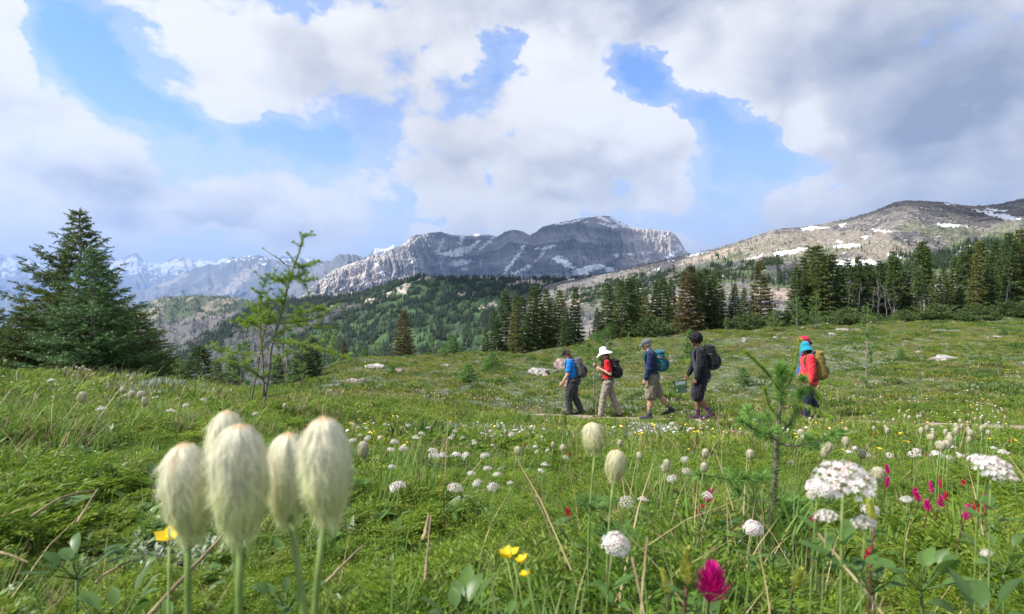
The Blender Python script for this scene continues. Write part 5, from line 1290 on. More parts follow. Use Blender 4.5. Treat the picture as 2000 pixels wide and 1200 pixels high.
def cup(r=.013, n=5, seed=0):
    mb = MB()
    for i in range(n):
        a = i*6.283/n; blade_leaf(mb, np.array([0, 0, 0.0]), np.array([math.cos(a), math.sin(a), .55]), np.array([0, 0, 1.0]), r, r*.95, fold=.1, droop=-.1, n=4)
    mb.lathe([(0, .001), (.002, .002), (.0025, .004), (0, .005)], 8); return mb
# --- kinds: root with head and stem (> leaves)
KIND = {}
def flower_root(kind):
    name, heads, hm, sm, sr, leafy = KINDDEF[kind]
    if kind in KIND: return copy_tree(KIND[kind])
    root = empty(name); h = heads.build('seedhead_hair' if 'seed' in name else 'flower_head', hm, root, colors=True, smooth=True)
    st = unit_stem(sr, .06, len(KIND)).build('stem', sm, root); reg(root, h, st)
    if leafy is not None: reg(root, leafy.build('stem_leaves', stemleaf_m, root))
    KIND[kind] = root; return root
def whorl(L, z=0, n=3, seed=0):
    mb = MB()
    for k in range(n):
        a = k*6.283/n+.3; cut_leaf(mb, np.array([0, 0, z]), np.array([math.cos(a), math.sin(a), .5]), L, seed+k)
    return mb
def pairs(L, W, seed=0, k=2, z=0):
    mb = MB()
    for i in range(k):
        for a in (0, math.pi): a2 = a+i*1.57+seed; blade_leaf(mb, np.array([0, 0, z+i*.03]), np.array([math.cos(a2), math.sin(a2), .7]), np.array([0, 0, 1.0]), L, W, droop=.3)
    return mb
def merge_heads(a, b):   # stalklets into the head mesh with a green tint
    m = MB(); m.V = a.V+b.V; m.n = a.n+b.n; m.C = list(a.C)+[np.full((len(v), 3), (.30, .38, .12)) for v in b.V]
    m.F = {k: list(v) for k, v in a.F.items()}
    for k, v in b.F.items(): m.F.setdefault(k, []).extend([f+a.n for f in v])
    return m
KINDDEF = {}
for k in range(5): KINDDEF['hero%d' % k] = ('fluffy_seedhead', seedhead(5200, .058, .0128, 500+k, .00024, 8, .0013), fluff_m, stem_m, .0021, None)
for k in range(2): KINDDEF['seed_mid%d' % k] = ('fluffy_seedhead', seedhead(1300, .050, .0142, 510+k, .0003, 6, .0011), fluffgrey_m if k else hair_mat('pale_green_silky_hair', (.78, .76, .60)), stem_m, .0018, whorl(.055, .0, 3, k))
KINDDEF['seed_far'] = ('fluffy_seedhead', seedhead(260, .033, .0112, 520, .0007, 4, .001), fluffgrey_m, stem_m, .0016, None)
for k in range(3):
    a, b = umbel(.024, [46, 56, 64][k], 530+k, .0044, .62, [1, 1, 6][k]); KINDDEF['umbel%d' % k] = ('white_flower', merge_heads(a, b), petal_m, stem_m, .0014, pairs(.05, .016, k))
a, b = umbel(.030, 112, 540, .0052, .95, 7); KINDDEF['umbel_hero'] = ('white_flower', merge_heads(a, b), petal_m, stem_m, .0019, pairs(.07, .02, 3))
a, b = umbel(.026, 90, 541, .0058, .8, 1); KINDDEF['umbel_ball'] = ('white_flower', merge_heads(a, b), petal_m, stem_m, .0016, pairs(.07, .02, 4))
a, b = umbel(.018, 16, 542, .0075, .5, 1); KINDDEF['umbel_far'] = ('white_flower', merge_heads(a, b), petal_m, stem_m, .0014, None)
KINDDEF['pink'] = ('paintbrush_flower', brush(34, .034, .013, .0038, 550), magenta_m, stemred_m, .0016, pairs(.03, .006, 5, 3)); KINDDEF['pink_hero'] = ('paintbrush_flower', brush(60, .045, .030, .0056, 551), magenta_m, stemred_m, .002, pairs(.04, .006, 6, 3))
KINDDEF['pink_far'] = ('paintbrush_flower', brush(12, .035, .022, .009, 552), red_m, stemred_m, .0016, None)
KINDDEF['green'] = ('lousewort_spike', brush(64, .062, .015, .0065, 553), yelgreen_m, stemred_m, .0022, pairs(.05, .010, 7, 3))
c_ = cup(.014); c_.C = [np.full((len(v), 3), 1.0) for v in c_.V]; KINDDEF['yellow'] = ('yellow_flower', c_, yellow_m, stem_m, .0012, pairs(.03, .010, 8)); 
FLOWERS = []
def flower(kind, px, py, stem=.25, size=None, Yy=None, lean=None, lb=None):
    """head centre seen at px, py; stands stem metres above the meadow (or at distance Yy)"""
    if Yy is None: p = hit(px, py, stem)
    else: p = at(px, py, Yy)
    g_ = gz(p[0], p[1]); ln = max(p[2]-g_+.01, .05)
    r_ = flower_root(kind); s = 1.0 if size is None else size
    r_.location = (p[0], p[1], g_-.01)
    hh = {'hero': .029, 'seed': .022, 'umbe': .012, 'pink': .02, 'gree': .03, 'yell': .004}[kind[:4]]*s
    for ch in kids(r_):
        if ch.name.startswith('stem_leaves'): ch.location = (0, 0, max(ln-.11*s, ln*.5)); ch.scale = (s, s, s); ch.rotation_euler = (0, 0, RNG.uniform(0, 6))
        elif ch.name.startswith('stem'): ch.scale = (s, s, ln-hh+.012)
        else: ch.location = (0, 0, ln-hh); q_ = RNG.uniform(.85, 1.12); ch.scale = (s*q_, s*q_, s*RNG.uniform(.85, 1.2)); tl = .09 if kind[:4] == 'seed' else .22; ch.rotation_euler = (RNG.normal(0, tl), RNG.normal(0, tl), RNG.uniform(0, 6.28))
    if lean: r_.rotation_euler = lean
    FLOWERS.append([r_, kind, px, py, p[1], lb, s]); return r_
# heroes in the very foreground
for k, (px, py, Yy, s, lb) in enumerate([(366, 953, .345, .96, 'leftmost big cream fluffy seedhead, in front of a yellow petal'), (440, 884, .42, 1.0, 'big cream fluffy seedhead half hidden behind its widest neighbour'), (469, 936, .335, 1.06, 'widest cream fluffy seedhead, in the middle of the bunch'), (563, 926, .37, .99, 'slim cream fluffy seedhead, second from the right of the bunch'), (637, 911, .325, .96, 'rightmost big cream fluffy seedhead with an orange crown')]):
    f_ = flower('hero%d' % k, px, py, Yy=Yy, size=s, lb=lb)
    for ch in kids(f_):
        if not ch.name.startswith('stem'): e_ = Matrix.Rotation([-.05, .10, .02, .05, -.03][k], 3, 'Y') @ Matrix.Rotation(.08, 3, 'X') @ Matrix.Rotation(k*1.3, 3, 'Z'); ch.rotation_euler = e_.to_euler(); zc = ch.location.z+.029*s; ch.location = Vector((0, 0, zc))-e_ @ Vector((0, 0, .029*s)); ch.scale = (s*[.98, .9, 1.0, .93, .98][k], s*[.98, .9, 1.0, .93, .98][k], s*[1.0, 1.05, 1.04, .98, 1.02][k])
flower('seed_mid0', 1163, 856, Yy=.93, size=1.06, lb='pale green fluffy seedhead, upper one of the pair below the hikers')
flower('seed_mid0', 1199, 909, Yy=.88, size=1.05, lb='pale green fluffy seedhead, lower one of the pair below the hikers')
flower('seed_mid1', 709, 882, Yy=1.75, size=.95, lb='small grey seedhead right beside the big cream bunch')
flower('umbel_hero', 1646, 945, Yy=.50, size=.68, lb='largest white flower cluster with a brownish heart, right of the young larch')
flower('umbel2', 1616, 1010, Yy=.52, size=.42, lb='small pinkish white side cluster hanging under the largest white cluster')
flower('umbel2', 1690, 1028, Yy=.50, size=.42, lb='white side cluster at lower right of the largest white cluster')
flower('umbel_ball', 1597, 966, Yy=.66, size=.55, lb='white blossom peeking out left of the largest white cluster')
flower('umbel_hero', 1935, 922, Yy=.62, size=.52, lb='wide flat white flower cluster near the right edge')
flower('umbel1', 1912, 908, Yy=.70, size=.6, lb='small white cluster touching the wide flat one near the right edge')
flower('umbel_ball', 1197, 1070, Yy=.64, size=.60, lb='big pinkish white cluster low in the frame below the twin seedheads')
flower('umbel_ball', 1470, 1038, Yy=1.0, size=.62, lb='round white ball-like flower left below the young larch')
flower('pink_hero', 1386, 1150, Yy=.60, size=.72, lb='big magenta paintbrush flower at the bottom of the meadow')
flower('green', 1342, 1100, Yy=.60, size=.750, lb='tall yellow green flower spike beside the magenta paintbrush')
flower('green', 1306, 1135, Yy=.62, size=.45, lb='short yellow green spike left of the tall one')
flower('green', 1551, 1125, Yy=.85, size=.62, lb='stout yellow green spike below the young larch')
flower('green', 1707, 1005, Yy=.62, size=.55, lb='yellow green spike behind the white side clusters')
flower('green', 866, 945, Yy=1.55, size=.80, lb='reddish yellow spike right of the leafy white flowers')
flower('green', 120, 858, Yy=1.9, size=.55, lb='small reddish spike at the left edge of the meadow')
flower('yellow', 995, 1080, Yy=.58, size=.8, lb='bright yellow flower at bottom centre')
flower('yellow', 985, 1086, Yy=.60, size=.75, lb='bright yellow flower just left of and touching the bottom centre one')
flower('yellow', 1021, 1094, Yy=.56, size=.6, lb='half closed yellow flower right of the bottom centre pair')
flower('yellow', 1027, 1122, Yy=.56, size=.6, lb='small yellow bud lowest of the bottom centre group')
flower('yellow', 330, 1046, Yy=.60, size=1.15, lb='single yellow flower under the leftmost cream seedhead')
# mid-distance ones read off the photograph
for (px, py, s) in [(780, 957, 1.0), (888, 958, .9), (836, 837, .9), (798, 832, .9), (822, 850, 1.1), (812, 858, 1.1), (845, 883, 1.0), (752, 830, .8), (770, 868, 1.0), (788, 880, .9), (716, 838, .7), (700, 836, .7), (690, 830, .7), (720, 858, .8), (745, 857, .8), (690, 862, .8), (703, 852, .6), (765, 915, .6), (948, 894, 1.0), (952, 918, .8), (928, 868, .8), (972, 929, .7), (920, 927, .7), (965, 955, .9), (935, 947, .7), (1064, 910, .8), (1054, 922, .6), (997, 944, .6), (925, 862, .7), (961, 871, .6), (1050, 883, .6), (1070, 880, .6), (1103, 894, .6),
                    (1341, 901, .9), (1340, 921, .9), (1315, 936, 1.0), (1225, 982, .9), (1255, 977, .7), (1381, 971, .8), (1700, 998, .9), (1697, 970, .8), (1584, 970, .8), (1772, 978, .7), (1545, 905, .6), (1720, 920, .6), (1980, 937, .7), (1932, 1088, .5), (500, 810, .9), (333, 804, .8), (365, 793, .8), (397, 783, .9), (101, 745, 1.3), (198, 801, .8), (690, 800, .5), (865, 890, .6), (905, 856, .6), (1158, 795, .5)]:
    flower(['umbel0', 'umbel1', 'umbel2'][int(RNG.integers(0, 3))], px, py, .24, s*.60)
for (px, py, s) in [(159, 774, 1.0), (274, 768, 1.2), (283, 783, .8), (240, 760, .9), (256, 768, 1.0), (150, 716, 1.0), (156, 719, 1.0), (163, 717, 1.0), (168, 722, .9), (175, 722, 1.0), (128, 719, .9), (10, 705, 1.1), (250, 733, .9), (256, 740, .8), (144, 733, .8), (556, 790, 1.0), (710, 789, 1.0), (660, 777, .8), (868, 800, .7), (1012, 877, .9), (1081, 868, .6), (1100, 872, .7), (1210, 862, .8), (1299, 909, .9), (1250, 888, .7), (1003, 800, .7), (1013, 806, .7), (1018, 803, .7), (1146, 870, .7), (988, 842, .8), (700, 770, .7)]:
    flower('seed_far', px, py, .27, s)
for (px, py) in [(1467, 884), (1378, 880), (1374, 907), (1303, 908), (1566, 857), (1563, 841), (1612, 883), (1616, 872), (1683, 881), (1684, 881), (1580, 815), (1733, 837), (1793, 813), (1797, 840), (1815, 850), (1812, 836), (1820, 852), (1822, 846), (1845, 845), (1850, 865), (1853, 850), (1856, 858), (1868, 830), (1871, 800), (1875, 823), (1891, 837), (1892, 857), (1895, 845), (1905, 818), (1917, 836), (1930, 823), (1932, 790), (1931, 845), (1939, 803), (1944, 813), (1961, 815), (1962, 816), (1870, 838), (1835, 863), (1841, 870), (1849, 852), (1866, 841), (1940, 790), (1797, 811), (1634, 796), (1745, 820), (1711, 919), (1776, 813), (1768, 811), (1705, 835), (1834, 865), (1730, 835), (1878, 833), (1893, 812), (1915, 815), (1670, 800), (1690, 812), (1610, 852), (1620, 840), (1760, 800), (1650, 860), (1715, 800)]:
    flower('seed_far', px+RNG.uniform(-2, 2), py+RNG.uniform(-2, 2), .28, RNG.uniform(.75, 1.1))
for (px, py, s) in [(1380, 968, 1.3), (1378, 990, .7), (1365, 1000, .6), (1736, 917, 1.0), (1732, 942, 1.0), (1787, 958, 1.0), (1797, 969, 1.0), (1822, 953, 1.0), (1815, 987, 1.0), (1837, 977, 1.1), (1848, 971, .7), (1887, 1002, 1.1), (1907, 991, .8), (1925, 975, .9), (1928, 983, 1.0), (1831, 935, .6), (1838, 948, .6), (1882, 942, .6), (1813, 890, .6), (1726, 923, .5), (1695, 1090, .8), (1588, 1012, .9), (1026, 870, .6), (1099, 883, .7), (1111, 887, .7), (1112, 1003, .6), (1841, 862, .6), (1874, 846, .6), (1891, 851, .6), (1926, 848, .8), (1709, 838, .6), (1709, 848, .6), (1971, 864, .6), (1978, 860, .6)]:
    flower('pink' if s > .8 else 'pink_far', px, py, .17, s*.85)
rg = np.random.default_rng(606)
for _ in range(30):
    cx = rg.uniform(660, 1990); cy = rg.uniform(800, 900) if rg.uniform() < .75 else rg.uniform(740, 800)
    for q in range(int(rg.integers(1, 7))): flower('umbel_far', cx+rg.normal(0, 22), cy+rg.normal(0, 7), rg.uniform(.12, .22), rg.uniform(.4, 1.0))
for _ in range(28):
    px = rg.uniform(0, 420); py = rg.uniform(735, 790); flower('umbel_far', px, py, .12, rg.uniform(.4, .7))
for _ in range(46):
    px = rg.choice([rg.uniform(1700, 1990), rg.uniform(1250, 1990), rg.uniform(680, 1000)]); py = rg.uniform(790, 880); flower('yellow', px, py, .16, rg.uniform(.8, 1.2))
for (px, py) in [(30, 700), (85, 748), (205, 768), (390, 745), (600, 830), (715, 828), (700, 820)]: flower('yellow', px, py, .15, .9)
# labels: by where they grow
COLS = [(320, 'left of the cream seedheads'), (700, 'around the cream seedheads'), (870, 'just right of the cream seedheads'), (1080, 'left of the twin seedheads'), (1320, 'around the twin seedheads'), (1480, 'left of the young larch'), (1600, 'behind the young larch'), (1760, 'right of the young larch'), (1880, 'before the right edge'), (9999, 'by the right edge')]
ROWS = [(790, 'far up'), (830, 'level with the trail'), (865, 'just below the trail'), (905, 'mid meadow'), (960, 'nearer'), (9999, 'near')]
KN = {'hero': 'cream seedhead', 'seed': 'grey seedhead', 'umbe': 'white flower', 'pink': 'pink paintbrush', 'gree': 'yellow spike', 'yell': 'yellow flower'}
KG = {'hero': 'big cream seedheads in the foreground', 'seed': 'grey fluffy seedheads in the meadow', 'umbe': 'white flowers in the meadow', 'pink': 'paintbrush flowers in the meadow', 'gree': 'yellow green spikes', 'yell': 'yellow flowers in the meadow'}
bk = {}
for f_ in FLOWERS:
    kk = f_[1][:4]; tag(f_[0], None, {'hero': 'seedhead', 'seed': 'seedhead', 'umbe': 'flower', 'pink': 'flower', 'gree': 'flower', 'yell': 'flower'}[kk], KG[kk])
    if f_[5]: f_[0]['label'] = f_[5]; continue
    c = next(n for q, n in COLS if f_[2] < q); r_ = next(n for q, n in ROWS if f_[3] < q); bk.setdefault((kk, c, r_), []).append(f_)
for (kk, c, r_), l_ in bk.items():
    l_.sort(key=lambda q: q[2])
    for i, f_ in enumerate(l_): f_[0]['label'] = ('%s %s %s' % (KN[kk], r_, c)) + ('' if len(l_) == 1 else ', %s from left' % ordw(i+1))
# dry stalks lying and standing in the foreground
def stalk(a, b, r, lb, sag=.0, Ya=None, Yb_=None):
    A = at(a[0], a[1], a[2]); B = at(b[0], b[1], b[2]); t_ = np.linspace(0, 1, 8)
    p = A+np.outer(t_, B-A)+np.outer(np.sin(t_*3.14)*sag, [0, 0, 1])+RNG.normal(0, .0006, (8, 3))
    mb = MB(); mb.tube(p-A, np.linspace(r, r*.6, 8), 6); o = mb.build('dry_stalk', stalk_m); o.location = A; tag(o, lb, 'stalk', 'dry brown stalks in the foreground')
stalk((280, 1215, .72), (438, 1042, .85), .0035, 'long pale dry stalk slanting under the leftmost cream seedheads')
stalk((185, 1138, .75), (270, 1092, .82), .0022, 'short tan stalk lying in leaves at lower left', .004)
stalk((60, 1010, 1.0), (187, 958, 1.15), .0025, 'bent dry stalk lying across the ferny leaves at left', .012)
stalk((150, 1022, 1.0), (190, 956, 1.1), .0025, 'dark dead stalk meeting the bent dry one at left')
stalk((638, 1135, .72), (708, 1066, .80), .0022, 'reddish dry stalk tip right of the rightmost cream seedhead')
stalk((830, 1135, .85), (842, 1008, .95), .0022, 'upright pale dry stalk standing below the yellow spike')
stalk((826, 1055, .95), (838, 1006, 1.0), .004, 'short thick brown stub beside the upright pale stalk')
stalk((1600, 1045, .60), (1730, 1205, .50), .0016, 'long straw slanting across the thick stem at lower right')
stalk((1235, 1090, .55), (1262, 1215, .50), .0013, 'forked straw right of the big pinkish white cluster')
stalk((1264, 1050, .60), (1250, 1215, .52), .0013, 'second straw crossing the forked one')
stalk((0, 1080, .85), (60, 1100, .85), .0022, 'grey broken stalk at the left edge low down')
stalk((120, 915, 1.6), (175, 935, 1.6), .0025, 'thin crooked stalk above the bent dry one at left', .01)
stalk((490, 880, 1.5), (560, 700, 1.6), .0, 'x') if False else None
rg = np.random.default_rng(71)
for i in range(26):
    px = np.sort(rg.uniform(700, 1980, 26))[i]; py = rg.uniform(880, 1000); px = px+60 if 1470 < px < 1550 else px; q = hit(px, py); A = q; an = rg.uniform(0, 6.28); L_ = rg.uniform(.08, .17); d = np.array([math.cos(an)*rg.uniform(.2, .8), math.sin(an)*.4, rg.uniform(.5, 1)])
    mb = MB(); t_ = np.linspace(0, 1, 6); mb.tube(np.outer(t_*L_, norm(d))+np.outer(t_**2*L_*.15, [math.cos(an), math.sin(an), -.3]), np.linspace(.0012, .0006, 6), 4); o = mb.build('dry_stalk', dry_m); o.location = A
    tag(o, 'thin straw standing in the right and middle meadow, %s from the left' % ordw(i+1), 'stalk', 'thin straws in the meadow')
# ---------------------------------------------------------------- the two big larch saplings
HTW = [tuft_t(5, .055, 710+k, 1.0, .14) for k in range(4)]
HT = [tuft_t(5, .050, 700+k, 1.0, .14) for k in range(4)]
def limb(tk, segs, pts, r0, r1, s0=.1, dens=1.0, n=10):
    P_ = np.array(pts, float); t_ = np.linspace(0, 1, len(P_)); tt = np.linspace(0, 1, n)
    Q = np.stack([np.interp(tt, t_, P_[:, j]) for j in range(3)], -1)
    for _ in range(2): Q[1:-1] = (Q[:-2]+2*Q[1:-1]+Q[2:])/4
    tk.tube(Q, np.linspace(r0, r1, n), 6); segs.append((Q, s0, dens)); return Q
def side_shoots(tk, segs, Q, n, L, r, rg, s0=.2, up=.3):
    for k in range(n):
        i = rg.integers(int(len(Q)*s0), len(Q)); d = norm(np.array([rg.normal(), rg.normal(), up+rg.normal(0, .4)])); l_ = L*rg.uniform(.5, 1.3)
        q = Q[i]+np.outer(np.linspace(0, 1, 5)*l_, d); q[:, 2] += np.linspace(0, 1, 5)**2*l_*.15; tk.tube(q, np.linspace(r, r*.4, 5), 4, cap=False); segs.append((q, .05, .9))
def leaning_larch():
    rg = np.random.default_rng(81); tk = MB(); segs = []; Y0 = 5.6; b = onground(512, Y0)
    def p(x, y, dy=0): return at(x, y, Y0+dy)-b
    main = limb(tk, segs, [p(512, 830), p(516, 790), p(520, 760), p(528, 720), p(527, 690), p(536, 655), p(548, 620), p(558, 585), p(562, 555), p(574, 520), p(590, 480), p(592, 462)], .015, .003, .45, 1.1, 24)
    sec = limb(tk, segs, [p(488, 815, .1), p(492, 770, .1), p(508, 700, .08), p(512, 660, .08), p(525, 625, .05), p(530, 600)], .009, .003, .55, .7, 14)
    thr = limb(tk, segs, [p(516, 775, -.05), p(514, 700, -.05), p(508, 650, -.05), p(507, 600, -.05), p(512, 570, -.05), p(520, 538, -.05)], .010, .002, .3, 1.0, 14)
    Ls = [([p(520, 750), p(508, 735, -.1), p(480, 718, -.2), p(450, 706, -.3), p(425, 706, -.3)], 1), ([p(512, 697), p(485, 692, .2), p(455, 690, .25), p(420, 684, .3)], .8), ([p(535, 672), p(560, 668, -.2), p(600, 672, -.3), p(650, 690, -.45), p(680, 700, -.5)], 1.1), ([p(545, 632), p(570, 630, .1), p(610, 626, .15), p(635, 610, .2)], 1.2), ([p(550, 622), p(590, 612, -.1), p(622, 606, -.1), p(640, 606, -.1)], 1.1),
          ([p(530, 790), p(550, 800, -.2), p(585, 790, -.2), p(625, 785, -.3)], .5), ([p(514, 815), p(480, 812, -.3), p(440, 808, -.4), p(405, 806, -.5)], .45), ([p(520, 812), p(560, 815, .2), p(600, 800, .3), p(622, 788, .4)], .45), ([p(516, 775), p(548, 770, .3), p(580, 762, .3), p(610, 755, .3)], .5), ([p(552, 600), p(540, 585, .1), p(515, 590, .15), p(500, 612, .2)], 1.3), ([p(530, 640), p(500, 620, .2), p(480, 640, .3)], 1.2),
          ([p(570, 540), p(586, 543, 0), p(598, 556, -.05), p(602, 572, -.05)], 1.0), ([p(556, 516, 0), p(545, 506, 0), p(528, 496, 0), p(516, 487, 0)], .15), ([p(574, 522), p(590, 522, .05), p(604, 520, .05)], .8), ([p(560, 560), p(548, 548, .1), p(532, 545, .15)], 1.0), ([p(508, 640, -.05), p(490, 628, -.2), p(478, 632, -.3)], 1.2), ([p(540, 655), p(560, 640, .3), p(590, 632, .4), p(615, 640, .5)], 1.0), ([p(524, 715), p(545, 700, .3), p(575, 688, .4), p(600, 690, .5)], .6), ([p(500, 800), p(470, 780, .2), p(440, 770, .4), p(410, 776, .5)], .4)]
    limb(tk, segs, [p(556, 517), p(574, 522)], .004, .004, .9, .1, 5)
    for pts, dn in Ls:
        Q = limb(tk, segs, pts, .006, .0018, .12, dn, 12)
        if dn > .3: side_shoots(tk, segs, Q, int(7*dn)+2, .13, .0018, rg)
    side_shoots(tk, segs, main[13:], 16, .10, .002, rg, 0, .5); side_shoots(tk, segs, thr[5:], 12, .10, .002, rg, 0, .5); side_shoots(tk, segs, sec[8:], 10, .12, .002, rg, 0, .3)
    cr = MB(); fill_needles(cr, segs, 340, .040, HTW, rg)
    r_ = make_tree('larch_sapling', cr, tk, larch_m, larchbark); r_.location = b; tag(r_, 'tall leaning larch sapling with bare forked stems left of mid meadow', 'sapling')
larchbark = mat('larch_bark', (.26, .21, .19), .85, (.10, .07, .065), scale=45, bump=.5, bscale=80)
leaning_larch()
def near_larch():
    rg = np.random.default_rng(82); tk = MB(); segs = []; Y0 = 1.5; b = onground(1505, Y0)
    def p(x, y, dy=0): return at(x, y, Y0+dy)-b
    main = limb(tk, segs, [p(1502, 1085), p(1504, 1040), p(1507, 1000), p(1511, 950), p(1516, 900), p(1516, 860), p(1520, 830), p(1524, 790), p(1526, 750), p(1525, 728)], .0092, .0035, .02, 1.25, 24)
    Ls = [([p(1526, 845), p(1545, 825, .02), p(1556, 800, .04), p(1562, 775, .05), p(1565, 745, .06)], .0035, 1.0), ([p(1516, 858), p(1495, 850, -.04), p(1470, 838, -.06), p(1450, 825, -.08)], .003, .8), ([p(1518, 845), p(1500, 835, .05), p(1480, 822, .07), p(1462, 815, .1)], .0028, .8), ([p(1520, 866), p(1550, 872, -.03), p(1585, 868, -.05), p(1620, 855, -.06), p(1636, 848, -.07)], .003, .9),
          ([p(1516, 918), p(1495, 930, -.05), p(1455, 938, -.08), p(1410, 934, -.1), p(1370, 928, -.12)], .003, 1.0), ([p(1508, 975), p(1525, 982, .04), p(1550, 990, .06), p(1570, 985, .1)], .0028, .9), ([p(1508, 985), p(1480, 975, .05), p(1455, 970, .1), p(1430, 965, .12)], .0028, .9), ([p(1504, 1060), p(1470, 1055, -.08), p(1430, 1050, -.12), p(1385, 1060, -.15)], .003, 1.1), ([p(1503, 1070), p(1460, 1085, .0), p(1420, 1070, .05), p(1380, 1040, .1)], .003, 1.0), ([p(1506, 1040), p(1540, 1050, .05), p(1575, 1040, .1)], .003, 1.0), ([p(1506, 1020), p(1540, 1010, -.05), p(1560, 1005, -.08)], .0025, 1.0),
          ([p(1505, 1030), p(1480, 1010, .1), p(1450, 1020, .12)], .0025, 1.0)]
    for pts, r_, dn in Ls:
        Q = limb(tk, segs, pts, r_, .0011, .1, dn, 12); side_shoots(tk, segs, Q, 3, .035, .0009, rg, .3, .4)
    # long soft leader shoots at the top
    top = MB()
    for pts in ([p(1526, 765), p(1505, 738, -.03), p(1480, 708, -.06), p(1458, 690, -.08)], [p(1528, 770), p(1545, 745, .0), p(1556, 705, .0), p(1562, 668, .0)], [p(1526, 800), p(1560, 790, -.03), p(1590, 800, -.05), p(1618, 815, -.08)], [p(1524, 815), p(1505, 800, -.03), p(1498, 780, -.04), p(1494, 762, -.05)], [p(1565, 760, .06), p(1580, 755, .05), p(1592, 765, .04), p(1596, 775, .03)]):
        Q = np.array(pts); t_ = np.linspace(0, 1, 4); tt = np.linspace(0, 1, 14); Q = np.stack([np.interp(tt, t_, Q[:, j]) for j in range(3)], -1)
        for _ in range(3): Q[1:-1] = (Q[:-2]+2*Q[1:-1]+Q[2:])/4
        tk.tube(Q, np.linspace(.0016, .0008, 14), 5); fill_needles(top, [(Q, .35, 1.0)], 1900, .013, HTW, rg)
    cr = MB(); fill_needles(cr, segs, 800, .029, HT, rg); fill_needles(cr, [(main, .82, 1.0), (main[-3:], 0, 1.0)], 1000, .040, HT, rg)
    r_ = make_tree('larch_sapling', cr, tk, larchdeep_m, larchbark); x = top.build('leader_shoots', larch_m, r_, smooth=False, colors=True); reg(r_, x); r_.location = b
    tag(r_, 'knee-high young larch with soft pale leader shoots in the near meadow', 'sapling')
near_larch()
# broad leaves right at the front
def front_leaves():
    for i, (px, py, Yy, L_, n, lb) in enumerate([(150, 1060, .78, .055, 7, 'broad bluish leaf plant at lower left'), (330, 960, 9, 0, 0, ''), (1920, 1130, .52, .05, 6, 'dark pointed leaves on the stem of the flat white cluster'), (900, 1150, .72, .055, 9, 'broad pointed leaves low in the centre'), (1800, 1090, .85, .05, 9, 'broad leaf plant at lower right'), (1700, 1100, .9, .045, 8, 'broad leaf plant right of the young larch'), (560, 1130, .85, .05, 8, 'broad leaf plant behind the cream seedhead stems'), (230, 1150, .68, .05, 8, 'broad leaf plant in the lower left corner'), (1400, 1000, 1.3, .05, 8, 'broad leaf plant left of the young larch'), (1130, 1060, 1.1, .05, 8, 'broad leaf plant left of the big pinkish white cluster'), (1960, 1060, .9, .05, 8, 'broad leaf plant at the right edge')]):
        if not n: continue
        q = at(px, py, Yy); g_ = gz(q[0], q[1]); mb = broad_plant(n+3, L_*.85, L_*.33, 800+i, 1.1); V0 = q[2]-g_
        mb.V = [v+np.array([0, 0, max(V0-.05, 0)]) for v in mb.V]; mb.tube([[0, 0, -.02], [0, 0, max(V0-.05, 0)]], .002, 5)
        o = mb.build('leafy_plant', broad_m); o.location = (q[0], q[1], g_); tag(o, lb, 'plant', 'broad leaved plants in the near meadow')
front_leaves()
# ---------------------------------------------------------------- hikers
def caps(mb, a, b, ra, rb, sq=(1, 1), side=(0, 1, 0), n=14, col=None):
    """tapered capsule from a to b; sq squashes it along `side` and across it"""
    a = np.array(a, float); b = np.array(b, float); d = b-a; L = np.linalg.norm(d); d = d/(L+1e-9)
    s = np.array(side, float); s = s-d*(s@d)
    if np.linalg.norm(s) < 1e-3: s = np.array([1.0, 0, 0])-d*d[0]
    s = s/np.linalg.norm(s); f = np.cross(d, s)
    th = np.linspace(0, np.pi/2, 5)
    pr = [(ra*math.sin(t), -ra*math.cos(t)) for t in th]+[(rb*math.cos(t), L+rb*math.sin(t)) for t in th]
    pr[0] = (1e-4, -ra); pr[-1] = (1e-4, L+rb)
    k = len(mb.V); tmp = MB(); tmp.lathe(pr, n); V = tmp.V[0]
    W_ = a+V[:, :1]*sq[0]*s+V[:, 1:2]*sq[1]*f+V[:, 2:3]*d
    Fq = [q for fl in tmp.F.values() for q in fl][0]
    c0 = np.arange(n)[::-1].reshape(1, -1); c1 = (np.arange(n)+(len(pr)-1)*n).reshape(1, -1)
    mb.add(W_, [Fq, c0, c1], 0)
def ball(mb, c, r, rot=None):
    r = np.broadcast_to(np.asarray(r, float), 3); t_ = MB(); th = np.linspace(0, np.pi, 12); t_.lathe([(max(math.sin(a), 1e-3), -math.cos(a)) for a in th], 16)
    V = t_.V[0]*r
    if rot is not None: V = V@np.array(rot).T
    Fq = [q for fl in t_.F.values() for q in fl][0]; mb.add(V+np.array(c), [Fq, np.arange(16)[::-1].reshape(1, -1), (np.arange(16)+11*16).reshape(1, -1)], 0)
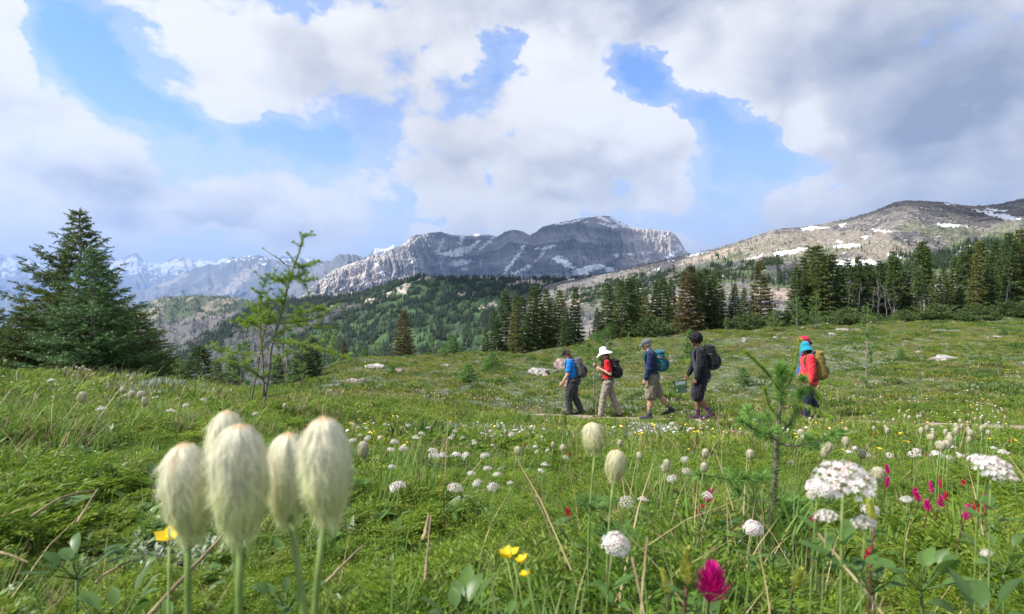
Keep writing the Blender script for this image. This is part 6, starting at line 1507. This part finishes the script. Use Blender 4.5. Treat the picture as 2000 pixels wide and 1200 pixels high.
def fuse(mb, name, material, parent, vox=.010, smooth=3, fold=0.0, fs=14, seed=0):
    """one continuous skin over the overlapping volumes"""
    me = mb.mesh('tmp', ()); o = bpy.data.objects.new('tmp', me); COL.objects.link(o)
    m = o.modifiers.new('r', 'REMESH'); m.mode = 'VOXEL'; m.voxel_size = vox; m.use_smooth_shade = True
    if smooth: s_ = o.modifiers.new('s', 'SMOOTH'); s_.iterations = smooth; s_.factor = .5
    dg = bpy.context.evaluated_depsgraph_get(); dg.update()
    r_ = bpy.data.meshes.new_from_object(o.evaluated_get(dg)); r_.name = name
    bpy.data.objects.remove(o)
    if fold:
        n = len(r_.vertices); V = np.empty(n*3, np.float32); r_.vertices.foreach_get('co', V); V = V.reshape(-1, 3); N_ = np.empty(n*3, np.float32)
        r_.vertices.foreach_get('normal', N_); N_ = N_.reshape(-1, 3)
        f = ridged(V[:, 0]*fs+V[:, 1]*fs*.6, V[:, 2]*fs*.9+V[:, 1]*fs*.5, 3, seed)-.5
        V = V+N_*f[:, None]*fold; r_.vertices.foreach_set('co', V.astype(np.float32).ravel()); r_.update()
    r_.materials.clear(); r_.materials.append(material)
    r_.polygons.foreach_set('use_smooth', [True]*len(r_.polygons))
    q = link(bpy.data.objects.new(name, r_), parent); return q
def rot2(v, deg):   # swing a downward vector forwards (forward is -x)
    a = R(deg); return np.array([-math.sin(a)*v, 0, -math.cos(a)*v])
class Fig:
    """joints of a walking figure; forward -x, left side towards -y"""
    def __init__(s, H, lean=6, head=15, legs=((20, 8, 0), (-18, 30, 20)), arms=((5, 15), (5, 15)), girth=1.0, yaw_arm=(0, 0)):
        s.H = H; s.g = girth; l = H
        s.sh_dir = np.array([-math.sin(R(lean)), 0, math.cos(R(lean))])
        s.leg = []
        for k, (a, kn, ft) in enumerate(legs):
            hip = np.array([0, (-1 if k == 0 else 1)*.050*l, 0]); knee = hip+rot2(.245*l, a); ank = knee+rot2(.235*l, a-kn)
            toe = ank+np.array([-math.cos(R(ft))*.098*l, 0, -.032*l-math.sin(R(ft))*.10*l+0]); heel = ank+np.array([.035*l*math.cos(R(ft)), 0, -.030*l+.03*l*math.sin(R(ft))])
            s.leg.append([hip, knee, ank, toe, heel])
        low = min(min(q[3][2], q[4][2]) for q in s.leg)-.018*l
        s.up = -low
        for q in s.leg:
            for p_ in q: p_[2] += s.up
        s.pel = np.array([0, 0, s.up]); s.chest = s.pel+s.sh_dir*.235*l; s.neck = s.pel+s.sh_dir*.295*l
        s.arm = []
        for k, (a, el) in enumerate(arms):
            sg = -1 if k == 0 else 1
            shp = s.pel+s.sh_dir*.272*l+np.array([0, sg*.100*l, 0]); elb = shp+rot2(.168*l, a)+np.array([0, sg*.02*l, 0]); wr = elb+rot2(.140*l, a+el)+np.array([0, -sg*yaw_arm[k]*l, 0])
            s.arm.append([shp, elb, wr])
        hd = R(lean+head*.35); s.hbase = s.neck+np.array([-math.sin(hd)*.045*l, 0, math.cos(hd)*.035*l])
        s.hr = .062*l; a = R(head); s.hf = np.array([-math.cos(a), 0, -math.sin(a)]); s.hu = np.array([-math.sin(a), 0, math.cos(a)])
        s.hc = s.hbase+s.hu*.068*l+s.hf*.012*l
    def hp(s, f, u, y=0): return s.hc+s.hf*f*s.H+s.hu*u*s.H+np.array([0, y*s.H, 0])
    def body(s, mat_, parent, grip=(0, 0)):
        mb = MB(); l = s.H; g = s.g
        Rh = np.stack([-s.hf, [0, 1, 0], s.hu], 1)
        ball(mb, s.hc, (.056*l, .043*l, .058*l), Rh); ball(mb, s.hp(.016, -.030), (.036*l, .031*l, .034*l), Rh)
        caps(mb, s.hp(.050, .004), s.hp(.060, -.015), .006*l, .009*l); ball(mb, s.hp(.047, -.034), (.009*l, .018*l, .006*l), Rh); ball(mb, s.hp(.040, -.052), (.012*l, .014*l, .010*l), Rh); ball(mb, s.hp(.046, .014), (.009*l, .030*l, .007*l), Rh)
        for sg in (-1, 1): ball(mb, s.hp(-.006, -.006, sg*.043), (.011*l, .005*l, .018*l), Rh)
        caps(mb, s.neck-s.sh_dir*.03*l, s.hc-s.hu*.03*l, .031*l*g, .029*l)
        caps(mb, s.pel, s.chest, .058*l*g, .062*l*g, (1.35, 1)); caps(mb, s.chest-s.sh_dir*.02*l, s.neck-s.sh_dir*.02*l, .06*l, .035*l, (1.5, .9))
        caps(mb, s.arm[0][0], s.arm[1][0], .03*l, .03*l)
        for k, (a, b, c) in enumerate(s.arm):
            caps(mb, a, b, .029*l*g, .023*l*g); caps(mb, b, c, .023*l*g, .015*l)
            d = norm(c-b); side = np.array([0, 1.0, 0]); fwd = norm(np.cross(side, d)); fwd = fwd if fwd[0] < 0 else -fwd
            sg = -1 if k == 0 else 1
            palm = c+d*.045*l; caps(mb, c+d*.008*l, palm, .014*l, .016*l, (.6, 1.15))
            cu = grip[k]
            for i, (o, ln) in enumerate([(.017, .040), (.006, .045), (-.005, .042), (-.015, .033)]):
                b0 = palm+fwd*o*l+d*.004*l; inn = -side*sg
                d1 = norm(d+inn*(.25+1.2*cu)); k1 = b0+d1*ln*l*.5; d2 = norm(d*(1-1.3*cu)+inn*(.6+1.0*cu)); k2 = k1+d2*ln*l*.32; d3 = norm(d*(1-1.9*cu)+inn*.9); k3 = k2+d3*ln*l*.26
                caps(mb, b0, k1, .0054*l, .0050*l, n=8); caps(mb, k1, k2, .0050*l, .0046*l, n=8); caps(mb, k2, k3, .0046*l, .0040*l, n=8)
            t0_ = c+d*.018*l+fwd*.010*l; t1_ = t0_+norm(d*.7+fwd*.8-side*sg*.2)*.024*l; t2_ = t1_+norm(d+fwd*.15-side*sg*(.3+cu))*.020*l
            caps(mb, t0_, t1_, .0075*l, .0060*l, n=8); caps(mb, t1_, t2_, .0058*l, .0045*l, n=8)
        for (h_, k_, a_, t_, e_) in s.leg:
            caps(mb, h_, k_, .051*l*g, .032*l*g); caps(mb, k_, k_*.55+a_*.45+np.array([.008*l, 0, 0]), .030*l*g, .031*l*g); caps(mb, k_*.6+a_*.4, a_, .029*l*g, .018*l)
            caps(mb, a_, e_, .018*l, .018*l); caps(mb, a_*.4+e_*.6, t_, .018*l, .015*l)
        ball(mb, s.pel+np.array([.018*l, 0, -.01*l]), (.062*l*g, .085*l*g, .065*l*g))
        return fuse(mb, 'body', mat_, parent, .0068, 2)
    def shirt(s, mat_, parent, sleeve=.5, hem=.03, ease=1.0, name='shirt', k_=0):
        mb = MB(); l = s.H; g = s.g*ease
        caps(mb, s.pel-s.sh_dir*hem*l, s.chest, .068*l*g, .070*l*g, (1.36, 1.02)); caps(mb, s.chest, s.neck-s.sh_dir*.025*l, .066*l*g, .040*l*g, (1.55, .95))
        caps(mb, s.arm[0][0], s.arm[1][0], .037*l, .037*l); ball(mb, s.pel+np.array([.01*l, 0, .01*l-hem*l]), (.072*l*g, .092*l*g, .05*l))
        for (a, b, c) in s.arm:
            q = b if sleeve >= .5 else a+(b-a)*sleeve*2
            if sleeve >= .5:
                caps(mb, a, b, .037*l*g, .032*l*g); e = b+(c-b)*(sleeve-.5)*2
                if sleeve > .5: caps(mb, b, e, .031*l*g, .0235*l*g)
            else: caps(mb, a, q, .038*l*g, .036*l*g)
        return fuse(mb, name, mat_, parent, .010, 2, .020*l/1.7, 13, k_+3)
    def trousers(s, mat_, parent, frac=1.0, ease=1.0, name='trousers', flare=1.0):
        mb = MB(); l = s.H; g = s.g*ease
        caps(mb, s.pel+np.array([.006*l, -.02*l, .03*l]), s.pel+np.array([.01*l, .02*l, -.02*l]), .060*l*g, .062*l*g, (1.2, 1.05)); ball(mb, s.pel+np.array([.020*l, 0, -.008*l]), (.070*l*g, .092*l*g, .072*l*g))
        for (h_, k_, a_, t_, e_) in s.leg:
            if frac < .6:
                q = h_+(k_-h_)*min(1, frac/.5); caps(mb, h_, q, .060*l*g, .052*l*g*flare)
            else:
                caps(mb, h_, k_, .060*l*g, .044*l*g); caps(mb, k_, a_+np.array([0, 0, .0*l]), .043*l*g, .033*l*g*flare)
        return fuse(mb, name, mat_, parent, .010, 2, .022*l/1.7, 11, 9)
    def boots(s, mat_, parent, name='boot', sole=None):
        for (h_, k_, a_, t_, e_) in s.leg:
            mb = MB(); l = s.H
            caps(mb, a_+norm(k_-a_)*.022*l, a_, .027*l, .026*l); caps(mb, a_, e_+np.array([0, 0, .004*l]), .026*l, .026*l, (.85, 1)); caps(mb, a_*.35+e_*.65, t_, .027*l, .019*l, (.95, 1)); caps(mb, e_, t_+np.array([.0, 0, -.004*l]), .020*l, .018*l, (1.2, .8))
            o = fuse(mb, name, mat_, parent, .006, 2)
            sb = MB(); caps(sb, e_+np.array([.004*l, 0, -.010*l]), t_+np.array([-.004*l, 0, -.010*l]), .021*l, .019*l, (1.15, .45)); q = fuse(sb, 'sole', sole or sole_m, o, .006, 1)
    def socks(s, mat_, parent, top=.12):
        for (h_, k_, a_, t_, e_) in s.leg:
            mb = MB(); l = s.H; d = norm(k_-a_); caps(mb, a_, a_+d*top*l*.6, .0225*l, .0255*l); fuse(mb, 'sock', mat_, parent, .006, 1)
def pack(F_, cols, label, hh=.30, dd=.14, ww=.155, low=.03, lid=True, roll=False, straps=True, side_pocket=True, name='backpack'):
    """rucksack on the figure's back, in the figure's own frame but a thing of its own"""
    main, dark, accent = cols; l = F_.H; root = empty(name)
    up = F_.sh_dir; bk = np.array([up[2], 0, -up[0]])*1.0
    def P3(b, y, u): return F_.pel+up*u*l+bk*b*l+np.array([0, y*l, 0])
    Rm = np.stack([bk, [0, 1, 0], up], 1)
    mb = MB()
    t0_, t1_ = low, low+hh
    caps(mb, P3(.122, -.035, t0_+.06), P3(.115, -.030, t1_-.06), .062*l*dd/.14, .052*l*dd/.14, (1.05, 1.15)); caps(mb, P3(.122, .035, t0_+.06), P3(.115, .030, t1_-.06), .062*l*dd/.14, .052*l*dd/.14, (1.05, 1.15))
    caps(mb, P3(.150, 0, t0_+.055), P3(.130, 0, t1_-.07), .060*l*dd/.14, .042*l*dd/.14, (1.25, 1.1))
    b_ = fuse(mb, 'pack_body', main, root, .009, 2, .010, 12, 5)
    if lid:
        mb = MB()
        if roll: caps(mb, P3(.125, -.06, t1_-.012), P3(.125, .06, t1_-.012), .034*l, .034*l); ball(mb, P3(.135, 0, t1_-.01), (.055*l, .08*l, .032*l), Rm)
        else: ball(mb, P3(.115, 0, t1_-.018), (.068*l, .082*l, .034*l), Rm); ball(mb, P3(.135, 0, t1_-.035), (.045*l, .066*l, .030*l), Rm)
        fuse(mb, 'lid', main, root, .008, 2, .006, 16, 6)
    mb = MB(); ball(mb, P3(.132+.064*dd/.14, 0, t0_+.09), (.030*l, .055*l, .065*l), Rm); fuse(mb, 'front_pocket', dark, root, .008, 2, .006, 16, 7)
    if side_pocket:
        for sg in (-1, 1): mb = MB(); caps(mb, P3(.115, sg*.085, t0_+.03), P3(.11, sg*.083, t0_+.095), .024*l, .022*l, (.6, 1)); fuse(mb, 'side_pocket', dark, root, .008, 1)
    for sg in (-1, 1):
        mb = MB(); pts = [P3(.075, sg*.055, t1_-.05), P3(.045, sg*.062, .305), P3(-.005, sg*.070, .318), P3(-.058, sg*.072, .285), P3(-.078, sg*.074, .22), P3(-.070, sg*.080, .15), P3(-.03, sg*.100, .09), P3(.05, sg*.10, t0_+.05)]
        pts = np.array(pts); tt = np.linspace(0, 1, 26); t_ = np.linspace(0, 1, len(pts)); Q = np.stack([np.interp(tt, t_, pts[:, j]) for j in range(3)], -1)
        for _ in range(3): Q[1:-1] = (Q[:-2]+2*Q[1:-1]+Q[2:])/4
        mb.tube(Q, [.0125*l*(1 if i < 16 else .45) for i in range(26)], 6); mb.build('shoulder_strap', dark, root)
    mb = MB(); pts = [P3(.08, -.085, .045), P3(.03, -.105, .04), P3(-.035, -.095, .035), P3(-.082, -.05, .03), P3(-.090, 0, .03), P3(-.082, .05, .03), P3(-.035, .095, .035), P3(.03, .105, .04), P3(.08, .085, .045)]
    mb.tube(np.array(pts), .010*l, 6); mb.build('hip_belt', dark, root)
    for q in range(2): mb = MB(); u_ = t0_+.10+q*.09; mb.tube([P3(.06, -.086, u_), P3(.115, -.094, u_-.01), P3(.165, -.06, u_-.025), P3(.185, 0, u_-.03)], .0045*l, 5); mb.build('compression_strap', accent, root)
    mb = MB(); mb.tube([P3(.178, -.03, t1_-.07), P3(.190, -.028, t0_+.16), P3(.184, -.026, t0_+.10)], .0035*l, 5); mb.build('pull_cord', accent, root)
    tag(root, label, 'backpack'); return root
def hatcap(F_, m_, parent, brim=0, down=.0):
    """peaked cap"""
    mb = MB(); l = F_.H; Rh = np.stack([-F_.hf, [0, 1, 0], F_.hu], 1)
    ball(mb, F_.hp(-.002, .022), (.061*l, .050*l, .046*l), Rh); caps(mb, F_.hp(.045, .018, -.02), F_.hp(.045, .018, .02), .014*l, .014*l)
    o = fuse(mb, 'cap', m_, parent, .006, 2)
    b = MB(); V = []; 
    for k in range(9):
        y = (k/8-.5)*2; c = math.cos(y*1.25)
        V += [F_.hp(.046, .018, y*.040), F_.hp(.046+.055*c, .010-.010*y*y, y*.040), F_.hp(.046+.055*c, .006-.010*y*y, y*.040), F_.hp(.046, .012, y*.040)]
    Fq = []
    for k in range(8):
        for j in range(4): j2 = (j+1) % 4; Fq.append([4*k+j, 4*k+j2, 4*k+4+j2, 4*k+4+j])
    b.add(np.array(V), np.array(Fq)); link_ = b.build('peak', m_, o); return o
def brimhat(F_, m_, parent, r=.125, droop=.03, crown=.052, band=None, name='sun_hat', wavy=.006, lift=.03):
    l = F_.H; mb = MB(); prof = [(.002, .075), (.030, .073), (.047, .060), (crown+.003, .035), (crown+.004, .012), (crown+.012, .004), ((crown+r)/2, -droop*.35), (r, -droop), (r, -droop-.004), ((crown+r)/2, -droop*.35-.006), (crown+.004, -.002), (crown-.002, .012)]
    mb.lathe([(a*l, b*l) for a, b in prof], 36); V = mb.V[0]
    a = np.arctan2(V[:, 1], V[:, 0]); rr = np.hypot(V[:, 0], V[:, 1])/l; V[:, 2] += l*wavy*np.sin(3*a+1)*sstep(rr, crown, r)-l*.02*np.cos(2*a)*sstep(rr, crown, r)*.5; V[:, 1] *= .93
    Rh = np.stack([-F_.hf, [0, 1, 0], F_.hu], 1); mb.V[0] = V@Rh.T+F_.hp(-.004, lift-.012)
    o = mb.build(name, m_, parent)
    if band is not None: b = MB(); b.lathe([((crown+.006)*l, .006*l), ((crown+.006)*l, .018*l)], 30); b.V[0][:, 1] *= .93; b.V[0] = b.V[0]@Rh.T+F_.hp(-.004, lift-.012); b.build('hat_band', band, o)
    return o
def shades(F_, m_, parent):
    l = F_.H; mb = MB(); Rh = np.stack([-F_.hf, [0, 1, 0], F_.hu], 1)
    for sg in (-1, 1): ball(mb, F_.hp(.051, .004, sg*.017), (.006*l, .014*l, .011*l), Rh); mb.tube([F_.hp(.048, .007, sg*.030), F_.hp(.030, .007, sg*.045), F_.hp(-.008, .004, sg*.047)], .0025*l, 4)
    mb.tube([F_.hp(.054, .006, -.01), F_.hp(.054, .006, .01)], .0025*l, 4); return mb.build('sunglasses', m_, parent)
def hair_long(F_, m_, parent, drop=.17, back=.05, w=.05, seed=0):
    rg = np.random.default_rng(seed); mb = MB(); l = F_.H; Rh = np.stack([-F_.hf, [0, 1, 0], F_.hu], 1)
    ball(mb, F_.hp(-.008, .010), (.060*l, .050*l, .058*l), Rh)
    for k in range(26):
        y = rg.uniform(-1, 1); a = F_.hp(-.03-.01*rg.uniform(), .0, y*.042); m = F_.hp(-.045, -.05, y*w*.9)+np.array([.01*l, 0, 0]); e = F_.hc+np.array([(back+rg.normal(0, .012))*l, y*w*l, -(drop+rg.uniform(-.03, .02))*l])
        caps(mb, a, m, .014*l, .012*l, n=8); caps(mb, m, e, .012*l, .004*l, n=8)
    return fuse(mb, 'hair', m_, parent, .006, 1, .006, 30, 8)
def skin(name, c): return mat(name, c, .55, tuple(q*.85 for q in c), scale=20, spec=.35)
def cloth(name, c, c2=None): return mat(name, c, .85, c2 or tuple(q*.8 for q in c), scale=14, spec=.15, bump=.35, bscale=160, sheen=.2)
sole_m = mat('dark_sole', (.03, .03, .03), .8)
skin_a = skin('fair_skin', (.55, .33, .24)); skin_b = skin('tanned_skin', (.50, .28, .19)); skin_c = skin('brown_skin', (.26, .13, .08))
blk = cloth('black_cloth', (.012, .012, .015)); char_ = cloth('charcoal_cloth', (.045, .045, .05)); gry = cloth('grey_cloth', (.12, .125, .14)); hairb = mat('brown_hair', (.055, .025, .015), .6, (.09, .045, .025), scale=60); hairk = mat('black_hair', (.008, .007, .007), .7)
def person(F_, px, Yy, yaw, label, dz=0.0):
    root = empty('person'); p = onground(px, Yy); root.location = (p[0], p[1], p[2]+dz); root.rotation_euler = (0, 0, R(yaw)); tag(root, label, 'person', 'hikers walking in line along the trail'); return root
def follow(o, root): o.location = root.location; o.rotation_euler = root.rotation_euler
YAW = -8
# 1: blue shirt
f = Fig(1.56, lean=9, head=26, legs=((16, 22, 4), (-4, 22, 14)), arms=((8, 24), (0, 20)), girth=1.22)
h1 = person(f, 1119, 13.1, YAW, 'person in a black cap and bright blue shirt leading the line of hikers')
f.body(skin_a, h1); f.shirt(cloth('bright_blue_shirt', (.012, .20, .62)), h1, .36, .035, 1.03, k_=1); f.trousers(cloth('charcoal_trousers', (.050, .050, .056)), h1, 1.0, 1.10); f.boots(blk, h1); hair_long(f, hairb, h1, .13, .03, .045, 1); hatcap(f, blk, h1)
b = pack(f, (cloth('slate_pack', (.085, .088, .10)), cloth('pack_black', (.02, .02, .022)), mat('teal_cord', (.08, .42, .42), .6)), 'dark grey rucksack worn by the person in the bright blue shirt', hh=.285, dd=.155, low=.02); follow(b, h1)
# 2: white hat
f = Fig(1.60, lean=3, head=18, legs=((15, 6, 0), (-16, 8, 12)), arms=((-16, 132), (10, 120)), girth=1.0, yaw_arm=(.03, .05))
h2 = person(f, 1187, 12.85, YAW, 'person in a wide white sun hat, red t-shirt and beige trousers')
f.body(skin_a, h2, (.9, .9)); f.shirt(cloth('red_shirt', (.55, .012, .018)), h2, .34, .025, 1.02, k_=2); f.trousers(cloth('beige_trousers', (.33, .28, .22)), h2, 1.0, 1.06, flare=1.1); f.boots(cloth('brown_boot', (.09, .05, .035)), h2); hair_long(f, hairb, h2, .185, .055, .042, 2); brimhat(f, cloth('white_hat', (.80, .80, .78), (.74, .74, .73)), h2, .118, .030)
b = pack(f, (blk, cloth('pack_black', (.02, .02, .022)), gry), 'slim black rucksack worn by the person in the red t-shirt', hh=.27, dd=.125, low=.03); follow(b, h2)
# 3: navy top, teal pack
f = Fig(1.79, lean=5, head=16, legs=((6, 3, 0), (-20, 20, 16)), arms=((6, 12), (-8, 14)), girth=1.08)
h3 = person(f, 1273, 12.5, YAW, 'person in a grey cap, navy long-sleeved top and khaki shorts')
f.body(skin_b, h3, (.45, .45)); f.shirt(cloth('navy_top', (.012, .020, .075)), h3, .97, .02, 1.0, k_=3); f.trousers(cloth('khaki_shorts', (.235, .20, .145)), h3, .47, 1.0, 'shorts', 1.15); f.boots(cloth('dark_hiking_shoe', (.05, .045, .06)), h3); f.socks(cloth('grey_sock', (.16, .17, .20)), h3)
hatcap(f, cloth('grey_cap', (.13, .14, .17)), h3); shades(f, mat('dark_glass', (.01, .01, .012), .15, spec=.6), h3)
mb = MB(); caps(mb, f.neck-f.sh_dir*.02*f.H, f.neck+f.sh_dir*.022*f.H, .040*f.H, .034*f.H, (1.05, 1)); fuse(mb, 'collar', cloth('blue_collar', (.02, .13, .50)), h3, .006, 1)
mb = MB(); Rh = np.stack([-f.hf, [0, 1, 0], f.hu], 1); ball(mb, f.hp(-.018, -.008), (.044*f.H, .0445*f.H, .038*f.H), Rh); fuse(mb, 'hair', mat('greying_hair', (.22, .18, .15), .8), h3, .006, 1)
b = pack(f, (cloth('teal_pack', (.012, .12, .17)), cloth('teal_dark', (.010, .07, .10)), mat('rust_cord', (.35, .12, .05), .7)), 'teal blue rucksack worn by the person in the navy top', hh=.255, dd=.13, low=.045); follow(b, h3)
# 4: black hoodie with the picture board
f = Fig(1.86, lean=7, head=14, legs=((14, 50, 26), (12, 16, 0)), arms=((6, 8), (14, 10)), girth=1.10)
h4 = person(f, 1371, 12.1, YAW, 'person with curly black hair, black hooded jacket and black shorts')
f.body(skin_c, h4, (.5, .85)); f.shirt(cloth('black_hoodie', (.016, .018, .026)), h4, .97, .02, 1.04, 'hooded_jacket', 4); f.trousers(cloth('black_shorts', (.012, .012, .02)), h4, .50, 1.03, 'shorts', 1.2); f.boots(cloth('plum_boot', (.06, .03, .055)), h4); f.socks(cloth('patterned_sock', (.10, .02, .14), (.02, .02, .05)), h4, .10)
mb = MB(); l = f.H; caps(mb, f.pel+np.array([.03*l, 0, -.01*l]), f.pel+np.array([.035*l, 0, -.040*l]), .066*l, .064*l, (1.3, 1)); fuse(mb, 'shirt_hem', cloth('grey_tee', (.28, .31, .36)), h4, .009, 1, .01)
mb = MB(); ball(mb, f.neck+np.array([.025*l, 0, .0]), (.050*l, .062*l, .030*l)); ball(mb, f.neck+np.array([.045*l, 0, -.01*l]), (.036*l, .050*l, .036*l)); fuse(mb, 'hood', MATS['black_hoodie'], h4, .008, 2, .01)
mb = MB(); rg = np.random.default_rng(4)
for k in range(260):
    d = norm(rg.normal(size=3)*np.array([1, .9, 1])); c_ = f.hc+(-f.hf*.012+f.hu*.022)*l+d*np.array([.066, .060, .060])*l
    if (c_-f.hc)@f.hf > .040*l and (c_-f.hc)@f.hu < .035*l: continue
    if (c_-f.hc)@f.hu < -.02*l and (c_-f.hc)@f.hf > -.03*l: continue
    if (c_-f.hc)@f.hu < -.045*l: continue
    ball(mb, c_, rg.uniform(.010, .017)*l)
fuse(mb, 'curly_hair', hairk, h4, .005, 0, .012, 40); shades(f, MATS['dark_glass'], h4)
mb = MB(); ball(mb, f.hp(-.004, -.010, -.048), .006*l); mb.build('earbud', mat('white_plastic', (.8, .8, .8), .3), h4)
b = pack(f, (cloth('matt_black_pack', (.010, .010, .013)), cloth('pack_black', (.02, .02, .022)), gry), 'big black rucksack worn by the curly haired person', hh=.275, dd=.15, low=.045); follow(b, h4)
F4 = f
# picture board held low in the far hand
def board():
    root = empty('picture_board'); w = 24/F*12.05; h_ = 25/F*12.05; a_ = F4.arm[1]; d_ = norm(a_[2]-a_[1]); c = h4.matrix_basis @ Vector(a_[2]+d_*.085*F4.H); root.location = (c.x-w/2+.03, c.y, c.z-h_/2+.02); root.rotation_euler = (0, R(-4), R(4))
    mb = MB(); t_ = .012; b_ = .016
    for (cx, cz, dx, dz) in [(0, h_/2-b_/2, w, b_), (0, -h_/2+b_/2, w, b_), (-w/2+b_/2, 0, b_, h_-2*b_), (w/2-b_/2, 0, b_, h_-2*b_)]: mb.box((cx, 0, cz), (dx, t_, dz))
    fr_ = mb.build('frame', mat('slate_frame', (.055, .065, .08), .6), root, smooth=False)
    mb = MB(); mb.box((0, .002, 0), (w-2*b_+.002, .006, h_-2*b_+.002)); mb.build('white_mount', mat('white_card', (.75, .76, .78), .7), root, smooth=False)
    m, t, p = new_mat('printed_picture'); tc = t.node('ShaderNodeTexCoord').outputs['Object']; sp = t.node('ShaderNodeSeparateXYZ'); t.l.new(tc, sp.inputs[0]); n = t.noise(tc, 22, 4, .6)
    z_ = t.m('ADD', sp.outputs[2], t.m('MULTIPLY', t.m('SUBTRACT', n, .5), .12)); c_ = t.mix(t.ss(z_, .035, .06), t.mix(n, (.04, .13, .04), (.12, .26, .09)), (.55, .62, .66)); c_ = t.mix(t.ss(t.noise(tc, 16, 2, .5), .55, .6), c_, (.09, .07, .06)); t.put(p.inputs['Base Color'], c_)
    mb = MB(); mb.box((0, -.0035, 0), (w-2*b_-.018, .003, h_-2*b_-.018)); mb.build('picture', m, root, smooth=False)
    mb = MB(); mb.lathe([(.0001, 0), (.016, 0), (.016, .002), (.0001, .002)], 20); mb.V[0] = mb.V[0][:, [0, 2, 1]]*np.array([1, -1, 1])+np.array([-w/2+.045, -.0055, -h_/2+.05]); mb.build('round_emblem', mat('pale_green_print', (.45, .75, .45), .6), root)
    tag(root, 'small framed picture board held low beside the black shorts', 'picture board')
board()
# 5 turquoise hat, 6 behind
f = Fig(1.61, lean=4, head=12, legs=((10, 8, 0), (-8, 16, 10)), arms=((-4, 16), (0, 30)), girth=1.12)
h5 = person(f, 1581, 11.7, YAW, 'person in a turquoise bucket hat and coral red jacket near the young larch top')
f.body(skin_c, h5); f.shirt(cloth('coral_jacket', (.80, .035, .055)), h5, .97, .05, 1.10, 'jacket', 5); f.trousers(cloth('dark_blue_trousers', (.012, .022, .045)), h5, 1.0, 1.0); f.boots(blk, h5)
brimhat(f, cloth('turquoise_hat', (.012, .30, .42)), h5, .092, .040, .054, name='bucket_hat', lift=.020); hair_long(f, hairk, h5, .08, .01, .04, 5)
b = pack(f, (cloth('olive_pack', (.20, .15, .035)), cloth('olive_dark', (.10, .08, .03)), mat('brown_webbing', (.07, .05, .045), .8)), 'big olive rolltop rucksack worn by the person in the turquoise hat', hh=.34, dd=.165, low=-.01, roll=True); follow(b, h5)
f = Fig(1.90, lean=3, head=6, legs=((-8, 12, 8), (10, 6, 0)), arms=((0, 16), (0, 20)))
h6 = person(f, 1576, 12.5, YAW, 'person in a crimson headscarf, mostly hidden behind the turquoise hat')
f.body(skin_c, h6); f.shirt(cloth('royal_blue_jacket', (.02, .12, .40)), h6, .97, .03, 1.03, 'jacket', 6); f.trousers(cloth('maroon_trousers', (.09, .02, .03)), h6, 1.0, 1.0); f.boots(blk, h6)
mb = MB(); Rh = np.stack([-f.hf, [0, 1, 0], f.hu], 1); ball(mb, f.hp(-.006, .018), (.068*f.H, .055*f.H, .050*f.H), Rh); ball(mb, f.hp(-.03, .0), (.040*f.H, .046*f.H, .040*f.H), Rh); fuse(mb, 'headscarf', cloth('crimson_scarf', (.50, .008, .055)), h6, .007, 2, .010, 18)
mb = MB(); ball(mb, f.hp(-.072, -.022), (.022*f.H, .024*f.H, .022*f.H)); fuse(mb, 'hair_bun', hairk, h6, .005, 1, .004, 30)
